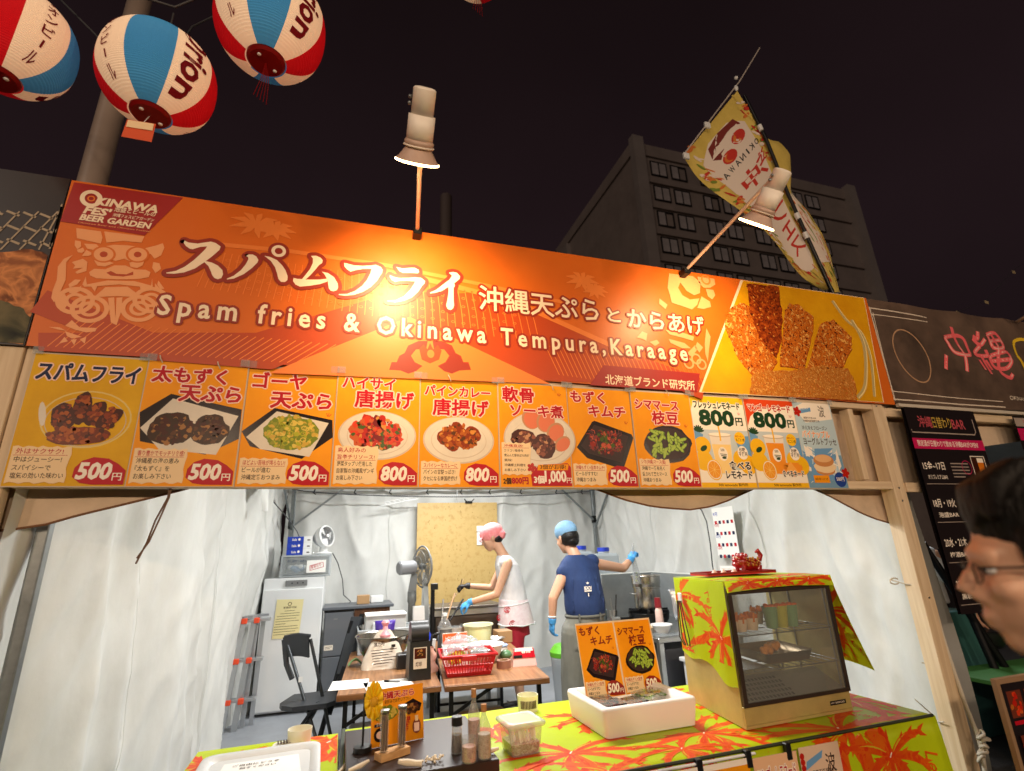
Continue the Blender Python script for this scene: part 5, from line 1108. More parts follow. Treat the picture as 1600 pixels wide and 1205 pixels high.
# work tables
m_tab = wood('walnut_table_top', (168, 120, 78), (128, 84, 50), 'Y', 1.2, .35); m_edge = wood('walnut_table_edge', (150, 104, 64), (116, 76, 44), 'X', 1, .4)
def table(loc, rz, w, d, label, h=.70):
 t = thing('folding_table', label, 'table', loc, rz, 'wood top folding tables pushed together'); M = parent_matrix(t)
 b = MB(M); b.box(0, w, 0, d, h - .035, h - .002, m_edge, .003); b.box(.002, w - .002, .002, d - .002, h - .002, h, m_tab); b.obj('tabletop', t)
 for y in (.12, d - .12):
  for x in (.05, w - .05):
   l = MB(M); l.box(x - .014, x + .014, y - .014, y + .014, 0, h - .036, m_darkm); l.obj('leg', t)
  l = MB(M); l.bar((.06, y, .18), (w - .06, y, .18), .02, .02, m_darkm); l.obj('leg_crossbar', t); l = MB(M); l.bar((.05, y, .5), (w * .5, y + .001, h - .04), .014, .02, m_darkm); l.obj('leg_brace', t)
 return t
table((.022, 3.73, 0), math.radians(-4), .64, 1.75, 'left of the two wood top folding tables, holding the steel bowl and flour bag')
table((.675, 3.66, 0), math.radians(-7), .69, 1.85, 'right of the two wood top folding tables, holding the red basket')
b = MB(); b.box(.15, 1.5, 4.3, 5.3, .10, .14, m_grey, .01); b.box(.2, .8, 4.0, 4.5, 0, .3, m_dark, .02); b.box(.95, 1.35, 4.2, 4.7, 0, .28, mat('cardboard', (160, 126, 88), .8), .01)
single(b, 'storage_pile', 'dark crates and boxes stored in the shade under the wood tables', 'crate')
T0 = .7005
def on(u, v, z=T0): return pz(u, v, z)
# steel bowl
p = Vector((.36, 4.62, .70)); t = thing('mixing_bowl', 'large stainless steel mixing bowl on the left table', 'bowl', p)
b = MB(); b.lathe([(.08, .002), (.10, .004), (.175, .09), (.205, .17), (.215, .20), (.222, .203), (.218, .21), (.208, .204), (.195, .165), (.165, .092), (.095, .012), (.001, .010)], mat('polished_steel', (140, 134, 124), .22, 1), 40, c=p, cap=False); b.obj('bowl_wall', t)
# flour bag
p = on(600, 1046); p.z = T0; t = thing('flour_bag', 'clear bag of flour with a pink tied top on the left table', 'bag', p)
def sack(a, c, p=p):
 w = .155 * (1 - c ** 1.6 * .80) + .01; d = .08 * (1 - c * .75); an = a * 2 * PI; n = 1 + .05 * noise.noise((a * 9, c * 6, 1)); sq = lambda v: math.copysign(abs(v) ** .7, v)
 return (p.x + w * sq(math.cos(an)) * n, p.y + .08 + d * sq(math.sin(an)) * n, p.z + .26 * c)
b = MB(); b.grid(sack, 36, 14, mat('flour_in_bag', (226, 216, 200), .3, coat=.6, noise_amt=.12, scale=20, bump=.5, bscale=30)); b.obj('bag_body', t)
b = MB(); b.lathe([(.045, .20), (.05, .225), (.022, .26), (.018, .285), (.032, .31), (.02, .325), (.001, .325)], mat('pink_tie', (236, 160, 170), .35, bump=.6, bscale=60), 18, c=(p.x + .005, p.y + .08, p.z), cap=False); b.obj('tied_top', t)
P = Print((p.x - .11, p.y - .004, p.z + .03), (1, 0, .02), (0, .22, 1), (0, -1, .2), step=6e-5)
for i in range(6): P.stroke([(.01 + .004 * i, .10 - i * .018), (.20 - (i % 3) * .03, .10 - i * .018)], .005, p_ink, .5)
P.rect(.16, .11, .19, .13, p_blk); P.text('薄力粉', .03, .125, .03, p_ink, w=.08); P.mb.obj('print', t)
# papers and pen
for (q, rz, lab) in (((.10, 3.98), -.10, 'blank white sheet at the left corner of the wood table'), ((.345, 3.86), .05, 'white sheet of paper with a pen on it at the table front')):
 b = MB(ML((q[0], q[1], T0), rz)); w = .12 if q[0] < .2 else .15; b.box(-w, w, -.12, .14, .0, .0015, m_paper); single(b, 'paper_sheet', lab, 'paper', 'papers on the work table')
b = MB(ML((.37, 3.92, T0 + .0075), -.55)); b.tube([(-.05, 0, 0), (.045, 0, 0), (.058, 0, 0)], [.006, .006, .003], m_grey, 8); b.tube([(-.055, 0, 0), (-.02, 0, 0)], .007, m_darkm, 8); single(b, 'marker_pen', 'dark grey marker pen lying on the white paper', 'pen')
# tape dispenser
p = Vector((.55, 3.98, T0)); t = thing('tape_dispenser', 'tall black tape dispenser with a photo label standing on the table joint', 'dispenser', p)
b = MB(ML(p)); b.hexa([(-.075, -.09, 0), (.075, -.09, 0), (.075, .10, 0), (-.075, .10, 0)], [(-.068, -.08, .235), (.068, -.08, .235), (.068, .09, .235), (-.068, .09, .235)], m_dark); b.obj('body', t)
b = MB(ML(p)); b.tube([(-.06, .0, .275), (-.02, 0, .275), (.02, 0, .275), (.06, 0, .275)], .085, m_dark, 26); b.obj('roller_cover', t)
P = Print((p.x - .045, p.y - .091, p.z + .07), (1, 0, 0), (0, .04, 1), (0, -1, 0), step=6e-5); P.rect(0, 0, .09, .13, cl('label_beige', (206, 190, 170))); P.rect(.006, .06, .084, .124, cl('food_dark_brown', 0)); P.lumps(.045, .09, .03, .022, 30, .008, F['fritter'], 4); P.text('焼印', .015, .015, .03, p_ink, w=.04); P.mb.obj('label', t)
# containers at the back of the left table
t = thing('storage_tub', 'translucent plastic tub of kitchen tools at the back of the left table', 'tub', (.42, 5.2, T0))
b = MB(); x0, x1, y0, y1 = .18, .72, 5.05, 5.40;
for q in ((x0, x0 + .006, y0, y1), (x1 - .006, x1, y0, y1), (x0 + .006, x1 - .006, y0, y0 + .006), (x0 + .006, x1 - .006, y1 - .006, y1)): b.box(*q, T0, .885, mat('milky_plastic', (210, 218, 222), .3, alpha=.5))
b.box(x0, x1, y0, y1, T0, T0 + .006, fcl_); b.tube([(x0, y0, .888), (x1, y0, .888), (x1, y1, .888), (x0, y1, .888), (x0, y0, .888)], .009, fcl_, 6); b.obj('tub_wall', t)
b = MB(); b.box(.30, .42, 5.12, 5.30, T0, .94, m_white, .01); single(b, 'carton', 'white carton with printed label inside the clear tub', 'carton')
b = MB(); b.loft([((.40, 5.03, T0 + .02), (.05, .04)), ((.40, 5.03, .80), (.075, .05)), ((.40, 5.03, .93), (.085, .03)), ((.40, 5.03, .965), (.09, .012))], cl('packet_violet', (70, 44, 150)), 18); o = single(b, 'snack_packet', 'violet foil packet standing in the clear tub', 'packet')
P = Print((.35, 4.975, .86), (1, 0, 0), (0, .3, 1), (0, -1, .3), step=6e-5); P.text('CA', .01, 0, .05, p_white, w=.07, bold=.02); P.mb.obj('print', o)
b = MB(); b.box(.24, .60, 5.15, 5.45, .99, 1.0, m_paper); b.box(.24, .60, 5.18, 5.42, .70, .988, mat('grey_carton', (190, 192, 190), .6), .01); single(b, 'paper_stack', 'white carton topped with loose white papers behind the clear tub', 'carton')
b = MB(); b.box(.70, .86, 5.5, 5.58, .72, 1.02, m_white, .006); single(b, 'white_case', 'upright white plastic case behind the grey stand fan pole', 'case')
for i, (u, v, hh, m, lab) in enumerate(((645, 985, .12, cl('bottle_green', (130, 206, 70)), 'green capped small bottle'), (660, 980, .15, cl('bottle_blue', (70, 130, 220)), 'light blue pouch bottle'), (668, 985, .12, m_bluep, 'deep blue capped bottle'))):
 q = pp(u, v, 4.75); b = MB(); b.lathe([(.001, 0), (.028, 0), (.032, .02), (.03, .10), (.012, .13), (.012, .15), (.001, .15)], m, 14, c=(q.x, 4.75, .74 + .01 * i)); single(b, 'small_bottle', lab + ' behind the black tape dispenser', 'bottle', 'small bottles behind the tape dispenser')
b = MB(); b.lathe([(.001, .001), (.055, .001), (.06, .12), (.055, .14)], m_white, 22, c=(.62, 4.45, T0)); b.lathe([(.062, .12), (.062, .14), (.001, .145)], m_white, 22, c=(.62, 4.45, T0)); single(b, 'white_tub', 'round white lidded tub half hidden behind the black dispenser', 'tub')
b = MB(); b.box(.44, .56, 4.30, 4.42, T0, .80, m_dark, .01); single(b, 'black_tray', 'small black tray right of the flour bag', 'tray')
b = MB(); p = Vector((.20, 4.62, T0)); b.grid(lambda a, c: (p.x - .10 + .10 * a, p.y - .04 + .1 * c, p.z + .004 + .05 * math.sin(a * 3) * (1 - c * .4) + .01 * math.sin(c * 9)), 6, 6, cl('green_wrap', (150, 206, 130))); single(b, 'green_wrapper', 'small green wrapper beside the steel bowl', 'wrapper')
# stand fan
t = thing('stand_fan', 'grey pedestal fan with motor housing to the left and round cage', 'fan', (.68, 5.6, 0)); fx, fz = .76, 1.385
b = MB(); b.lathe([(.001, 0), (.19, 0), (.19, .02), (.04, .04), (.03, .1)], m_grey, 28, c=(.70, 5.62, 0)); b.obj('base', t)
b = MB(); b.lathe([(.026, .04), (.026, .75), (.036, .751), (.036, 1.04), (.045, 1.06), (.045, 1.15)], mat('fan_pole', (104, 106, 104), .45), 16, c=(.70, 5.62, 0)); b.hexa([(.66, 5.6, 1.15), (.74, 5.6, 1.15), (.74, 5.64, 1.15), (.66, 5.64, 1.15)], [(.69, 5.6, 1.32), (.75, 5.6, 1.32), (.75, 5.64, 1.32), (.69, 5.64, 1.32)], m_grey); b.obj('pole', t)
FD = Vector((.93, .30, .02)).normalized(); MF = Matrix.Translation((.80, 5.62, fz)) @ FD.to_track_quat('Z', 'Y').to_matrix().to_4x4()
b = MB(MF); b.lathe([(.001, -.27), (.055, -.265), (.066, -.25), (.066, -.10), (.055, -.08), (.03, -.07)], mat('fan_motor', (134, 136, 140), .4), 22); b.obj('motor_housing', t)
b = MB(MF)
for r, z in ((.20, .0), (.16, .035), (.11, .05), (.06, .055), (.16, -.035), (.10, -.05)): b.tube([(r * math.cos(a), r * math.sin(a), z) for a in [i * 2 * PI / 32 for i in range(33)]], .003 if r < .2 else .009, m_grey, 5)
for k in range(44):
 a = k * 2 * PI / 44
 for s_ in (1, -1): b.tube([(.03 * math.cos(a), .03 * math.sin(a), .056 * s_), (.13 * math.cos(a), .13 * math.sin(a), .046 * s_), (.20 * math.cos(a), .20 * math.sin(a), .002 * s_)], .0014, m_grey, 4)
o = b.obj('cage', t); o['kind'] = 'stuff'
b = MB(MF); b.ell((0, 0, 0), (.035, .035, .04), m_grey, 14, 8)
for k in range(4):
 a = k * PI / 2 + .3; vs = []
 b.grid(lambda u, v, a=a: ((.03 + .145 * v) * math.cos(a + (u - .4) * 1.15), (.03 + .145 * v) * math.sin(a + (u - .4) * 1.15), .03 * (u - .5)), 6, 5, mat('fan_blade', (120, 118, 110), .35, alpha=.8))
b.obj('blade', t)
# griddle counter
t = thing('griddle', 'steel griddle table with raised back panel where the pink capped cook works', 'griddle', (1.35, 6.3, 0))
b = MB(); b.box(1.02, 1.72, 6.02, 6.50, .90, .96, m_steel, .004); b.box(1.0, 1.74, 6.0, 6.52, .962, .985, mat('griddle_rim', (110, 104, 98), .4, .7), .003); b.obj('griddle_body', t)
b = MB(); b.box(1.04, 1.70, 6.04, 6.48, .42, .898, mat('oily_brown_steel', (96, 82, 70), .5, .3, noise_amt=.4, scale=8), .006); b.obj('cabinet', t)
for (x, y) in ((1.05, 6.05), (1.69, 6.05), (1.05, 6.47), (1.69, 6.47)): b = MB(); b.box(x - .02, x + .02, y - .02, y + .02, 0, .418, m_steel); b.obj('leg', t)
b = MB(); b.hexa([(.93, 5.92, .62), (.97, 5.90, .62), (1.0, 6.55, .62), (.96, 6.55, .62)], [(.90, 5.92, 1.20), (.94, 5.90, 1.20), (.98, 6.3, 1.32), (.94, 6.3, 1.32)], m_steel); b.obj('splash_panel', t)
b = MB(); b.box(.985, 1.02, 5.97, 6.02, .5, 1.18, m_darkm, .004); b.box(.98, 1.05, 5.95, 6.0, 1.16, 1.22, m_dark, .004); b.obj('panel_post', t); t.location += Vector((-.10, -.42, 0))
# chopsticks, ladles and tools in a pot near the griddle
for i, (a, c, m, lab) in enumerate((((1.02, 5.45, .88), (1.12, 5.52, 1.12), wood('bamboo_stick', (206, 170, 130), (180, 140, 100), 'Z'), 'pale wooden cooking stick leaning up from the tool pan'), ((1.05, 5.42, .88), (1.20, 5.5, 1.06), m_dark, 'black ladle handle leaning in the tool pan'), ((.98, 5.48, .86), (1.0, 5.52, 1.07), m_steel, 'steel spatula standing in the tool pan'))):
 b = MB(); b.tube([a, c], .009, m, 8); single(b, 'cooking_tool', lab, 'utensil', 'cooking tools in the pan')
b = MB(); b.lathe([(.001, .72), (.13, .72), (.16, .82), (.155, .82), (.125, .73), (.001, .73)], m_steel, 28, c=(1.10, 5.5, .0)); b.tube([(1.24, 5.48, .80), (1.38, 5.42, .83)], .01, m_steel, 8); single(b, 'steel_pan', 'steel pan holding tools at the far end of the right table', 'pan')
# water bottle
def pet(x, y, z, s, cap, lab, grp=None):
 t = thing('water_bottle', lab, 'bottle', (x, y, z)); b = MB(); b.lathe([(.001, 0), (.05 * s, 0), (.052 * s, .02), (.05 * s, .07), (.052 * s, .08), (.05 * s, .13), (.052 * s, .17), (.035 * s, .215), (.016 * s, .245), (.016 * s, .262)], m_clear, 22, c=(x, y, z)); b.obj('bottle_body', t)
 b = MB(); b.lathe([(.001, .288), (.019 * s, .287), (.019 * s, .262), (.001, .262)], cap, 16, c=(x, y, z)); b.obj('cap', t)
pet(.93, 5.05, T0, 1.25, m_white, 'empty clear water bottle with a white cap near the griddle')
# dark coffee pot / kettle
t = thing('coffee_pot', 'grey insulated jug with a curved handle behind the orange packet', 'jug', (.86, 4.62, T0))
b = MB(); b.lathe([(.001, 0), (.07, 0), (.075, .01), (.06, .17), (.05, .19), (.052, .21), (.001, .215)], mat('jug_grey', (100, 98, 96), .35, .4), 26, c=(.86, 4.62, T0)); b.obj('jug_body', t)
b = MB(); b.tube([(.80, 4.62, T0 + .18), (.745, 4.61, T0 + .17), (.735, 4.61, T0 + .10), (.775, 4.62, T0 + .04)], .011, m_dark, 8); b.obj('handle', t)
# orange stand-up packet
t = thing('seasoning_packet', 'orange and white stand-up seasoning packet behind the red basket', 'packet', (.86, 4.25, T0)); p = Vector((.86, 4.25, T0))
b = MB(ML(p)); b.hexa([(-.09, -.035, 0), (.09, -.035, 0), (.09, .035, 0), (-.09, .035, 0)], [(-.095, -.004, .225), (.095, -.004, .225), (.095, .004, .225), (-.095, .004, .225)], p_white); b.obj('packet_body', t)
P = Print((p.x - .093, p.y - .037, p.z), (1, 0, 0), (0, .135, 1), (0, -1, .13), step=6e-5); P.rect(0, .155, .186, .225, p_oo := cl('packet_orange', (232, 90, 30))); P.text('トロけるの素', .02, .175, .035, p_white, w=.12, bold=.014); P.ellipse(.095, .07, .07, .055, cl('packet_green', (140, 160, 50)), 16, 0, 1, .2); P.lumps(.095, .07, .06, .045, 40, .014, [F['chili'][0], F['goya'][1], F['bean'][0], p_yel], 3); P.ellipse(.15, .125, .018, .018, cl('packet_leaf', (60, 140, 60)), 14); P.mb.obj('print', t)
# red basket with bags and foil trays
t = thing('red_basket', 'red slotted plastic basket holding clear bags and foil trays on the right table', 'basket', (.89, 3.95, T0)); p = Vector((.895, 3.99, T0)); M = ML(p, math.radians(-6))
def bw(sx, sy, z): return [(-sx, -sy, z), (sx, -sy, z), (sx, sy, z), (-sx, sy, z)]
b = MB(M); lo, hi, H_ = (.145, .125), (.185, .155), .13
def side(i):
 L0, L1 = bw(lo[0], lo[1], 0.004), bw(hi[0], hi[1], H_)
 return [Vector(L0[i]), Vector(L0[(i + 1) % 4]), Vector(L1[(i + 1) % 4]), Vector(L1[i])]
for i in range(4):
 a, c, d, e_2 = side(i)
 for (k0, k1) in ((0, .16), (.46, .54), (.86, 1)): b.bar((a.lerp(e_2, (k0 + k1) / 2)), (c.lerp(d, (k0 + k1) / 2)), .006, (k1 - k0) * .13, m_red, (e_2 - a))
 n = 17
 for k in range(n + 1): q = k / n; b.bar(a.lerp(c, q), e_2.lerp(d, q), .006, .006, m_red, (c - a))
b.box(-lo[0], lo[0], -lo[1], lo[1], 0, .004, m_red); b.tube([Vector(q) for q in bw(hi[0] + .006, hi[1] + .006, H_)] + [Vector(bw(hi[0] + .006, hi[1] + .006, H_)[0])], .010, m_red, 8); b.obj('basket_frame', t)
b = MB(M); b.box(-.05, .05, -.172, -.162, H_ - .03, H_ + .004, m_red, .003); b.obj('handle_tab', t)
foil = mat('foil', (216, 218, 220), .25, 1, bump=.7, bscale=80)
for i in range(2): b = MB(M @ ML((.085, -.03 + .03 * i, .06 + .03 * i), .1)); b.hexa([(-.055, -.04, 0), (.055, -.04, 0), (.055, .04, 0), (-.055, .04, 0)], [(-.075, -.055, .045), (.075, -.055, .045), (.075, .055, .045), (-.075, .055, .045)], foil); b.hexa([(-.075, -.055, .046), (.075, -.055, .046), (.075, .055, .046), (-.075, .055, .046)], [(-.06, -.045, .052), (.06, -.045, .052), (.06, .045, .052), (-.06, .045, .052)], foil); single(b, 'foil_tray', ('lower', 'upper')[i] + ' silver foil tray in the right side of the red basket', 'foil tray', 'foil trays in the red basket')
b = MB(M); b.grid(lambda a, c: (-.17 + .30 * a, -.10 + .26 * c, .12 + .05 * math.sin(a * 3.1) + .03 * noise.noise((a * 6, c * 6, 2)) + .015 * noise.noise((a * 17, c * 15, 5)) + .05 * c), 26, 22, mat('shiny_film', (176, 184, 188), .12, alpha=.42)); single(b, 'plastic_bag', 'crumpled clear plastic bag filling the left of the red basket', 'bag')
b = MB(); b.grid(lambda a, c: (.66 + .05 * math.cos(a * 2 * PI) * (1 - .5 * c) + .01 * math.sin(c * 12), 4.12 + .04 * math.sin(a * 2 * PI), T0 + .16 * c), 14, 8, mat('wax_paper', (226, 180, 160), .5, alpha=.85)); single(b, 'paper_wrap', 'crumpled pinkish paper wrap between the dispenser and the basket', 'paper')
# yellow tub, white bowl, scale
t = thing('batter_tub', 'tall pale yellow tub of batter on the right table', 'tub', (1.19, 4.85, T0))
b = MB(); b.lathe([(.001, 0), (.10, 0), (.12, .15), (.123, .19)], mat('yellowish_plastic', (222, 220, 160), .35), 30, c=(1.19, 4.85, T0), cap=False); b.lathe([(.124, .185), (.136, .19), (.134, .20), (.12, .197), (.116, .16)], mat('tub_rim', (226, 228, 190), .3), 30, c=(1.19, 4.85, T0), cap=False); b.obj('tub_wall', t)
b = MB(); b.lathe([(.001, .16), (.118, .16)], mat('batter', (214, 208, 130), .25, bump=.3, bscale=30), 26, c=(1.19, 4.85, T0), cap=False); b.obj('batter', t)
t = thing('plastic_bowl', 'translucent white mixing bowl behind the red basket', 'bowl', (1.12, 4.22, T0)); b = MB(); b.lathe([(.001, .001), (.07, .001), (.11, .05), (.135, .115), (.145, .12), (.143, .126), (.13, .12), (.104, .055), (.065, .01), (.001, .008)], mat('bowl_white', (226, 226, 226), .3), 34, c=(1.11, 4.28, T0), cap=False); b.obj('bowl_wall', t)
t = thing('kitchen_scale', 'small white kitchen scale with blue rim behind the white bowl', 'scale', (1.30, 4.6, T0)); b = MB(); b.lathe([(.001, 0), (.085, 0), (.085, .02), (.08, .025)], m_white, 26, c=(1.30, 4.62, T0 + .02)); b.obj('scale_body', t); b = MB(); b.lathe([(.06, .046), (.088, .047), (.09, .055), (.001, .056)], cl('scale_blue', (150, 180, 226)), 26, c=(1.30, 4.62, T0), cap=False); b.obj('scale_plate', t)
for i, (x, y, m, lab) in enumerate(((1.17, 4.0, mat('tape_brown', (150, 104, 84), .4), ''),)):
 t = thing('tape_roll', 'roll of brown packing tape lying right of the red basket', 'tape roll', (x, y, T0)); b = MB(); b.lathe([(.036, 0), (.052, 0), (.052, .052), (.036, .052), (.036, 0)], m, 30, c=(x, y, T0), cap=False); b.obj('tape', t); b = MB(); b.lathe([(.033, 0), (.0358, 0), (.0358, .052), (.033, .052), (.033, 0)], mat('cardboard', 0), 30, c=(x, y, T0), cap=False); b.obj('core', t)
t = thing('red_packet', 'red and white clear-windowed food packet at the right end of the table', 'packet', (1.36, 4.1, T0)); M = ML((1.33, 4.02, T0), -.1)
b = MB(M); b.hexa([(-.09, -.04, 0), (.09, -.04, 0), (.09, .05, 0), (-.09, .05, 0)], [(-.075, -.0, .115), (.075, -.0, .115), (.075, .012, .115), (-.075, .012, .115)], mat('packet_pink', (232, 180, 170), .25, coat=.6, bump=.4, bscale=40)); b.obj('packet_body', t)
q = M @ Vector((-.09, -.043, .0)); P = Print(q, M.to_3x3() @ Vector((1, 0, 0)), M.to_3x3() @ Vector((0, .33, 1)), M.to_3x3() @ Vector((0, -1, .33)), step=6e-5); P.poly([(.006, .055), (.174, .055), (.165, .118), (.015, .118)], p_red); P.rect(.01, .055, .075, .075, p_blk); P.text('春雨', .07, .085, .028, p_white, w=.07); P.poly([(.02, .1), (.16, .1), (.155, .12), (.025, .12)], p_white); P.mb.obj('print', t)
b = MB(); b.ell((1.27, 4.28, T0 + .035), (.05, .05, .035), cl('green_wrap_dark', (90, 130, 90)), 12, 8); b.ell((1.25, 4.33, T0 + .03), (.05, .04, .03), m_white, 10, 6); single(b, 'green_packet', 'small crumpled green and white packet behind the tape roll', 'packet')
b = MB(); b.lathe([(.001, 0), (.055, 0), (.07, .16), (.06, .17), (.001, .17)], m_clear, 18, c=(1.02, 5.05, T0)); single(b, 'clear_jug', 'clear plastic jug left of the yellow batter tub', 'jug')
# -- right side: stove table
t = thing('steel_table', 'stainless steel kitchen table with a stove along the right cloth wall', 'table', (2.9, 4.6, 0))
b = MB(); b.box(2.44, 3.32, 3.95, 5.35, .765, .80, m_steel, .004); b.obj('tabletop', t)
for (x, y) in ((2.47, 3.98), (3.28, 3.98), (2.47, 5.3), (3.28, 5.3)): b = MB(); b.box(x - .022, x + .022, y - .022, y + .022, 0, .764, m_steel, .004); b.obj('leg', t)
b = MB(); b.box(2.5, 3.25, 4.0, 5.3, .22, .24, m_steel, .003); b.obj('shelf', t)
b = MB(); b.box(2.52, 2.95, 4.05, 4.45, .24, .70, mat('dim_crate', (70, 74, 84), .5), .01); single(b, 'crate', 'dark crate on the lower shelf of the steel table', 'crate')
b = MB(); b.box(2.62, 3.1, 3.50, 3.92, .005, .63, m_frz, .008); b.box(2.60, 3.12, 3.48, 3.94, .631, .66, m_white, .006); single(b, 'cooler_box', 'white cooler box beside the display warmer behind the counter', 'cooler')
sg = mat('splash_grey', (150, 156, 158), .5, .4, noise_amt=.2, scale=6)
t = thing('splash_guard', 'folding grey metal splash guard round the stove', 'splash guard', (3.2, 5.3, .8)); b = MB(); b.box(2.68, 3.30, 5.33, 5.345, .80, 1.225, sg); b.obj('back_panel', t); b = MB(); b.box(3.30, 3.315, 4.2, 5.345, .80, 1.22, sg); b.obj('side_panel', t)
b = MB(); b.tube([(2.68, 5.338, 1.228), (3.308, 5.338, 1.228), (3.308, 4.2, 1.222)], .008, mat('rim_light', (206, 210, 206), .4), 8); b.tube([(3.304, 5.33, .8), (3.304, 5.33, 1.22)], .010, mat('rim_light', 0), 8); b.obj('rim', t)
t = thing('gas_stove', 'black cast iron gas burner with a chrome tap on the steel table', 'stove', (2.92, 4.85, .80)); p = Vector((2.92, 4.85, .80))
b = MB(ML(p)); b.lathe([(.001, .0), (.17, .0), (.19, .03), (.20, .085), (.185, .09), (.16, .05), (.001, .045)], m_darkm, 28); b.obj('burner_ring', t)
for k in range(6): a = k * PI / 3; b = MB(ML(p, a)); b.box(.08, .215, -.012, .012, .088, .115, m_darkm, .003); b.obj('pan_support', t)
b = MB(ML(p)); b.tube([(-.18, 0, .04), (-.30, -.01, .045), (-.36, -.02, .05)], .016, m_darkm, 10); b.obj('gas_arm', t); b = MB(ML(p)); b.tube([(-.34, -.02, .05), (-.40, -.03, .052), (-.44, -.04, .052)], .02, m_steel, 10); b.tube([(-.42, -.03, .05), (-.43, -.03, .085)], .012, m_steel, 8); b.obj('tap', t)
t = thing('stock_pot', 'tall double stainless stock pot on the black burner', 'pot', (2.93, 4.86, .915)); p = Vector((2.93, 4.86, .916))
b = MB(ML(p)); b.lathe([(.001, 0), (.125, 0), (.13, .008), (.13, .19), (.138, .195), (.138, .205), (.128, .205)], mat('pot_steel', (180, 178, 172), .25, 1), 36, cap=False); b.obj('pot_wall', t)
b = MB(ML(p)); b.lathe([(.134, .207), (.142, .24), (.142, .30), (.150, .305), (.148, .312), (.134, .306), (.13, .26)], mat('pot_steel', 0), 36, cap=False); b.obj('upper_basket', t)
b = MB(ML(p)); b.tube([(-.13, 0, .14), (-.165, 0, .145), (-.165, .04, .145), (-.13, .05, .14)], .006, m_steel, 8); b.obj('handle', t)
b = MB(); b.box(2.47, 2.75, 4.42, 4.70, .801, .812, wood('board_light', (222, 200, 160), (206, 180, 140), 'X'), .003); b.box(2.55, 2.73, 4.55, 4.72, .813, .822, mat('brown_paper', (206, 180, 140), .8), .002); single(b, 'paper_pad', 'tan paper pads on the steel table in front of the burner', 'paper')
def fbowl(x, y, z, s, lab, grp='white foam bowls on the steel table'):
 b = MB(); b.lathe([(.001, .001), (.045 * s, .001), (.075 * s, .055 * s), (.085 * s, .058 * s), (.083 * s, .064 * s), (.070 * s, .058 * s), (.042 * s, .008 * s), (.001, .006)], m_white, 28, c=(x, y, z), cap=False); return single(b, 'foam_bowl', lab, 'bowl', grp)
fbowl(2.62, 4.17, .801, 1.1, 'white foam bowl nearest the table edge on a clear film'); fbowl(2.56, 4.45, .801, .9, 'smaller white foam bowl behind the sauce bottle');
b = MB(); b.grid(lambda a, c: (2.46 + .30 * a, 3.98 + .2 * c, .802 + .02 * abs(noise.noise((a * 5, c * 5, 1)))), 14, 10, mat('shiny_film', 0)); single(b, 'cling_film', 'sheet of clear film on the corner of the steel table', 'film')
t = thing('sauce_bottle', 'squeezy mayonnaise bottle with dark red cap on the steel table', 'bottle', (2.66, 4.3, .8)); q = Vector((2.69, 4.30, .801))
b = MB(ML(q)); b.loft([((0, 0, 0), (.035, .025)), ((0, 0, .02), (.04, .028)), ((0, 0, .16), (.034, .024)), ((0, 0, .185), (.022, .02))], mat('mayo', (236, 206, 196), .3, noise_amt=.2, scale=14), 18); b.obj('bottle_body', t); b = MB(ML(q)); b.lathe([(.001, .185), (.030, .185), (.026, .265), (.001, .268)], cl('cap_maroon', (126, 22, 34)), 18); b.obj('cap', t)
t = thing('snack_bag', 'silver and orange snack bag leaning on the splash guard', 'bag', (2.98, 4.4, .8)); q = Vector((3.06, 4.5, .80))
b = MB(ML(q, -.2)); b.loft([((0, 0, .03), (.07, .02)), ((0, 0, .10), (.085, .04)), ((-.01, 0, .22), (.075, .03)), ((-.02, 0, .29), (.08, .008)), ((-.02, 0, .31), (.08, .004))], mat('foil_bag', (196, 200, 206), .25, .6, bump=.6, bscale=30), 18); b.obj('bag_body', t)
P = Print((q.x - .06, q.y - .045, q.z + .08), (1, 0, 0), (-.15, .1, 1), (0, -1, 0), step=6e-5); P.rect(.03, 0, .11, .14, cl('packet_orange', 0)); P.text('じゃ', .035, .06, .06, p_white, w=.07, bold=.016); P.mb.obj('print', t)
t = thing('electric_kettle', 'black kettle with a lid behind the sauce bottle', 'kettle', (2.98, 4.15, .8)); q = Vector((2.96, 4.18, .801))
b = MB(ML(q)); b.lathe([(.001, 0), (.095, 0), (.10, .01), (.085, .15), (.08, .165)], m_dark, 28); b.obj('kettle_body', t); b = MB(ML(q)); b.lathe([(.08, .166), (.082, .176), (.03, .182), (.012, .185), (.012, .205), (.001, .207)], mat('lid_grey', (190, 194, 196), .3, .5), 28, cap=False); b.obj('lid', t)
b = MB(ML(q)); b.tube([(-.085, -.02, .14), (-.135, -.04, .13), (-.14, -.04, .07), (-.09, -.02, .03)], .012, m_dark, 8); b.obj('handle', t)
b = MB(); q = Vector((2.80, 3.99, .80)); b.grid(lambda a, c: (q.x + .07 * math.cos(a * 2 * PI) * math.sin(c * PI * .5 + .1) * (1 + .2 * noise.noise((a * 5, c * 4, 0))), q.y + .06 * math.sin(a * 2 * PI) * math.sin(c * PI * .5 + .1), q.z + .07 * (1 - c) + .002), 18, 8, cl('blue_bag', (40, 90, 220))); single(b, 'blue_bag', 'bunched blue plastic bag beside the display warmer', 'bag')
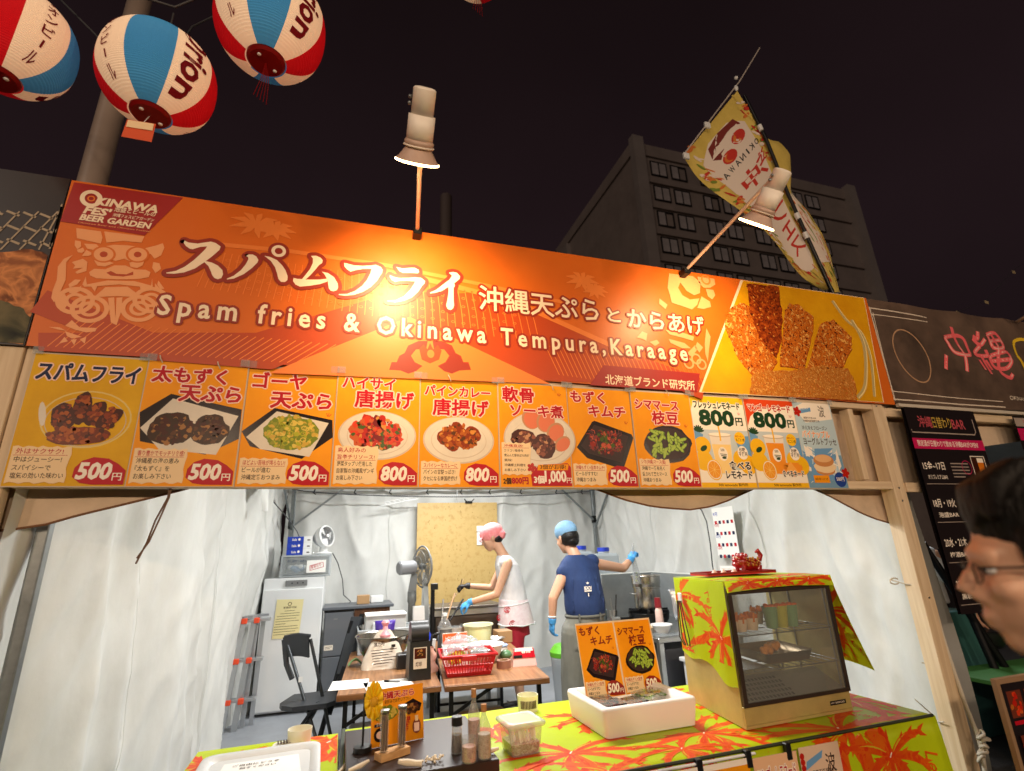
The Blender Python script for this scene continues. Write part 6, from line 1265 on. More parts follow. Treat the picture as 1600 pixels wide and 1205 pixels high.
# water tanks
for i, (x, y, h, w, lab) in enumerate(((3.02, 5.9, .37, .16, 'nearer translucent water tank with wide blue cap'), (2.86, 6.2, .40, .13, 'further translucent water tank with small blue cap'))):
 t = thing('water_tank', lab, 'water tank', (x, y, 1.1), 0, 'water tanks with blue caps'); z0 = 1.14
 b = MB(); b.box(x - w, x + w, y - .1, y + .1, z0, z0 + h - .07, mat('tank_plastic', (206, 218, 226), .25, alpha=.6), .03); b.lathe([(.07, h - .075), (.062, h - .04)], mat('tank_plastic', 0), 20, c=(x, y, z0)); b.obj('tank_body', t)
 b = MB(); b.lathe([(.001, h), (.072, h - .002), (.074, h - .045), (.06, h - .05)], m_bluep, 22, c=(x, y, z0)); b.obj('cap', t)
b = MB(); b.box(2.70, 3.3, 5.72, 6.35, 1.10, 1.135, m_steel, .003)
for (x, y) in ((2.73, 5.75), (3.27, 5.75), (2.73, 6.32), (3.27, 6.32)): b.box(x - .015, x + .015, y - .015, y + .015, 0, 1.099, m_steel)
single(b, 'tank_stand', 'tall steel stand carrying the water tanks behind the splash guard', 'stand')
# bin with green lid, calendars on the wall
q = pz(893, 1010, .45)
t = thing('lidded_bucket', 'clear bucket with a bright green lid standing on the floor by the cook in blue', 'bucket', (2.35, 5.3, 0)); b = MB(); b.lathe([(.001, 0), (.13, 0), (.16, .50), (.163, .52)], mat('tank_plastic', 0), 26, c=(2.15, 5.15, 0)); b.obj('bucket_body', t); b = MB(); b.lathe([(.166, .52), (.17, .56), (.12, .62), (.001, .63)], m_green, 26, c=(2.15, 5.15, 0), cap=False); b.obj('lid', t)
def wallpt(u, v, dx=-.11):
 d = Vector((u - 800, v - 602.5, 802)); r = Vector((d.dot(AX), d.dot(AY), d.dot(AZ))); k = 3.44 / r.x; return Vector((3.44 + dx * 0, r.y * k, CH + r.z * k))
A, B, D = wallpt(1118, 803), wallpt(1151, 802), wallpt(1128, 868)
P = Print((3.40, A.y, D.z), (0, B.y - A.y, 0), (0, 0, 1), (-1, 0, 0), step=6e-5); w = abs(B.y - A.y); H_ = A.z - D.z + .05; P.rect(0, 0, w, H_, m_paper)
for j in range(4):
 P.text(('9月', '10月', '11月', '12月')[j], .01, H_ - .075 - j * H_ * .235, .04, p_red if j % 2 else cl('box_blue', 0), w=.06)
 for i in range(5): P.rect(.02 + i * w * .19, H_ - .15 - j * H_ * .235, .02 + i * w * .19 + w * .11, H_ - .12 - j * H_ * .235, p_navy if (i + j) % 2 else p_red, .3)
single(P.mb, 'wall_calendar', 'tall printed calendar sheet hanging on the right cloth wall', 'calendar')
A, B = wallpt(1133, 905), wallpt(1163, 885); P = Print((3.40, A.y, A.z), (0, -1, 0), (0, 0, 1), (-1, 0, 0), step=6e-5); P.rect(0, 0, abs(B.y - A.y), .12, m_paper)
for i in range(4): P.rect(.02, .03 + .02 * i, abs(B.y - A.y) - .03, .036 + .02 * i, p_plate2, .3)
single(P.mb, 'wall_note', 'small white note pinned below the calendar', 'note')
b = MB(); b.tube([wallpt(1093, 787) + Vector((-.06, 0, 0)), wallpt(1104, 797) + Vector((-.06, 0, 0)), wallpt(1112, 815) + Vector((-.06, 0, 0)), wallpt(1118, 850) + Vector((-.06, 0, 0)), wallpt(1121, 880) + Vector((-.06, 0, 0)), wallpt(1125, 905) + Vector((-.06, 0, 0))], .006, m_cable, 6); single(b, 'hanging_cable', 'grey power cord hanging beside the calendar on the right wall', 'cord')
# lit tubes under the roof
m_tube = mat('lit_tube', (255, 255, 255), .4, emit=(235, 245, 255), estr=6)
for y, lab in ((3.55, 'front lit tube lamp under the tent roof'), (5.7, 'rear lit tube lamp under the tent roof')):
 t = thing('tube_lamp', lab, 'lamp', (1.2, y, 2.75), 0, 'tube lamps under the tent roof'); b = MB(); b.tube([(.6, y, 2.75), (1.8, y, 2.75)], .016, m_tube, 10); b.obj('tube', t); b = MB(); b.box(.56, 1.84, y - .03, y + .03, 2.775, 2.80, m_white, .004); b.obj('fixture', t)
 lamp('AREA', (1.2, y, 2.73), 86, (1.0, .992, .968), 1.2, sizey=.12, target=(1.2, y, 0), name='tube_lamp_light')
# more of the working clutter
def cyl(name, x, y, z, prof, m, lab, cat, grp=None, seg=22): b = MB(); b.lathe(prof, m, seg, c=(x, y, z), cap=False); return single(b, name, lab, cat, grp)
cyl('paper_cup', .80, 4.95, T0, [(.001, .001), (.026, .001), (.036, .09), (.038, .092), (.033, .088)], m_white, 'white paper cup behind the grey insulated jug', 'cup')
cyl('sauce_tub', 1.02, 4.68, T0, [(.001, .001), (.045, .001), (.055, .06), (.058, .062), (.001, .064)], cl('tub_teal', (120, 170, 180)), 'pale teal lidded tub left of the yellow batter tub', 'tub')
cyl('steel_bowl', 1.36, 4.95, T0, [(.001, .001), (.05, .001), (.10, .06), (.105, .062), (.098, .058), (.048, .008), (.001, .006)], m_steel, 'small steel bowl behind the yellow batter tub', 'bowl')
cyl('stacked_cups', .26, 5.40, T0, [(.001, .001), (.03, .001), (.04, .20), (.001, .20)], m_white, 'stack of white cups behind the clear tool tub', 'cups')
b = MB(); b.box(1.42, 1.56, 5.02, 5.2, T0, .80, cl('box_kraft', (176, 140, 100)), .004); single(b, 'small_box', 'small kraft box at the far right corner of the wood table', 'box')
b = MB(); b.grid(lambda a, c: (.98 + .14 * a, 5.12 + .1 * c, T0 + .10 * math.sin(PI * a) * math.sin(PI * c) + .02 * noise.noise((a * 7, c * 7, 3))), 14, 12, m_clear); single(b, 'plastic_bag', 'small clear bag slumped beside the clear jug', 'bag')
for i, (x, y, z, m, lab) in enumerate(((2.60, 4.98, .8, m_steel, 'steel cup at the back of the stove table'), (2.56, 5.12, .8, cl('cup_pale_blue', (170, 196, 214)), 'pale blue cup behind the stove table items'), (3.2, 4.05, .8, cl('pot_black', (30, 30, 32)), 'black cup at the wall end of the steel table'))): cyl('tool_cup', x, y, z + .001, [(.001, .001), (.035, .001), (.04, .11), (.036, .108)], m, lab, 'cup')
b = MB(); b.tube([(2.6, 4.98, .82), (2.57, 4.96, 1.02)], .006, m_steel, 6); b.tube([(2.61, 4.97, .82), (2.66, 5.0, 1.05)], .006, m_dark, 6); single(b, 'ladle_pair', 'ladle handles standing in the steel cup by the stove', 'utensil')
for i, (y, z) in enumerate(((6.60, 1.02), (6.70, 1.0))): b = MB(); b.box(.20 + .16 * i, .34 + .16 * i, y, y + .12, .986, z + .06, (cl('box_kraft', 0), m_white)[i], .004); single(b, 'small_box', ('kraft', 'white')[i] + ' small box on top of the dark office cabinet', 'box')
b = MB(); pts = [(1.75, 5.9, .006), (1.9, 5.4, .012), (2.0, 4.9, .012), (1.85, 4.2, .012), (1.6, 3.6, .012), (1.7, 3.2, .012)]; b.tube(pts, .007, m_cable, 6); single(b, 'floor_cord', 'grey cord trailing over the tent floor between table and stove', 'cord')
# ================================================================== counter with the palm print cloths
ZT = .72; YC0, YC1 = 1.99, 2.94
m_lime = mat('cloth_lime', (224, 246, 28), .32, noise_amt=.08, scale=3, bump=2, bscale=7); m_or_ = mat('cloth_orange_print', (255, 136, 26), .35, col2=(248, 96, 20), scale=16); m_rd_ = mat('cloth_red_print', (244, 56, 22), .35, col2=(252, 110, 28), scale=22); m_ye_ = mat('cloth_yellow_print', (244, 226, 60), .35)
m_wh_ = mat('cloth_white_print', (250, 236, 210), .35)
for m_ in (m_lime, m_or_, m_rd_, m_ye_): thin(m_)
def palm(P, cx, cy, s, rot=0, seed=1, hi=.35):
 r = random.Random(seed)
 L_ = hi
 for layer in (0, 1):
  for k in range(9):
   a = rot + k * 2 * PI / 9 + r.uniform(-.15, .15); L = s * (1.0 + .5 * r.random()); cv = r.uniform(.8, 1.6) * (1 if math.cos(a) > 0 else -1) * -.9
   pts = []; n = 9
   for i in range(n): t_ = i / (n - 1); aa = a + cv * t_ * .55; pts.append((cx + L * t_ * math.cos(aa), cy + L * t_ * math.sin(aa) * .8))
   w0 = s * .14
   if layer == 0:
    w = [w0 * (.35 + 1.0 * math.sin(PI * min(1, (i / (n - 1)) * .93 + .05)) ** .8) for i in range(n)]; w[-1] = .001; P.stroke(pts, w, m_or_, L_)
    w = [x * .62 for x in w]; P.stroke(pts, w, m_rd_, L_)
    for i in range(2 + k % 2, n - 1, 2):             # ragged leaflets
     dx, dy = pts[i][0] - pts[i - 1][0], pts[i][1] - pts[i - 1][1]; d = math.hypot(dx, dy); nx, ny = -dy / d, dx / d
     for sg_ in (1, -1):
      q = w0 * .9; P.poly([(pts[i][0], pts[i][1]), (pts[i][0] + nx * sg_ * q * .7 + dx * .5, pts[i][1] + ny * sg_ * q * .7 + dy * .5), (pts[i][0] + nx * sg_ * q + dx * 1.7, pts[i][1] + ny * sg_ * q + dy * 1.7), (pts[i][0] + dx * .8, pts[i][1] + dy * .8)], r.choice([m_or_, m_rd_]), L_ * .3)
   elif k % 2: P.stroke([(a_[0], a_[1] + s * .02) for a_ in pts[1:6]], [s * .012, s * .03, s * .035, s * .02, .001], m_ye_, L_)
 P.ellipse(cx, cy, s * .12, s * .10, m_rd_, 10, 0, L_); P.stroke([(cx, cy), (cx + s * .15, cy - s * .5), (cx + s * .1, cy - s * 1.0)], [s * .09, s * .06, s * .04], m_or_, L_)
 P.stroke([(cx - s * .05, cy + s * .02), (cx + s * .02, cy + s * .1)], s * .03, m_wh_, L_)
def cloth_print(name, parent, fn, palms, texts, x0, x1, y0, y1):
 cf = lambda x, y, l: fn(min(max(x, x0), x1), min(max(y, y0), y1), l)
 P = Print((0, 0, 0), (1, 0, 0), (0, 1, 0), (0, 0, 1), cf, step=1.2e-5)
 for i, (cx, cy, s, r) in enumerate(palms): palm(P, cx, cy, s, r, i + 3)
 for (t_, x, y, h, w, r) in texts: P.l += 4; P.text(t_, x, y, h, m_or_, w=w, rot=r, shear=.25, bold=.004)
 return P.mb.obj(name, parent)
def sheet_fn(x, y, l):
 "top of the counter for y>0, hanging front for y<0"
 if y >= 0: return Vector((x, YC0 + y, ZT + .0022 + .0012 * math.sin(x * 5 + y * 9) + l))
 wv = .012 * math.sin(x * 11) * min(1, -y * 4) + .008 * math.sin(x * 23 + 1) * min(1, -y * 3)
 return Vector((x, YC0 - .003 + wv - l + y * .03, ZT + .002 + y))
ctr = thing('serving_counter', 'long counter table under lime green cloth with orange palm prints', 'counter', (1.35, 2.45, 0))
b = MB(); b.box(.06, 2.6, YC0 + .01, YC1 - .01, ZT - .035, ZT - .004, mat('table_under', (120, 110, 100), .6)); b.obj('tabletop', ctr)
for x in (.1, 1.3, 2.55):
 for y in (YC0 + .1, YC1 - .1): b = MB(); b.box(x - .014, x + .014, y - .014, y + .014, 0, ZT - .036, m_darkm); b.obj('leg', ctr)
b = MB(); b.grid(lambda a, c: tuple(sheet_fn(.055 + 2.565 * a, (c * 24 - 8) / 16 * (YC1 - YC0) if c * 24 >= 8 else (c * 24 - 8) / 8 * .62, 0)), 60, 24, m_lime)
b.grid(lambda a, c: (2.62 + .03 * c + .10 * c * c * (1 - a), YC0 + (YC1 - YC0) * a, ZT + .002 - .55 * c), 12, 12, m_lime); cl_ = tag(b.obj('counter_cloth'), 'lime green tablecloth printed with orange red palms over the long counter', 'tablecloth')
palms = [(.93, .24, .22, .3), (.98, .02, .20, 1.0), (1.55, .22, .22, .2), (1.25, .62, .26, .7), (1.72, .75, .24, .1), (2.1, .03, .28, .5), (2.5, .35, .26, 1.4), (2.3, -.12, .2, .2), (.72, .66, .16, 0), (1.95, .42, .2, 1.9), (1.35, .1, .16, 2), (2.5, -.38, .2, 1), (.35, .8, .2, .3), (1.1, -.3, .22, 0), (1.7, -.3, .22, .8), (.62, .1, .2, 1.2)]
cloth_print('cloth_print', cl_, sheet_fn, palms, [('Le parlant', 1.1, .05, .05, .22, -1.2), ('Le parlant', 2.48, -.12, .09, .36, -PI / 2), ('Le parlant', 1.45, .45, .05, .2, .5), ('BZ', 1.62, .17, .10, .12, -.9), ('Le parlant', 2.25, .22, .05, .2, -1)], .057, 2.618, -.60, YC1 - YC0 - .002)
b = MB(); b.tube([(.6, YC0 - .004, ZT + .006), (1.3, YC0 - .006, ZT + .005), (2.0, YC0 - .005, ZT + .006), (2.60, YC0 - .004, ZT + .008)], .0065, mat('dark_green_band', (44, 52, 34), .5), 6); b.tube([(2.60, YC0 - .004, ZT + .008), (2.80, YC0 + .22, ZT + .0)], .003, m_rope, 5); tag(b.obj('edge_band'), 'dark elastic band stretched along the front edge of the counter cloth', 'band')
# clips and small posters hanging under the front edge
def fpost(u0, u1, lab, build, dz=-.012):
 x0, x1 = pp(u0, 1190, YC0 - .02).x, pp(u1, 1190, YC0 - .02).x
 b = MB(); b.box(x0, x1, YC0 - .028, YC0 - .026, ZT + dz - .42, ZT + dz, p_plate2); o = tag(b.obj('counter_poster'), lab, 'poster', 'small posters taped to the counter front')
 P = Print((x0, YC0 - .029, ZT + dz - .42), (1, 0, 0), (0, 0, 1), (0, -1, 0)); build(P, x1 - x0, .42); P.mb.obj('poster_print', o)
def cp1(P, W_, H_): P.rect(0, 0, W_, H_, p_white); P.rect(0, H_ - .06, W_, H_ - .02, pg_or); P.text('フレッシュレモネード', .02, H_ - .09, .05, p_blk, w=W_ - .04, bold=.012); P.text('800', .05, H_ - .2, .1, p_dgreen, w=.16, fat=.03); P.lumps(W_ / 2, .12, W_ * .3, .08, 20, .03, [p_yel, cl('food_lemon', 0)], 2)
def cp2(P, W_, H_): P.rect(0, 0, W_, H_, cl('print_peach', (236, 190, 150))); P.text('マンゴーレモネード', .015, H_ - .085, .055, p_red, w=W_ - .03, bold=.014, outline=p_white, ow=.06); P.text('800', .04, H_ - .19, .09, p_dgreen, w=.14, fat=.03); P.lumps(W_ / 2, .12, W_ * .3, .08, 20, .03, [p_yel, cl('food_mango', 0)], 2)
def cp3(P, W_, H_):
 P.rect(0, 0, W_, H_, cl('print_grey_peach', (226, 196, 170))); P.poly([(.02, H_ - .08), (.11, H_ - .045), (.12, H_ - .02), (.03, H_ - .05)], p_sky); P.text('農薬不使用100%', .05, H_ - .10, .018, p_ink, w=.12); P.text('沖縄県産黒糖使用', .04, H_ - .125, .02, p_ink, w=.14); P.text('波', W_ - .08, H_ - .10, .07, p_ink, w=.05)
 for k in range(4): P.ellipse(.012, H_ - .03 - k * .02, .012, .012, F['chili'][0], 8)
 P.rect(0, 0, W_, .2, p_sky)
fpost(930, 1042, 'white and orange poster hanging lowest on the counter front edge', cp2); fpost(1050, 1168, 'fresh lemonade poster under the counter edge below the foam box', cp1); fpost(1174, 1244, 'peach mango lemonade poster under the counter edge', cp2, -.018); fpost(1248, 1312, 'pale poster with blue ribbon at the right of the counter front', cp3, -.012)
b = MB(); b.box(pp(930, 1190, 1.98).x, pp(1180, 1190, 1.98).x, YC0 - .024, YC0 - .012, ZT - .010, ZT - .001, m_white, .003); tag(b.obj('plastic_rail'), 'white plastic rail holding the posters on the counter front', 'rail')
for (u) in (1090, 1168, 1232): x = pp(u, 1185, 1.97).x; b = MB(); b.box(x - .012, x + .012, YC0 - .034, YC0 - .01, ZT - .045, ZT + .012, m_dark, .003); tag(b.obj('binder_clip'), {1090: 'black clip on the counter edge left of the lemonade poster', 1168: 'black clip between the two lemonade posters', 1232: 'black clip above the mango poster'}[u], 'clip', 'clips along the counter edge')
# left counter with its own cloth
lc = thing('side_counter', 'short counter table at the bottom left under a palm print cloth', 'counter', (-.25, 2.45, 0))
b = MB(); b.box(-.52, .02, 2.02, 2.86, ZT - .035, ZT - .004, mat('table_under', 0)); b.obj('tabletop', lc)
for x in (-.48, -.02):
 for y in (2.1, 2.8): b = MB(); b.box(x - .014, x + .014, y - .014, y + .014, 0, ZT - .036, m_darkm); b.obj('leg', lc)
b = MB(); f2 = lambda x, y, l: Vector((x, 2.0 + y, ZT + .002 + l)) if y >= 0 else Vector((x, 1.998 - l, ZT + .002 + y))
b.grid(lambda a, c: tuple(f2(-.54 + .575 * a, -.3 + 1.2 * c, 0)), 12, 20, m_lime); b.grid(lambda a, c: (-.54 - .03 * c, 2.0 + .9 * a, ZT + .002 - .4 * c), 8, 6, m_lime)
c2_ = tag(b.obj('counter_cloth'), 'smaller lime cloth with orange palm prints at the bottom left', 'tablecloth')
cloth_print('cloth_print', c2_, f2, [(-.48, .72, .24, .4), (.0, .78, .26, 2.6), (-.02, .35, .2, 1), (-.5, .3, .2, 2)], [('WHITE', -.03, .45, .06, .17, PI / 2)], -.538, .033, -.28, .898)
b = MB(); b.bar((.035, 2.0, ZT + .008), (.06, 2.93, ZT + .008), .016, .006, mat('dark_green_band', 0)); tag(b.obj('gap_shade'), 'dark strip standing for the shaded gap between the two counter cloths', 'strip')  # shade of the open gap drawn as a dark strip
t = thing('serving_tray', 'white plastic tray with handwriting at the bottom left corner', 'tray', (-.27, 2.52, ZT)); M = ML((-.255, 2.50, ZT + .004), .03)
def rr_(w, d, r, z, n=5):
 o = []
 for (sx_, sy_, a0) in ((1, 1, 0), (-1, 1, PI / 2), (-1, -1, PI), (1, -1, 1.5 * PI)):
  for i in range(n + 1): a = a0 + i * PI / 2 / n; o.append((sx_ * (w - r) + r * math.cos(a), sy_ * (d - r) + r * math.sin(a), z))
 return o
def ringloft(b, rings, m, M=None, close=True):
 n = len(rings[0]); vs = [p for r in rings for p in r]; fs = [(i * n + k, i * n + (k + 1) % n, (i + 1) * n + (k + 1) % n, (i + 1) * n + k) for i in range(len(rings) - 1) for k in range(n)]
 b.add(vs, fs, m, True, M)
 if close: b.add(rings[-1], [list(range(n))], m, False, M)
b = MB(M); ringloft(b, [rr_(.215, .235, .05, .0), rr_(.225, .245, .055, .02), rr_(.222, .242, .054, .024), rr_(.20, .22, .045, .022), rr_(.185, .205, .04, .008)], mat('tray_grey_white', (206, 208, 208), .35)); b.obj('tray_body', t)
b = MB(M @ Matrix.Translation((0, 0, .009))); b.add([(-.15, -.16, .0), (.165, -.17, 0), (.14, .15, 0), (-.135, .155, 0)], [(0, 1, 2, 3)], m_paper); b.obj('paper_liner', t)
P = Print(M @ Vector((-.10, .09, .0105)), (1, .0, 0), (0, 1, 0), (0, 0, 1), step=6e-5); P.text('ご自由にどうぞ', 0, .012, .024, p_ink, w=.17); P.text('試食ください', .03, -.022, .022, p_ink, w=.13); P.mb.obj('handwriting', t)
def ringtag(x, y, z, rz, lab, flat=True):
 t = thing('cup_holder', lab, 'cup holder', (x, y, z), 0, 'white printed ring holders on the counter'); M = ML((x, y, z), rz); mm = mat('ring_white', (226, 224, 206), .45)
 b = MB(M); b.lathe([(.046, 0), (.048, 0), (.052, .055), (.050, .055), (.046, 0)], mm, 30, cap=False); b.obj('ring', t)
 b = MB(M); b.hexa([(-.12, -.045, 0), (-.01, -.055, 0), (-.01, .03, 0), (-.10, .035, 0)], [(-.12, -.045, .003), (-.01, -.055, .012), (-.01, .03, .012), (-.10, .035, .003)], mm)
 for i in range(6): b.box(-.09 + i * .012, -.084 + i * .012, -.035, .02, .013, .0135, p_ink)
 b.obj('tongue', t)
ringtag(-.13, 2.84, ZT + .004, .1, 'white ring shaped holder on the back edge of the left counter')
b = MB(); q = Vector((.96, 2.86, ZT)); b.lathe([(.048, .0), (.050, .0), (.054, .075), (.052, .075), (.048, 0)], mat('ring_white', (226, 224, 206), .45), 30, c=q, cap=False)
for k in range(12): a = -2.6 + k * .14; b.box(-.002, .002, 0, .001, .02, .055, p_ink, M=Matrix.Translation((q.x + .0545 * math.cos(a), q.y + .0545 * math.sin(a), q.z)) @ Matrix.Rotation(a + PI / 2, 4, 'Z'))
single(b, 'cup_holder', 'white ring holder standing behind the clear lidded container', 'cup holder', 'white printed ring holders on the counter')
# dark brown display box and what stands on it
ZB = .775; mbx = mat('dark_brown_board', (46, 30, 28), .42, noise_amt=.2, scale=8)
b = MB(); b.box(.062, .60, 2.14, 2.72, ZT + .004, ZB, mbx, .003); single(b, 'display_box', 'low dark brown box holding salt bottles and skewers on the counter', 'box')
def B0(u, v): q = pz(u, v, ZB + .001); return q
q = B0(566, 1174)
t = thing('flower_ornament', 'yellow artificial flower on a thin black stand left of the tempura sign', 'ornament', q)
zt = pp(590, 1068, q.y).z
b = MB(); b.lathe([(.001, 0), (.035, 0), (.035, .018), (.008, .020)], m_dark, 22, c=q); b.box(q.x - .004, q.x + .004, q.y - .004, q.y + .004, q.z + .019, q.z + .20, m_dark); b.obj('stand', t)
fc = Vector((pp(584, 1094, q.y - .02).x, q.y - .03, pp(584, 1094, q.y - .02).z)); fm = mat('petal_yellow', (250, 214, 24), .5, col2=(236, 180, 10), scale=40)
for k in range(9):
 a = k * 2 * PI / 9 + .2; b = MB();
 b.grid(lambda u, v, a=a: (fc.x + (.010 + .040 * v) * math.cos(a + (u - .5) * 1.0) * .72, fc.y - .006 * math.sin(v * 3) + .012 * math.sin(u * 9 + a) * v, fc.z + (.010 + .058 * v) * math.sin(a + (u - .5) * 1.0) + .004 * math.sin(u * 14)), 8, 5, fm); b.obj('petal', t)
b = MB(); b.ell(fc + Vector((0, -.014, 0)), (.016, .010, .018), mat('flower_heart', (220, 160, 10), .6, bump=.8, bscale=200), 12, 8); b.obj('heart', t)
# tempura sign
A, Bc = pz(579, 1170, ZB + .002), pz(662, 1153, ZB + .002)
ex = (Bc - A); W_ = ex.length; ex.normalize(); Hs = pp(588, 1080, A.y + .02).z - A.z; Hs = max(.2, Hs); ey = Vector((-ex.y * .12, .12, 1)).normalized(); nn = ex.cross(ey) * 1; nn = nn if nn.y < 0 else -nn
t = thing('tempura_sign', 'orange tempura price card standing behind the skewer tubes', 'sign', A)
b = MB(); b.hexa([A, A + ex * W_, A + ex * W_ - nn * .002, A - nn * .002], [A + ey * Hs, A + ex * W_ + ey * Hs, A + ex * W_ + ey * Hs - nn * .002, A + ey * Hs - nn * .002], p_plate2); b.obj('card', t)
P = Print(A, ex, ey, nn, step=6e-5); P.rect(0, 0, W_, Hs, pg_or); k = Hs / .30
P.text('沖縄天ぷら', W_ * .14, Hs * .80, .042 * k, p_red, w=W_ * .68, bold=.014, fat=.02, outline=p_pink, ow=.06); P.text('お好みでお使い下さい', W_ * .25, Hs * .72, .015, p_ink, w=W_ * .5)
P.poly([(W_ * .6, Hs * .66), (W_ * .8, Hs * .74), (W_ * .97, Hs * .63), (W_ * .93, Hs * .5), (W_ * .6, Hs * .5)], p_tray); P.ellipse(W_ * .25, Hs * .56, W_ * .24, Hs * .13, F['goya'][2], 20, 0, 1, .2); P.lumps(W_ * .25, Hs * .56, W_ * .2, Hs * .1, 60, .010, F['goya'], 2); P.ellipse(W_ * .75, Hs * .57, W_ * .17, Hs * .09, F['fritter'][0], 20, 0, 1, .2); P.lumps(W_ * .74, Hs * .57, W_ * .15, Hs * .08, 60, .008, F['fritter'], 5)
P.rect(W_ * .06, Hs * .34, W_ * .27, Hs * .39, p_navy); P.text('焼きしお', W_ * .10, Hs * .35, .014, p_white, w=W_ * .14); P.ellipse(W_ * .16, Hs * .2, W_ * .11, W_ * .11, p_tray); P.ellipse(W_ * .16, Hs * .2, W_ * .065, W_ * .06, p_pink)
P.ellipse(W_ * .86, Hs * .24, W_ * .08, Hs * .13, F['soki'][1], 18); P.rect(W_ * .81, Hs * .15, W_ * .91, Hs * .30, p_pink); P.rect(W_ * .83, Hs * .33, W_ * .89, Hs * .43, p_tan); P.text('黒糖', W_ * .60, Hs * .3, .03, p_red, w=W_ * .14); P.text('酢', W_ * .6, Hs * .18, .03, p_red, w=W_ * .1); P.mb.obj('card_print', t)
# toothpick tubes
t = thing('toothpick_stand', 'wooden stand with two glass tubes full of bamboo toothpicks', 'toothpick stand', B0(612, 1195)); wd = wood('light_stand_wood', (222, 176, 120), (196, 146, 92), 'X')
p0, p1 = B0(599, 1187), B0(627, 1178); d = (p1 - p0).normalized(); n_ = Vector((-d.y, d.x, 0)); c_ = (p0 + p1) / 2
b = MB(); lp = [c_ - d * .062 - n_ * .026, c_ + d * .062 - n_ * .026, c_ + d * .062 + n_ * .026, c_ - d * .062 + n_ * .026]; b.hexa(lp, [v + Vector((0, 0, .024)) for v in lp], wd); b.obj('base', t)
for q, (u, v) in ((p0, (609, 1110)), (p1, (634, 1103))):
 zt = pp(u, v, q.y).z; b = MB(); b.lathe([(.001, .025), (.0155, .025), (.0165, zt - q.z)], m_glass, 20, c=q, cap=False); b.obj('glass_tube', t)
 b = MB(); b.lathe([(.0172, zt - q.z - .008), (.0172, zt - q.z + .004), (.001, zt - q.z + .006)], m_steel, 20, c=q); b.obj('cap', t)
 b = MB(); rnd = random.Random(3)
 for k in range(26): a = rnd.random() * 6.3; r_ = .012 * math.sqrt(rnd.random()); b.bar(q + Vector((r_ * math.cos(a), r_ * math.sin(a), .03)), q + Vector((r_ * math.cos(a + .3), r_ * math.sin(a + .3), (zt - q.z) * rnd.uniform(.8, .93))), .0028, .0028, cl('toothpick_tan', (176, 140, 100)) if k % 2 else cl('toothpick_brown', (120, 88, 60)))
 o = b.obj('toothpicks', t); o['kind'] = 'stuff'
# coral pieces
mcoral = mat('coral_white', (236, 222, 196), .7, bump=.6, bscale=120)
def coral(p, pts, r, lab, grp=None):
 b = MB(Matrix.Translation(p)); b.tube(pts, r, mcoral, 8)
 return single(b, 'coral_piece', lab, 'coral', grp)
coral(B0(636, 1198) + Vector((0, -.012, .012)), [(-.03, .015, .006), (0, .0, .004), (.03, -.008, .0), (.05, -.012, -.002)], [.008, .012, .010, .011], 'finger shaped coral piece touching the toothpick stand')
coral(pz(563, 1200, ZB + .008), [(-.04, -.01, 0), (0, 0, .006), (.03, .02, .012)], [.006, .009, .005], 'branching coral piece at the left front of the dark box', 'coral pieces at the bottom edge'); coral(pz(535, 1206, ZT + .01), [(-.02, -.02, 0), (0, 0, .008), (.008, .03, .014)], [.006, .008, .004], 'small coral piece by the gap between counters', 'coral pieces at the bottom edge')
b = MB(); rnd = random.Random(8); q = B0(676, 1191)
for k in range(22): a = rnd.random() * 6.3; r_ = .034 * math.sqrt(rnd.random()); p_ = q + Vector((r_ * math.cos(a) * 1.2, r_ * math.sin(a) * .8, .005 + rnd.random() * .01)); b.tube([p_, p_ + Vector((rnd.uniform(-.01, .01), rnd.uniform(-.01, .01), rnd.uniform(-.002, .006)))], rnd.uniform(.003, .005), mcoral, 7)
o = single(b, 'coral_bits', 'small heap of white coral bits on the dark box', 'coral'); o['kind'] = 'stuff'
# bottles
def jar(u, v, ut, vt, r, prof, body, fill, top, lab, nm='seasoning_bottle', grp='seasoning bottles on the dark box', cap='cork'):
 q = B0(u, v); H_ = pp(ut, vt, q.y).z - q.z; t = thing(nm, lab, 'bottle', q, 0, grp)
 b = MB(); b.lathe([(.001, 0)] + [(r * a, H_ * c) for a, c in prof], body, 24, c=q, cap=False); b.obj('glass_wall', t)
 b = MB(); f0, f1, m = fill; ins = [(a, c) for a, c in prof if c <= f1]; b.lathe([(.001, .004)] + [(r * a * .93, max(.004, H_ * c)) for a, c in ins] + [(r * .9 * (ins[-1][0]), H_ * f1), (.001, H_ * f1 + .001)], m, 22, c=q, cap=False); b.obj('contents', t)
 b = MB(); tr_, z0_, z1_, tm = top; b.lathe([(.001, H_ * z0_), (r * tr_, H_ * z0_), (r * tr_ * .97, H_ * z1_), (.001, H_ * z1_ + .0005)], tm, 20, c=q, cap=False); b.obj(cap, t)
pink = crumb('pink_salt', [(150, 90, 76), (206, 150, 130), (228, 180, 160)], 90); cork = mat('cork', (196, 140, 84), .8, noise_amt=.3, scale=120, bump=.4, bscale=200); soy = mat('soy_sauce', (70, 22, 8), .15, coat=.5)
bp = [(1, .0), (1, .5), (.95, .58), (.5, .74), (.36, .80), (.36, .93), (.42, .94)]
jar(741, 1172, 743, 1076, .024, bp, m_bottle, (0, .5, pink), (.42, .86, 1.0, cork), 'taller corked glass bottle of pink salt')
jar(757, 1184, 758, 1100, .026, bp, m_bottle, (0, .45, crumb('beige_salt', [(150, 120, 90), (200, 170, 140), (220, 196, 170)], 90)), (.42, .86, 1.0, cork), 'shorter corked glass bottle of beige salt in front')
jar(714, 1176, 714, 1119, .023, [(.95, 0), (1, .05), (.86, .5), (.78, .75), (.8, .78)], m_bottle, (0, .5, soy), (.92, .75, 1.0, m_dark), 'small soy sauce bottle with a black cap', cap='cap')
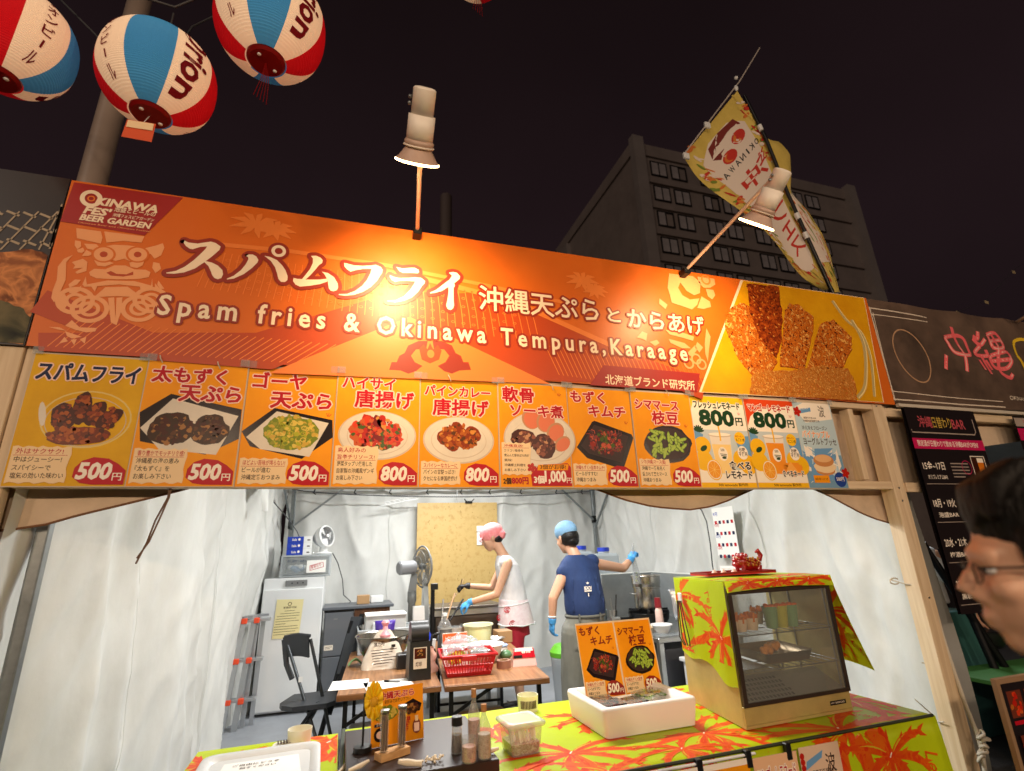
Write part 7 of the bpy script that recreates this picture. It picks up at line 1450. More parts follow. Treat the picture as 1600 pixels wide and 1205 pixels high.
jar(733, 1190, 733, 1150, .028, [(.95, 0), (1, .1), (1, .98)], m_bottle, (0, .62, pink), (.2, .62, .64, pink), 'open glass of pink salt in front of the corked bottles', 'salt_glass', cap='salt_top')
q = B0(765, 1178); coral(q + Vector((0, -.01, .008)), [(-.03, 0, 0), (.01, .004, .004), (.035, .008, .006)], [.006, .008, .005], 'thin coral piece at the right corner of the dark box')
# clear container with lid
t = thing('food_container', 'square clear container with a lid, half full of skewers and brown tops', 'container', pz(815, 1196, ZT)); q = pz(812, 1170, ZT + .004); M = ML((q.x, q.y - .02, ZT + .004), .08)
cc = glassy('container_clear', (226, 232, 226), .6)
b = MB(M); ringloft(b, [rr_(.062, .062, .015, 0), rr_(.072, .072, .018, .10)], cc, None, False); b.add(rr_(.062, .062, .015, .0), [list(range(24))], cc); b.obj('container_wall', t)
b = MB(M); ringloft(b, [rr_(.080, .080, .018, .098), rr_(.084, .084, .02, .104), rr_(.084, .084, .02, .112), rr_(.066, .066, .015, .120), rr_(.060, .060, .014, .116)], mat('lid_milky', (222, 230, 214), .25, alpha=.62)); b.obj('lid', t)
b = MB(M); ringloft(b, [rr_(.057, .057, .014, .004), rr_(.062, .062, .015, .04)], crumb('brown_contents', [(90, 50, 30), (150, 100, 70), (206, 180, 150)], 60)); b.obj('brown_contents', t)
b = MB(M); rnd = random.Random(2)
for k in range(30): x = -.055 + .11 * rnd.random(); y = -.055 + .05 * rnd.random(); b.bar((x, y, .03), (x + rnd.uniform(-.01, .01), y + .02, .088), .007, .003, cl('stick_cream', (236, 222, 190)))
o = b.obj('wooden_spoons', t); o['kind'] = 'stuff'
# foam box with the two chilled dishes and its sign
t = thing('foam_box', 'open white foam box with chilled packs in front of the small menu sign', 'foam box', (1.31, 2.57, ZT)); foam = mat('foam_white', (236, 230, 224), .7, bump=.15, bscale=260); M = ML((1.125, 2.31, ZT + .005), .01); wX, wY, hh = .455, .38, .112
b = MB(M)
O_ = [rr_(wX / 2, wY / 2, .02, 0), rr_(wX / 2 + .012, wY / 2 + .012, .022, hh - .012), rr_(wX / 2 + .008, wY / 2 + .008, .02, hh), rr_(wX / 2 - .022, wY / 2 - .022, .016, hh), rr_(wX / 2 - .030, wY / 2 - .03, .016, .045)]
MM = M @ Matrix.Translation((wX / 2, wY / 2, 0)); b = MB(MM); ringloft(b, O_, foam); b.obj('box_wall', t)
for i, (x, y, m, lab) in enumerate(((-.13, .075, 0, 'dark kimchi pack at the back of the foam box'), (-.14, -.06, 0, 'dark kimchi pack at the front left of the foam box'), (-.01, -.03, 0, 'dark kimchi pack in the middle of the foam box'), (.125, .02, 1, 'clear pack of green edamame in the foam box'))):
 t2 = thing('food_pack', lab, 'food pack', MM @ Vector((x, y, .05)), 0, 'chilled packs in the foam box'); M2 = MM @ ML((x, y, .048 + .012 * (i % 2)), .2 * (i - 1)); w_ = .07 if not m else .085
 b = MB(M2); ringloft(b, [rr_(w_ * .85, .045, .01, 0), rr_(w_, .055, .012, .04)], m_dark if not m else cc, None, False); b.add(rr_(w_ * .85, .045, .01, .0), [list(range(24))], m_dark if not m else cc); b.obj('tray', t2)
 b = MB(M2); rnd = random.Random(i)
 for k in range(26):
  p_ = (rnd.uniform(-w_ * .7, w_ * .7), rnd.uniform(-.035, .035), .022 + rnd.random() * .014); a = rnd.random() * 3
  if m: b.ell((0, 0, 0), (.028, .008, .008), rnd.choice(F['bean']), 8, 5, Matrix.Translation(p_) @ Matrix.Rotation(a, 4, 'Z'))
  else: b.tube([p_, (p_[0] + .02 * math.cos(a), p_[1] + .02 * math.sin(a), p_[2] + .003)], .005, rnd.choice(F['kimchi'][:2]), 6)
 o = b.obj('food', t2); o['kind'] = 'stuff'
 b = MB(M2); b.grid(lambda a, c: (-w_ + 2 * w_ * a, -.055 + .11 * c, .043 + .004 * noise.noise((a * 9, c * 9, i))), 10, 8, cc); b.obj('film_lid', t2)
A, Bq = Vector((1.178, 2.61, .80)), Vector((1.64, 2.62, .80)); ex = (Bq - A); W_ = .437; ex.normalize(); ey = Vector((0, .10, 1)).normalized(); nn = -ex.cross(ey); nn = nn if nn.y < 0 else -nn
t = thing('menu_sign', 'laminated two panel sign for kimchi and edamame leaning in the foam box', 'sign', A); Hs = .338; ly = ex.cross(Vector((0, 0, 1)))
lf = Vector((-.02, 0, 0))
b = MB(); b.hexa([A, A + ex * W_, A + ex * W_ - nn * .004, A - nn * .004], [A + lf + ey * Hs, A + lf + ex * W_ + ey * Hs, A + lf + ex * W_ + ey * Hs - nn * .004, A + lf + ey * Hs - nn * .004], mat('laminate_edge', (236, 210, 180), .2)); b.obj('board', t)
ey2 = (ey * Hs + lf) / Hs
for side_, fd, tl, sp in ((0, f_kimchi, [('もずく', .02, .45, .07, .20), ('キムチ', .12, .375, .072, .22)], 1), (1, f_bean, [('シママース', .02, .43, .065, .28), ('枝豆', .12, .345, .082, .17)], 0)):
 k = (W_ / 2 - .005) / .378; P = Print((0, 0, 0), ex, ey, nn, None)
 org = A + ex * (.003 + side_ * W_ / 2) + nn * .0008
 P.fn = lambda x, y, l, org=org, k=k: org + ex * (x * k) + ey2 * (y * k * (Hs - .008) / (.53 * k)) + nn * l * 1.0
 P.rect(0, 0, .37, .53, pg_or); fd(P, .38)
 for (s_, x, y, h, w) in tl: P.text(s_, x, y, h, cl('print_brown_red', (140, 40, 26)), w=w, bold=.014, fat=.02)
 desc(P, .008, .012, .185, [('沖縄もずく×旨辛', .17), ('ビールがすすむ!', .12), ('沖縄おつまみ', .11)], first=1); price(P, .378, '500', col=cl('print_brick', (150, 40, 30))); sparks(P, .33, .33); P.mb.obj('sign_print', t)
b = MB();
for i in range(16): b.add([A + ey2 * Hs * random.random() + ex * W_ * random.choice((.01, .49, .98)) + nn * .012 + Vector(v) for v in ((0, 0, 0), (.006, 0, .001), (.007, 0, .006), (.001, 0, .005))], [(0, 1, 2, 3)], m_white)
# -- display warmer
t = thing('display_warmer', 'glass fronted food warmer draped in palm print cloth on the counter', 'food warmer', (1.72, 2.16, ZT));
M = Matrix(((1, .14, 0, 1.725), (.03, 1, 0, 2.165), (0, 0, 1, ZT + .006), (0, 0, 0, 1))); WX, WY, WZ = .635, .50, .60
mws = mat('warmer_steel', (206, 186, 120), .4, .35, noise_amt=.25, scale=7); mfr_ = mat('warmer_frame', (70, 58, 52), .4, .5); min_ = mat('warmer_inside', (190, 182, 172), .4, .4)
b = MB(M); b.box(0, WX, 0, WY, 0, .012, mws); b.box(0, WX, 0, .012, .012, .085, mws, .002); b.box(0, .010, .0125, WY, .012, .30, mws); b.box(WX - .010, WX, .0125, WY, .012, WZ - .02, mws); b.box(.0105, WX - .0105, WY - .010, WY, .013, .12, min_); b.box(.0105, WX - .0105, WY - .010, WY, .56, WZ - .02, min_); b.box(.30, .33, WY - .010, WY, .121, .559, min_); b.box(0, WX, .0, WY, WZ - .018, WZ, mws); b.box(.0, .010, .0125, WY, .301, WZ - .019, min_); b.obj('cabinet', t)
b = MB(M); b.box(.0, WX, -.012, -.001, .085, .10, mfr_); b.box(.0, WX, -.012, -.001, .545, .57, mfr_); b.box(0, .022, -.012, -.001, .1005, .5445, mfr_); b.box(WX - .022, WX, -.012, -.001, .1005, .5445, mfr_); b.obj('door_frame', t)
b = MB(M); b.box(.022, WX - .022, -.008, -.005, .1005, .5445, m_glass); b.obj('door_glass', t)
b = MB(M); b.box(.012, .299, WY - .008, WY - .004, .121, .559, m_glass); b.box(.331, WX - .012, WY - .008, WY - .004, .121, .559, m_glass); b.obj('rear_glass', t)
b = MB(M)
for z in (.365, .215):
 for k in range(13): x = .015 + k * (WX - .03) / 12; b.tube([(x, .02, z), (x, WY - .03, z)], .002, m_steel, 5)
 for y in (.02, .18, .34, WY - .03): b.tube([(.012, y, z - .004), (WX - .012, y, z - .004)], .003, m_steel, 6)
b.obj('wire_shelf', t)
b = MB(M)
for x in (.014, WX - .014):
 for y in (.03, WY * .6, WY - .04): b.tube([(x, y, .09), (x, y, .56)], .004, m_steel, 6)
b.obj('shelf_post', t)
b = MB(M); b.add([(.012, .014, .095), (WX - .012, .014, .095), (WX - .012, .20, .155), (.012, .20, .155)], [(0, 1, 2, 3)], mat('perforated_steel', (150, 146, 140), .4, .5))
b.obj('perforated_plate', t); b = MB(M)
for i in range(14):
 for j in range(5):
  x, y = .03 + i * .022 + (j % 2) * .011, .03 + j * .032; z = .0955 + (y - .014) * .3226
  b.add([(x - .007, y - .009, z - .0029 + .0012), (x + .006, y - .009, z - .0029 + .0012), (x + .007, y + .009, z + .0029 + .0012), (x - .006, y + .009, z + .0029 + .0012)], [(0, 1, 2, 3)], m_dark)
o = b.obj('perforation', t); o['kind'] = 'stuff'
# brand plate and screws
P = Print(M @ Vector((.50, -.001, .035)), (1, .03, 0), (0, 0, 1), (0, -1, 0), step=6e-5); P.rect(0, 0, .10, .018, p_blk); P.text('HOT SHOWCASE', .006, .005, .011, p_plate, w=.085); P.mb.obj('name_plate', t)
# food inside
def cup(x, y, z, m, fm_, lab, grp, r=.036, h=.075, kind=0):
 t2 = thing('food_cup', lab, 'food cup', M @ Vector((x, y, z)), 0, grp)
 b = MB(M @ Matrix.Translation((x, y, z))); b.lathe([(.001, 0), (r * .72, 0), (r, h)], m, 20, cap=False); b.obj('paper_cup', t2)
 b = MB(M @ Matrix.Translation((x, y, z))); rnd = random.Random(int(x * 1000))
 for k in range(22):
  a = rnd.random() * 6.3; rr0 = r * .8 * math.sqrt(rnd.random())
  if kind: b.bar((rr0 * math.cos(a), rr0 * math.sin(a), h * .7), (rr0 * 1.25 * math.cos(a), rr0 * 1.25 * math.sin(a), h + rnd.uniform(.0, .028)), .010, .010, fm_)
  else: b.ell((rr0 * math.cos(a), rr0 * math.sin(a), h - .004 + rnd.random() * .006), (.012, .012, .008), fm_, 7, 5)
 o = b.obj('fried_food', t2); o['kind'] = 'stuff'
fry = mat('fries_orange', (240, 150, 40), .5, col2=(226, 110, 20), scale=60); gcup = cl('cup_green', (130, 170, 120)); ycup = cl('cup_yellow_green', (196, 190, 60)); wcup = cl('cup_cream', (240, 214, 180))
for i, x in enumerate((.065, .13, .205)): cup(x, .10 + .01 * i, .368, wcup, fry, ('leftmost', 'second', 'third')[i] + ' cream cup of orange fries on the warmer shelf', 'cups of fries in the warmer', .040, .055, 1)
for i, x in enumerate((.325, .39, .455)): cup(x, .11, .368, (gcup, ycup, gcup)[i], cl('food_karaage_orange', (226, 110, 40)), ('green snack cup left of the yellow one on the warmer shelf', 'yellow green snack cup between the two green ones', 'green snack cup at the right end of the warmer shelf')[i], 'snack cups in the warmer', .040, .10, 0)
for i in range(3): cup(.36 + .085 * i, .27, .368, wcup, fry, ('left', 'middle', 'right')[i] + ' cream cup in the rear row of the warmer shelf', 'rear cups in the warmer', .036, .06, 1)
t2 = thing('steel_tray', 'shallow steel tray with two fried pieces inside the warmer', 'tray', M @ Vector((.35, .2, .22))); Mt = M @ Matrix.Translation((.36, .19, .222)); b = MB(Mt); ringloft(b, [rr_(.13, .13, .02, 0), rr_(.145, .145, .022, .045), rr_(.150, .150, .022, .046)], mat('brownish_steel', (150, 130, 104), .3, .9), None, False); b.add(rr_(.13, .13, .02, 0.001), [list(range(24))], mat('brownish_steel', 0)); b.obj('tray_wall', t2)
for i, (x, y) in enumerate(((-.05, -.02), (.05, .05))):
 b = MB(Mt @ Matrix.Translation((x, y, .025)));
 for k in range(10): b.ell((random.uniform(-.022, .022), random.uniform(-.02, .02), random.uniform(-.008, .03)), random.uniform(.012, .02), F['brown'][2] if k % 2 else F['curry'][3], 8, 6)
 organic(b, 'fried_chicken', None, .004, 1); o = C.objects[-1] if False else None
for o in [o for o in C.objects if o.name.startswith('fried_chicken')]: tag(o, 'lone brown fried chicken piece ' + ('at the left' if o.name == 'fried_chicken' else 'at the right') + ' of the steel tray in the warmer', 'fried chicken', 'fried pieces in the tray')
b = MB(M); b.box(.02, .20, .03, .32, .219, .222, foil); b.obj('foil_liner', t)
# cloth draped over the warmer
def wtop(x, y, l): return M @ Vector((x, y, WZ + .006 + .004 * math.sin(x * 14) * math.sin(y * 11) + l))
def wleft(x, y, l):
 "x along the depth, y negative down the left side"
 k = max(0, -y); return M @ Vector((-.010 - .006 * math.sin(x * 24) * k * 3 - l, x, WZ + .004 + y))
def wcloth(a, c): return wtop(a * (WX + .02) - .01, c * WY, 0)
b = MB(); b.grid(wcloth, 18, 12, m_lime)
b.grid(lambda a, c: wleft(a * WY, -(c) * (.36 + .07 * a ** 2 * 0 + .08 * (1 - a) + .02 * math.sin(a * 9)), 0), 14, 14, m_lime)
b.grid(lambda a, c: M @ Vector((a * (WX + .03) - .012, -.016 - .012 * c + .004 * math.sin(a * 22) * c, WZ + .006 - c * (.050 - .012 * math.sin(a * PI)))), 24, 4, m_lime)
b.grid(lambda a, c: M @ Vector((WX + .012 + .13 * c ** 1.2 * (1 - .3 * a) + .012 * math.sin(a * 7) * c, -.02 + a * (WY * .9) - .03 * c, WZ + .004 - c * (.44 - .05 * a))), 14, 16, m_lime)
wc = tag(b.obj('warmer_cloth'), 'lime palm print cloth draped over the top and sides of the glass warmer', 'cloth')
cloth_print('cloth_print', wc, wleft, [(.47, -.10, .20, .6), (.44, -.36, .18, 1.5), (.08, -.26, .17, .4)], [('Le parlant', .13, -.05, .06, .24, -PI / 2)], .004, WY - .004, -.36, -.004)
cloth_print('cloth_print', wc, lambda x, y, l: wtop(x, y, l), [(.15, .05, .12, 0), (.5, .12, .13, 1)], [], -.008, WX + .008, .002, WY)
cloth_print('cloth_print', wc, lambda x, y, l: M @ Vector((x, -.019 + .24 * 0 - .012 * (-y / .05) + .0 - l * 1, WZ + .006 + y * (.95 - .2 * math.sin((x + .01) / WX * PI)))), [(.12, -.02, .12, 0), (.3, -.02, .10, 1), (.5, -.02, .12, 2)], [], -.008, WX + .01, -.048, 0)
def wright(x, y, l):
 c = min(1, -y / .42); a = x / (WY * .9); return M @ Vector((WX + .012 + .13 * c ** 1.2 * (1 - .3 * a) + .012 * math.sin(a * 7) * c + l, -.02 + x - .03 * c, WZ + .004 - c * (.44 - .05 * a)))
cloth_print('cloth_print', wc, wright, [(.12, -.30, .16, .5), (.02, -.1, .1, 2)], [], .003, WY * .88, -.415, -.005)
cloth_print('cloth_print', wc, lambda x, y, l: wright(x, y, -l - .0004), [(.12, -.18, .16, .5), (.3, -.3, .14, 1)], [], .003, WY * .88, -.415, -.005)
# tongs on the left side
tg = thing('kitchen_tongs', 'dark wire tongs hanging from a white hook on the left of the warmer', 'tongs', M @ Vector((-.02, .40, .45)))
b = MB(); hk = M @ Vector((-.022, .42, .50)); b.box(hk.x - .008, hk.x, hk.y - .018, hk.y + .018, hk.z - .02, hk.z + .03, m_white, .004); b.obj('hook', tg)
b = MB()
for d_ in (-.012, .0, .012, .02): b.tube([hk + Vector((-.01, d_, -.01)), hk + Vector((-.014, d_ * 1.8 - .01, -.10)), hk + Vector((-.014, d_ * 2.6 - .02, -.19)), hk + Vector((-.016, d_ * 1.5 - .035, -.225))], .003, mfr_, 6)
b.obj('wire_arm', tg)
# red tray, shells, lion dog ornament on top
b = MB(M @ Matrix.Translation((.06, .30, WZ + .014))); b.box(0, .46, -.06, .12, 0, .006, m_red); b.box(0, .46, -.06, -.052, .006, .016, cl('lacquer_maroon', (130, 20, 24))); b.box(0, .46, .112, .12, .006, .016, cl('lacquer_maroon', 0)); b.box(0, .008, -.05, .11, .006, .016, cl('lacquer_maroon', 0)); b.box(.452, .46, -.05, .11, .006, .016, cl('lacquer_maroon', 0)); single(b, 'lacquer_tray', 'flat red lacquer tray lying on top of the draped warmer', 'tray')
for i, x in enumerate((.14, .20, .27)):
 b = MB(M @ Matrix.Translation((x, .29, WZ + .021))); b.lathe([(.001, .0), (.018, .0), (.012, .012), (.001, .024)], mat('shell_pinkish', (226, 190, 176), .5, bump=.5, bscale=90), 9, sx=1.2); single(b, 'sea_shell', ('left', 'middle', 'right')[i] + ' one of three small pale shells on the red tray', 'shell', 'shells on the red tray')
t = thing('lion_dog_figure', 'glossy red lion dog figurine crouching on the red tray', 'figurine', M @ Vector((.40, .32, WZ + .02))); lred = mat('figurine_red', (170, 24, 26), .22, coat=.6, noise_amt=.5, scale=40); M3 = M @ Matrix.Translation((.385, .31, WZ + .021))
b = MB(M3); b.ell((.02, 0, .040), (.075, .040, .036), lred); b.ell((-.055, -.005, .055), (.040, .036, .036), lred); b.ell((-.088, -.005, .043), (.018, .026, .014), lred); b.ell((-.084, -.005, .066), (.02, .026, .012), lred)
for (x, y) in ((-.05, -.032), (-.05, .03), (.06, -.03), (.06, .03)): b.tube([(x, y, .035), (x - .006, y, .008), (x - .02, y, .008)], [.015, .013, .010], lred, 8)
b.tube([(.085, 0, .05), (.10, 0, .085), (.085, 0, .11), (.065, 0, .10)], [.012, .016, .014, .006], lred, 8)
for k in range(12): a = k * .55; b.ell((-.03 + .012 * math.cos(a * 3), .034 * math.cos(a), .062 + .030 * math.sin(a)), .013, lred, 8, 6)
for s_ in (-1, 1): b.ell((-.045, .03 * s_, .09), (.012, .006, .014), lred, 8, 6)
organic(b, 'figure_body', t, .0035, 1)
gd = mat('figurine_gold', (196, 140, 60), .3, .7)
b = MB(M3)
for k in range(26): a = k * .5; b.ell((-.035 + .09 * (k / 26), -.041 + .006 * math.sin(a), .055 + .020 * math.cos(a * 1.7)), .0055, gd, 7, 5)
for s_ in (-1, 1): b.ell((-.082, -.005 + .014 * s_, .078), .006, p_white, 8, 6)
b.obj('gold_curl', t)
# ================================================================== next stall, right edge
nt2 = thing('neighbour_tent', 'neighbouring tent with pale cloth wall and dark poles beyond the right post', 'tent', (5.4, 4.5, 0))
b = MB(); b.grid(lambda a, c: (3.75 + .05 * math.sin(c * 6), 2.6 + 4.6 * a, 2.4 * c), 20, 10, m_cloth); b.obj('side_cloth', nt2)
b = MB(); b.grid(lambda a, c: (3.75 + 5.2 * a, 7.3 - fold(a * 5, c * 2.4, 12), 2.4 * c), 40, 14, mat('dim_cloth', (150, 160, 166), .7)); b.obj('back_cloth', nt2)
b = MB(); b.grid(lambda a, c: (3.6 + 5.4 * a, 2.45 + 4.9 * c, 2.45 + 1.2 * math.sin(PI * c) * math.sin(PI * min(1, a + .02))), 16, 12, m_cloth); b.obj('roof_cloth', nt2)
q = [(3.46, 1.86), (3.7, 1.80), (4.0, 1.92), (4.5, 2.12), (5.2, 2.2), (6, 2.2)]
def val2(a, c):
 f = a * 4.999; i = int(f); t_ = f - i; x = q[i][0] * (1 - t_) + q[i + 1][0] * t_; z = q[i][1] * (1 - t_) + q[i + 1][1] * t_; return (x, 2.52 + .01 * math.sin(x * 9), z + (2.45 - z) * c)
b = MB(); b.grid(val2, 40, 8, m_cloth_out); b.obj('valance', nt2)
for (x0_, z0_, x1_, z1_) in ((4.55, 1.45, 5.3, .0), (4.75, 1.4, 5.0, 0)):
 b = MB(); b.tube([(x0_, 3.2, z0_), (x1_ * .96, 3.0, z1_)], .028, m_darkm, 10); b.obj('brace_pole', nt2)
b = MB(); b.box(4.35, 5.6, 2.7, 3.2, .50, .53, mat('green_cloth', (70, 130, 60), .6), .004); b.box(4.35, 5.6, 2.70, 2.72, .08, .499, mat('green_cloth', 0)); single(b, 'green_table', 'low table under green cloth in the neighbouring stall', 'table')
b = MB(); b.box(4.6, 5.1, 3.3, 3.6, 0, .9, mat('teal_crate', (60, 110, 110), .5), .01); single(b, 'teal_crate', 'teal crate standing in the neighbouring stall', 'crate')
# rope tied round the post
b = MB(); p = [pp(1462, 960, 2.44), pp(1484, 1030, 2.42), pp(1508, 1100, 2.40), pp(1524, 1140, 2.38), pp(1534, 1172, 2.37), pp(1540, 1215, 2.36)]; b.tube(p, .011, m_rope, 8)
for k in range(5): c_ = pp(1532 + (k * 7) % 9, 1148 + k * 9, 2.36); b.tube([c_ + Vector(((.020 + .012 * (k % 2)) * math.cos(a), .014 * math.sin(a), (.014 - .007 * k) * math.cos(a + k) + .006 * math.sin(2 * a))) for a in [i * 2 * PI / 10 for i in range(11)]], .008, m_rope, 6)
single(b, 'coiled_rope', 'pale rope hanging beside the right post with a coiled knot at its end', 'rope')
# framed picture board at bottom right
A = pp(1555, 1062, 1.75); b = MB(); x0, y0 = A.x, 1.75
t = thing('picture_menu_board', 'dark picture menu board with food photos at the bottom right corner', 'menu board', (x0 + .3, y0, 0))
b = MB(); b.box(x0, x0 + .6, y0, y0 + .02, .25, A.z, mat('board_frame', (150, 120, 90), .5)); b.obj('board', t)
P = Print((x0 + .02, y0 - .001, .27), (1, 0, 0), (0, 0, 1), (0, -1, 0), step=6e-5); P.rect(0, 0, .56, A.z - .29, cl('print_board_black', 0)); rnd = random.Random(5)
for i in range(3):
 for j in range(5):
  y = A.z - .29 - .13 - i * .16; P.rect(.02 + j * .11, y, .11 + j * .11, y + .10, cl('print_photo_brown', (110, 50, 34))); P.lumps(.065 + j * .11, y + .05, .035, .035, 14, .012, F['chili'] + F['curry'], i * 5 + j); P.rect(.02 + j * .11, y - .025, .09 + j * .11, y - .01, p_red)
P.mb.obj('board_print', t)
# ================================================================== people
skin = mat('skin_warm', (206, 158, 128), .5, noise_amt=.06, scale=8, sss=.08); hairm = mat('black_hair', (16, 13, 12), .45, bump=.6, bscale=160, spec=.3); skinf = mat('skin_warm_near', (226, 178, 148), .5, noise_amt=.08, scale=12, sss=.08)
def head(b, M, m, s=1.0):
 e = lambda c, r, seg=20, rg=14: b.ell(c, r, m, seg, rg, M)
 e((0, -.012, .03), (.074, .095, .098)); e((0, .030, -.030), (.062, .064, .080)); e((0, .052, -.085), (.034, .032, .028)); e((0, .074, .022), (.052, .020, .014)); e((-.036, .066, -.022), (.024, .022, .02)); e((.036, .066, -.022), (.024, .022, .02))
 b.tube([(0, .082, .012), (0, .100, -.012), (0, .108, -.030)], [.008, .011, .013], m, 10, M); e((-.013, .094, -.034), (.009, .011, .008), 10, 8); e((.013, .094, -.034), (.009, .011, .008), 10, 8)
 e((0, .086, -.058), (.024, .014, .006), 12, 8); e((-.030, .078, .011), (.018, .013, .007), 12, 8); e((.030, .078, .011), (.018, .013, .007), 12, 8); e((0, .084, -.069), (.020, .014, .007), 12, 8)
 for s_ in (-1, 1): e((.075 * s_, -.008, -.005), (.010, .020, .032), 12, 8); e((.082 * s_, -.014, .004), (.007, .017, .022), 10, 8)
def eyes(M, parent):
 for s_ in (-1, 1):
  b = MB(M); b.ell((.030 * s_, .076, .001), (.0115, .0095, .0065), m_white, 12, 8); b.ell((.030 * s_, .084, .001), (.0055, .003, .0055), m_dark, 10, 6); b.obj('eye', parent)
def hand(b, M, m, curl=.5, spread=.12, mir=1):
 b.ell((0, .045, 0), (.040, .052, .017), m, 16, 10, M); b.tube([(0, -.02, 0), (0, .02, 0)], [.029, .034], m, 12, M, flat=.7)
 for i, (x, L) in enumerate(((-.029, .070), (-.010, .078), (.010, .073), (.028, .058))):
  x *= mir; a = 0; p = Vector((x, .082 - abs(x) * .2, 0)); pts = [Vector((x * .7, .05, 0)), p]; rs = [.012, .0105]
  for j, fr_ in enumerate((.42, .33, .25)):
   a += curl * (1.0, 1.1, .8)[j]; d = Vector((math.sin(x * 8) * spread * 3, math.cos(a), -math.sin(a))); p = p + d.normalized() * L * fr_; pts.append(p.copy()); rs.append(.0098 - .001 * j)
  b.tube(pts, rs, m, 9, M); b.ell(pts[-1], .0078, m, 8, 6, M)
 p = [Vector((-.022 * mir, .012, -.004)), Vector((-.046 * mir, .038, -.012)), Vector((-.052 * mir, .066, -.026 - .02 * curl)), Vector((-.044 * mir, .088, -.034 - .03 * curl))]
 b.tube(p, [.014, .0125, .0105, .009], m, 9, M); b.ell(p[-1], .009, m, 8, 6, M)
def frame_(o, y, z):
 "matrix with local Y along y and local Z near z"
 y = Vector(y).normalized(); z = Vector(z); z = (z - z.dot(y) * y).normalized(); x = y.cross(z)
 return Matrix(((x.x, y.x, z.x, o[0]), (x.y, y.y, z.y, o[1]), (x.z, y.z, z.z, o[2]), (0, 0, 0, 1)))
def limb(b, pts, rs, m, flat=1, seg=14):
 P_ = [Vector(p) for p in pts]; q = []; r = []
 for i in range(len(P_) - 1):
  for k in range(4): t_ = k / 4; q.append(P_[i].lerp(P_[i + 1], t_)); r.append(rs[i] + (rs[i + 1] - rs[i]) * t_)
 q.append(P_[-1]); r.append(rs[-1]); b.tube(q, r, m, seg, flat=flat)
 b.ell(P_[0], rs[0], m, 12, 8); b.ell(P_[-1], rs[-1] * .98, m, 12, 8)
def torso(b, rings, m, ax=(1, 0, 0)):
 "rings: (centre, half width along ax, half depth)"
 ax = Vector(ax).normalized(); R = Matrix(((ax.x, -ax.y, 0), (ax.y, ax.x, 0), (0, 0, 1)))
 q = []
 for i in range(len(rings) - 1):
  for k in range(4):
   t_ = k / 4; a, c = rings[i], rings[i + 1]; q.append((Vector(a[0]).lerp(Vector(c[0]), t_), (a[1] + (c[1] - a[1]) * t_, a[2] + (c[2] - a[2]) * t_), R))
 a = rings[-1]; q.append((Vector(a[0]), (a[1], a[2]), R)); b.loft(q, m, 28)
# ---- cook with the pink cap, seen from the side, facing left over the griddle
o1 = Vector((1.74, 5.45, 0)); F1 = Vector((-.97, .24, 0)).normalized(); S1 = Vector((F1.y, -F1.x, 0))      # S1 points to the cook's right
S1 = Vector((-F1.y, F1.x, 0)); S1 = -S1 if S1.y > 0 else S1                                             # the side turned to the camera (her left)
def w1(f, s_, z): return o1 + F1 * f + S1 * s_ + Vector((0, 0, z))
t = thing('person', 'cook in pink cap and white sleeveless top leaning over the griddle', 'person', o1)
HM = frame_(w1(.235, 0, 1.645), (F1 * .93 + Vector((0, 0, -.36))), (F1 * .36 + Vector((0, 0, .93)))) @ Matrix.Scale(1.08, 4)
b = MB(); head(b, HM, skin); limb(b, [w1(.19, 0, 1.60), w1(.13, 0, 1.49), w1(.09, 0, 1.42)], [.052, .054, .062], skin)
torso(b, [(w1(.02, 0, .92), .15, .12), (w1(.02, 0, 1.05), .135, .11), (w1(.05, 0, 1.25), .155, .12), (w1(.09, 0, 1.40), .165, .10), (w1(.11, 0, 1.46), .10, .07)], skin, S1)
el, wr = w1(.20, .21, 1.10), w1(.47, .17, 1.035); limb(b, [w1(.08, .185, 1.385), el, wr], [.052, .040, .027], skin)
el2, wr2 = w1(.24, -.20, 1.14), w1(.50, -.16, 1.17); limb(b, [w1(.10, -.18, 1.385), el2, wr2], [.05, .038, .026], skin)
for s_ in (-1, 1): limb(b, [w1(.0, .085 * s_, .92), w1(.03, .09 * s_, .50), w1(-.02, .09 * s_, .10)], [.088, .058, .038], skin)
organic(b, 'body', t, .010, 3)
eyes(HM, t)
wt = mat('white_mesh_top', (234, 234, 234), .7, col2=(206, 206, 210), scale=9, bump=3, bscale=10, stretch=(1, 1, .5));
b = MB(); torso(b, [(w1(.02, 0, .985), .172, .150), (w1(.03, 0, 1.10), .162, .137), (w1(.055, 0, 1.25), .172, .136), (w1(.085, 0, 1.37), .185, .122), (w1(.10, 0, 1.43), .15, .095), (w1(.115, 0, 1.465), .085, .070)], wt, S1)
limb(b, [w1(.10, -.15, 1.40), w1(.10, .15, 1.40)], [.066, .066], wt); organic(b, 'sleeveless_top', t, .010, 2)
ap = mat('pink_lace_apron', (222, 200, 204), .7, col2=(236, 226, 228), scale=26, bump=.5, bscale=40)
b = MB(); torso(b, [(w1(.0, 0, .80), .205, .185), (w1(.01, 0, .88), .195, .175), (w1(.02, 0, 1.0), .176, .156), (w1(.03, 0, 1.04), .168, .146)], ap, S1); organic(b, 'apron', t, .010, 1)
b = MB(); rg = []
for k in range(41): a = k * 2 * PI / 40; rg.append(w1(0, 0, .803) + F1 * .188 * math.cos(a) * 1.0 + S1 * .208 * math.sin(a) + Vector((0, 0, .004 * math.sin(a * 6))))
b.tube(rg, .007, m_white, 6); rg = [w1(.022, 0, .99) + F1 * .155 * math.cos(k * PI / 20) + S1 * .178 * math.sin(k * PI / 20) + Vector((0, 0, .02 * math.cos(k * PI / 20) * -1)) for k in range(41)]; b.tube(rg, .006, m_white, 6); b.obj('white_hem', t)
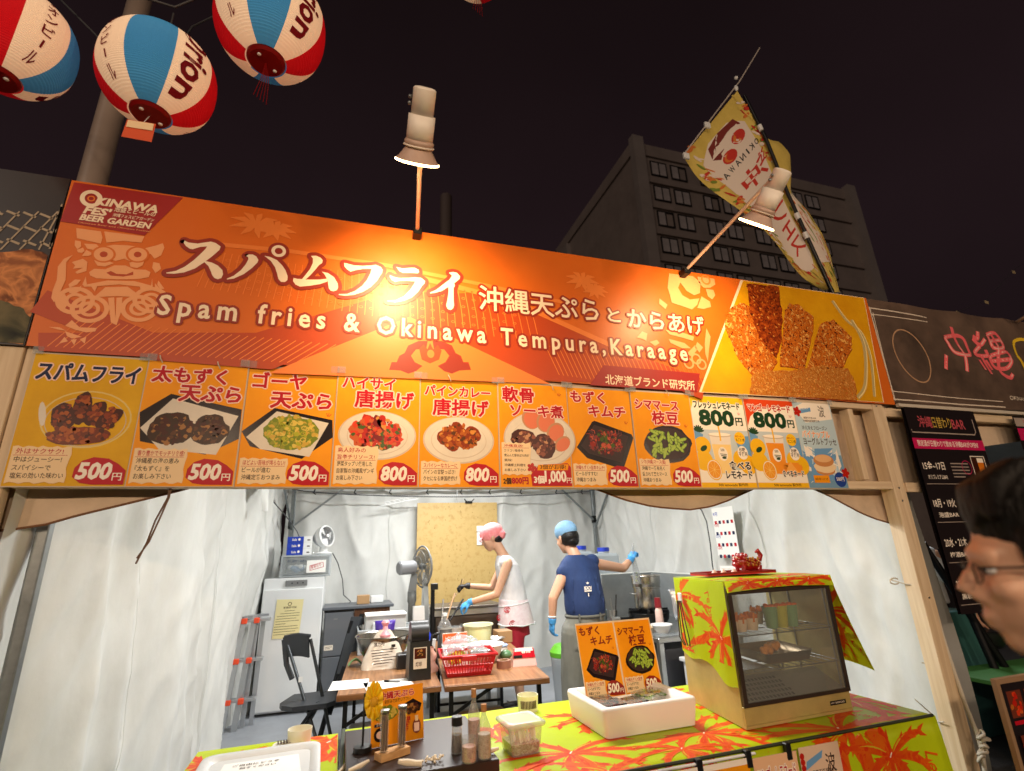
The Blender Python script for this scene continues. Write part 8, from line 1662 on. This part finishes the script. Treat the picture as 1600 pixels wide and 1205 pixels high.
for (f, z) in ((.10, .95), (.05, .825), (.17, .87)):
 s0 = math.sqrt(max(0, 1 - (f / .185) ** 2)) * .20 + .004; c_ = w1(f, s0, z); P = Print(c_, F1, (0, 0, 1), S1, step=6e-5); P.ring(0, 0, .030, .026, .007, p_red, 14); P.ring(0, .004, .012, .010, .006, p_red, 10); P.stroke([(-.02, -.012), (.02, -.014)], .007, p_red); P.mb.obj('red_motif', t)
rd = mat('red_trousers', (176, 22, 46), .65, noise_amt=.25, scale=9, bump=.4, bscale=14)
b = MB(); torso(b, [(w1(-.01, 0, .70), .155, .125), (w1(.0, 0, .86), .155, .125), (w1(.01, 0, .94), .145, .12)], rd, S1)
for s_ in (-1, 1): limb(b, [w1(.0, .075 * s_, .86), w1(.03, .085 * s_, .60), w1(.02, .085 * s_, .40)], [.100, .090, .088], rd)
organic(b, 'red_trousers', t, .010, 2)
for s_ in (-1, 1):
 b = MB(); limb(b, [w1(-.05, .09 * s_, .05), w1(.06, .09 * s_, .045), w1(.15, .09 * s_, .04)], [.045, .045, .036], m_dark); organic(b, 'shoe', t, .008, 1)
pkc = mat('pink_cap', (226, 120, 126), .7, col2=(238, 150, 150), scale=18, contrast=(.4, .65), bump=.3, bscale=60)
b = MB(); b.ell((0, -.016, .048), (.094, .120, .094), pkc, 24, 16, HM); b.ell((0, -.10, -.005), (.070, .045, .050), pkc, 18, 10, HM); organic(b, 'pink_cap', t, .006, 2)
b = MB(HM); b.grid(lambda a, c: ((a - .5) * .15, .07 + .070 * c * math.sin(PI * (.12 + .76 * a)), .048 - .022 * c), 12, 4, pkc); b.grid(lambda a, c: ((a - .5) * .13, -.115 - .040 * c, -.005 - .02 * c), 8, 3, pkc); b.obj('cap_brim', t)
b = MB(); b.ell((0, -.05, -.02), (.070, .062, .058), hairm, 18, 12, HM); organic(b, 'hair', t, .006, 1)
bg_ = mat('blue_glove', (74, 160, 226), .42, bump=.3, bscale=40); kg_ = mat('black_glove', (20, 20, 24), .5)
b = MB(); d = (wr - el).normalized(); hand(b, frame_(wr, d + Vector((0, 0, -.25)), Vector((0, 0, 1)) + S1 * .5), bg_, .55); b.tube([wr - d * .03, wr + d * .01], [.034, .031], bg_, 14); organic(b, 'blue_glove', t, .004, 1)
b = MB(); d = (wr2 - el2).normalized(); HM2 = frame_(wr2, d + Vector((0, 0, -.1)), Vector((0, 0, 1))); hand(b, HM2, kg_, .85, mir=-1); b.tube([wr2 - d * .03, wr2 + d * .01], [.034, .031], kg_, 14); organic(b, 'black_glove', t, .004, 1)
g_ = HM2 @ Vector((0, .075, -.03)); b = MB();
for k in range(2): b.tube([g_ + Vector((.02 + .02 * k, 0, .10)), g_, g_ + F1 * .12 + Vector((0, -.02 * k, -.15))], [.0035, .005, .004], cl('chopstick_pale', (220, 190, 150)) if k else m_dark, 6)
single(b, 'cooking_chopsticks', 'long chopsticks held in the black gloved hand over the griddle', 'chopsticks')
# ---- cook in the blue sleeveless shirt, seen from behind
o2 = Vector((2.02, 4.62, 0))
def w2(x, y, z): return Vector((x, y, z))
t = thing('person', 'cook in navy sleeveless shirt and blue cap, back turned, holding up a bag', 'person', o2)
HC = Vector((2.035, 4.71, 1.60)); HM = frame_(HC, (-.25, .95, -.22), (-.12, .22, 1)) @ Matrix.Scale(1.12, 4); b = MB(); head(b, HM, skin)
sh, shl = w2(2.285, 4.66, 1.375), w2(1.905, 4.58, 1.275)
limb(b, [HC + Vector((.01, -.02, -.05)), w2(2.07, 4.64, 1.46), w2(2.09, 4.62, 1.38)], [.052, .056, .07], skin)
torso(b, [(w2(2.12, 4.60, .88), .12, .10), (w2(2.13, 4.60, 1.02), .13, .10), (w2(2.11, 4.61, 1.18), .17, .12), (w2(2.10, 4.63, 1.32), .185, .11), (w2(2.09, 4.64, 1.42), .10, .07)], skin, (1, .10, 0))
elr, wrr = pp(974, 888, 4.78), pp(986, 874, 4.80); limb(b, [w2(2.27, 4.66, 1.365), elr, wrr], [.054, .042, .030], skin)
ell_, wrl = pp(864, 935, 4.58), pp(863, 972, 4.62); limb(b, [w2(1.925, 4.59, 1.28), ell_, wrl], [.052, .043, .030], skin)
for s_ in (-1, 1): limb(b, [w2(2.12 + .065 * s_, 4.6, .86), w2(2.08 + .10 * s_, 4.63, .5), w2(2.06 + .11 * s_, 4.6, .1)], [.07, .06, .04], skin)
organic(b, 'body', t, .010, 3); eyes(HM, t)
nv = mat('navy_shirt', (30, 56, 104), .8, col2=(22, 42, 84), scale=6, bump=4, bscale=9, stretch=(1, 1, .45))
b = MB(); torso(b, [(w2(2.13, 4.60, .915), .172, .142), (w2(2.125, 4.60, .975), .190, .152), (w2(2.125, 4.60, 1.03), .196, .152), (w2(2.12, 4.60, 1.12), .190, .142), (w2(2.105, 4.61, 1.24), .195, .136), (w2(2.10, 4.63, 1.34), .205, .125), (w2(2.095, 4.635, 1.40), .16, .10), (w2(2.08, 4.64, 1.45), .085, .075)], nv, (1, .10, 0))
limb(b, [w2(1.935, 4.60, 1.30), w2(2.26, 4.66, 1.385)], [.070, .070], nv)
for k in range(9): xx = 1.96 + .30 * k / 8; b.tube([(xx, 4.475 + .02 * abs(k - 4) / 4, .97), (xx + .01 * math.sin(k), 4.462 + .02 * abs(k - 4) / 4, 1.12), (xx * .9 + .21, 4.475 + .02 * abs(k - 4) / 4, 1.26)], [.004, .004, .002], nv, 6)
organic(b, 'navy_shirt', t, .009, 3)
P = Print((2.055, 4.438, 1.135), (1, .06, 0), (0, -.02, 1), (0, -1, 0), step=6e-5); P.text('BEACH', 0, .02, .04, p_white, w=.07, bold=.02, fat=.02); P.rect(0, .006, .072, .016, p_white); P.ellipse(.036, .075, .010, .008, p_white, 10); P.poly([(.02, .085), (.028, .078), (.036, .088), (.044, .078), (.052, .085), (.046, .070), (.026, .070)], p_white); P.ellipse(.038, -.012, .006, .006, p_white, 8); P.stroke([(.038, -.015), (.04, -.035)], .008, p_white); P.mb.obj('back_print', t)
gp = mat('grey_trousers', (120, 120, 110), .75, noise_amt=.25, scale=7, bump=3, bscale=8, stretch=(1, 1, .6))
b = MB(); torso(b, [(w2(2.10, 4.60, .68), .205, .15), (w2(2.10, 4.60, .82), .20, .150), (w2(2.115, 4.60, .92), .178, .138), (w2(2.125, 4.60, 1.0), .168, .130)], gp, (1, .08, 0))
for s_ in (-1, 1): limb(b, [w2(2.1 + .09 * s_, 4.6, .80), w2(2.08 + .105 * s_, 4.62, .45), w2(2.06 + .11 * s_, 4.6, .08)], [.125, .11, .095], gp)
organic(b, 'grey_trousers', t, .010, 2)
b = MB(); b.tube([w2(2.12, 4.6, .935) + Vector((.182 * math.cos(a), .145 * math.sin(a), 0)) for a in [k * 2 * PI / 36 for k in range(37)]], .009, mat('waistband', (100, 100, 92), .8), 6, flat=1.6)
for x in (2.0, 2.2): b.box(x - .006, x + .006, 4.452, 4.468, .90, .96, mat('waistband', 0))
b.box(2.155, 2.235, 4.450, 4.460, .865, .872, m_dark); b.obj('waistband', t)
for s_ in (-1, 1): b = MB(); limb(b, [w2(2.06 + .11 * s_, 4.52, .05), w2(2.06 + .12 * s_, 4.72, .045)], [.05, .045], m_dark); organic(b, 'shoe', t, .008, 1)
bcp = mat('blue_cap', (122, 164, 198), .75, noise_amt=.12, scale=20, bump=.4, bscale=80)
b = MB(); b.ell((0, -.012, .060), (.090, .110, .088), bcp, 24, 16, HM); organic(b, 'blue_cap', t, .006, 2)
b = MB(); b.ell((0, -.040, .0), (.082, .084, .078), hairm, 22, 14, HM); b.ell((0, -.07, -.04), (.060, .050, .045), hairm, 18, 12, HM); organic(b, 'hair', t, .006, 1)
b = MB(); d = (wrr - elr).normalized(); HG = frame_(wrr, d + Vector((-.1, 0, .35)), Vector((-.6, -.5, .6))); hand(b, HG, bg_, 1.0); b.tube([wrr - d * .035, wrr + d * .01], [.037, .033], bg_, 14); organic(b, 'blue_glove', t, .004, 1)
b = MB(); d = (wrl - ell_).normalized(); HG2 = frame_(wrl, d + Vector((0, .1, 0)), Vector((-1, -.2, 0))); hand(b, HG2, bg_, .5, mir=-1); b.tube([wrl - d * .035, wrl + d * .01], [.037, .033], bg_, 14); organic(b, 'blue_glove', t, .004, 1)
b = MB(); b.tube([wrl - d * .045 + Vector((.034 * math.cos(a), .034 * math.sin(a), 0)) for a in [k * PI / 10 for k in range(21)]], .006, m_white, 6); b.obj('glove_cuff', t)
q = wrr + Vector((.03, .0, .03)); b = MB(); b.grid(lambda a, c: (q.x + (.012 + .045 * c) * math.cos(a * 2 * PI) * (1 + .2 * noise.noise((a * 6, c * 5, 0))) + .02 * c, q.y + (.01 + .03 * c) * math.sin(a * 2 * PI), q.z - .26 * c), 18, 14, mat('shiny_film', 0)); b.tube([q, q + Vector((.0, 0, .05)), q + Vector((.015, 0, .12))], [.012, .016, .006], mat('shiny_film', 0), 8)
for k in range(8): b.ell(q + Vector((random.uniform(-.01, .04), random.uniform(-.01, .01), -.16 - random.random() * .09)), .012, F['goya'][2] if k % 3 else m_dark, 7, 5)
single(b, 'ingredient_bag', 'clear bag of ingredients held up by the cook in navy over the pot', 'bag')
# ---- visitor at the right edge, profile turned left, close to the camera
HC = pp(1658, 885, .47); HM = frame_(HC, (-.66, .74, -.04), (0, -.02, 1))
t = thing('person', 'dark haired visitor in glasses in profile, cropped by the right picture edge', 'person', (HC.x + .09, HC.y, 0))
b = MB(); head(b, HM, skinf); bk = Vector((.05, -.02, 0))
limb(b, [HC + bk * .6 + Vector((0, 0, -.08)), HC + bk * 1.2 + Vector((0, 0, -.19))], [.056, .066], skinf)
cx = HC + Vector((.06, -.06, 0)); ax3 = Vector((.74, .66, 0))
torso(b, [((cx.x, cx.y, .85), .155, .12), ((cx.x, cx.y, 1.05), .15, .12), ((cx.x, cx.y, 1.22), .19, .12), ((cx.x, cx.y, 1.30), .15, .08), ((cx.x - .02, cx.y, 1.34), .07, .06)], skinf, ax3)
for s_ in (-1, 1):
 S_ = ax3 * s_; limb(b, [Vector((cx.x, cx.y, 1.24)) + S_ * .19, Vector((cx.x + .03, cx.y, .98)) + S_ * .23, Vector((cx.x - .08, cx.y + .02, .78)) + S_ * .20], [.05, .04, .028], skinf); Hh = frame_(Vector((cx.x - .08, cx.y + .02, .78)) + S_ * .20, (-.35, .1, -.9), (-.8, 0, .3)); hand(b, Hh, skinf, .35, mir=s_)
 limb(b, [Vector((cx.x, cx.y, .85)) + S_ * .09, Vector((cx.x - .02, cx.y, .48)) + S_ * .10, Vector((cx.x, cx.y, .09)) + S_ * .10], [.09, .06, .042], skinf)
organic(b, 'body', t, .006, 3); eyes(HM, t)
hm2 = mat('visitor_hair', (14, 11, 9), .6, bump=1, bscale=160, spec=.2, stretch=(1, 1, .3))
b = MB(); b.ell((0, -.022, .062), (.086, .104, .086), hm2, 26, 18, HM); b.ell((0, -.060, .0), (.082, .070, .085), hm2, 22, 14, HM)
for s_ in (-1, 1): b.ell((.066 * s_, .010, .030), (.016, .040, .045), hm2, 14, 10, HM); b.ell((.068 * s_, .022, .000), (.010, .010, .028), hm2, 10, 8, HM)
rnd = random.Random(12)
for k in range(46):
 a = rnd.uniform(-1.2, 1.2); x = .075 * math.sin(a); y0_ = .03 + .04 * math.cos(a); b.tube([(x * .8, y0_ * .3, .135), (x, y0_ + .004, .105 + rnd.uniform(-.01, .01)), (x * 1.08, y0_ + .010, .070 + rnd.uniform(-.012, .016))], [.012, .009, .003], hm2, 6, HM)
organic(b, 'hair', t, .0045, 1)
gl = MB(HM)
for s_ in (-1, 1): gl.tube([(.034 * s_ + .022 * math.cos(a), .096 - .003 * abs(math.cos(a)), -.002 + .013 * math.sin(a)) for a in [k * 2 * PI / 20 for k in range(21)]], .0009, m_darkm, 6); gl.tube([(.058 * s_, .096, .006), (.078 * s_, .05, .006), (.084 * s_, -.01, .006)], .0018, m_darkm, 6)
gl.tube([(-.010, .100, .006), (.010, .100, .006)], .0016, m_darkm, 6); gl.obj('glasses', t)
shm = crumb('patterned_shirt', [(24, 18, 20), (34, 22, 24), (110, 34, 34), (26, 20, 22), (150, 120, 100)], 40, .8)
b = MB(); torso(b, [((cx.x, cx.y, .78), .185, .15), ((cx.x, cx.y, 1.0), .18, .15), ((cx.x, cx.y, 1.18), .215, .145), ((cx.x, cx.y, 1.28), .19, .11), ((cx.x - .01, cx.y, 1.325), .11, .085)], shm, ax3)
for s_ in (-1, 1): S_ = ax3 * s_; limb(b, [Vector((cx.x, cx.y, 1.25)) + S_ * .17, Vector((cx.x + .02, cx.y, 1.05)) + S_ * .235], [.075, .075], shm)
organic(b, 'patterned_shirt', t, .008, 3)
b = MB(); torso(b, [((cx.x, cx.y, .72), .18, .14), ((cx.x, cx.y, .86), .165, .135)], m_dark, ax3)
for s_ in (-1, 1): S_ = ax3 * s_; limb(b, [Vector((cx.x, cx.y, .80)) + S_ * .09, Vector((cx.x - .01, cx.y, .48)) + S_ * .10, Vector((cx.x, cx.y, .08)) + S_ * .10], [.11, .09, .075], m_dark)
organic(b, 'dark_trousers', t, .010, 2)
for s_ in (-1, 1): S_ = ax3 * s_; b = MB(); limb(b, [Vector((cx.x + .05, cx.y, .045)) + S_ * .10, Vector((cx.x - .12, cx.y + .04, .04)) + S_ * .10], [.045, .04], m_dark); organic(b, 'shoe', t, .008, 1)
# ---- worker in the neighbouring stall, white shirt, half hidden
o4 = Vector((5.15, 3.75, 0)); t = thing('person', 'worker in a white shirt holding a black pot in the neighbouring stall', 'person', o4)
HM = frame_((5.00, 3.80, 1.60), (-.9, -.3, -.2), (0, 0, 1)); b = MB(); head(b, HM, skin); limb(b, [(5.02, 3.79, 1.54), (5.10, 3.77, 1.42)], [.052, .062], skin)
torso(b, [((5.18, 3.75, .85), .15, .115), ((5.18, 3.75, 1.05), .14, .11), ((5.15, 3.75, 1.28), .17, .115), ((5.12, 3.76, 1.40), .12, .08)], skin, (-.3, .95, 0)); e1, h1_ = (5.30, 3.52, 1.04), (5.26, 3.42, .80); limb(b, [(5.18, 3.56, 1.33), e1, h1_], [.055, .045, .032], skin); hand(b, frame_(h1_, (-.1, 0, -1), (-1, 0, 0)), skin, .9); limb(b, [(5.10, 3.93, 1.33), (5.0, 3.98, 1.08), (4.86, 3.85, .95)], [.05, .042, .03], skin)
for s_ in (-1, 1): limb(b, [(5.18, 3.75 + .09 * s_, .85), (5.16, 3.75 + .09 * s_, .48), (5.18, 3.75 + .09 * s_, .1)], [.09, .06, .04], skin)
organic(b, 'body', t, .010, 3); eyes(HM, t)
b = MB(); torso(b, [((5.18, 3.75, .92), .18, .15), ((5.18, 3.75, 1.08), .17, .14), ((5.15, 3.75, 1.28), .20, .14), ((5.12, 3.76, 1.40), .14, .10), ((5.10, 3.77, 1.44), .085, .08)], m_white, (-.3, .95, 0)); limb(b, [(5.16, 3.60, 1.34), (5.24, 3.53, 1.16)], [.075, .08], m_white); limb(b, [(5.10, 3.9, 1.34), (5.04, 3.96, 1.18)], [.07, .075], m_white); organic(b, 'white_shirt', t, .010, 3)
b = MB(); torso(b, [((5.18, 3.75, .78), .18, .15), ((5.18, 3.75, .94), .165, .135)], m_dark, (-.3, .95, 0))
for s_ in (-1, 1): limb(b, [(5.18, 3.75 + .09 * s_, .82), (5.16, 3.75 + .09 * s_, .48), (5.18, 3.75 + .09 * s_, .06)], [.11, .09, .07], m_dark)
organic(b, 'dark_trousers', t, .010, 2)
b = MB(); b.ell((0, -.03, .045), (.084, .098, .086), hairm, 20, 14, HM); organic(b, 'hair', t, .006, 1)
b = MB(); b.lathe([(.001, 0), (.10, 0), (.13, .04), (.14, .12), (.13, .13)], m_dark, 24, c=(5.22, 3.36, .60)); single(b, 'black_pot', 'round black pot held low by the worker in the neighbouring stall', 'pot')
# ================================================================== unseen warm bulbs and cable added behind the camera as ambient fill
m_fb = mat('lit_bulb', (255, 214, 160), .4, emit=(255, 190, 120), estr=14)
k = 0
for i, (x, y, z) in enumerate(((-3.6, -2.8, 3.0), (-1.6, -2.6, 3.0), (.6, -2.7, 2.95), (2.8, -2.6, 3.0), (5.0, -2.8, 3.0))):
 t = thing('added_fill_bulb', ('first', 'second', 'third', 'fourth', 'fifth')[i] + ' added warm fill bulb from the left on the unseen cable behind the camera', 'bulb', (x, y, z), 0, 'added fill bulbs behind the camera'); b = MB(); b.ell((x, y, z), (.03, .03, .04), m_fb, 14, 10); b.obj('glass_bulb', t); b = MB(); b.lathe([(.014, .03), (.016, .07), (.004, .09)], m_dark, 10, c=(x, y, z)); b.obj('socket', t)
 lamp('POINT', (x, y, z - .05), 205, (1.0, .73, .50), .06, name='added_fill_light')
b = MB(); b.tube([(-3.6, -2.8, 3.1), (-1.6, -2.6, 3.1), (.6, -2.7, 3.05), (2.8, -2.6, 3.1), (5.0, -2.8, 3.1)], .006, m_cable, 6); tag(b.obj('added_fill_cable'), 'added cable carrying the warm fill bulbs unseen behind the camera', 'cable')
t = thing('tube_lamp', 'tube lamp under the roof of the neighbouring tent', 'lamp', (5.2, 4.4, 2.7)); b = MB(); b.tube([(4.8, 4.4, 2.7), (5.6, 4.4, 2.7)], .016, m_tube, 10); b.obj('tube', t)
lamp('AREA', (5.2, 4.4, 2.67), 30, (.93, .97, 1.0), .9, sizey=.1, target=(5.2, 4.4, 0), name='tube_lamp_light')
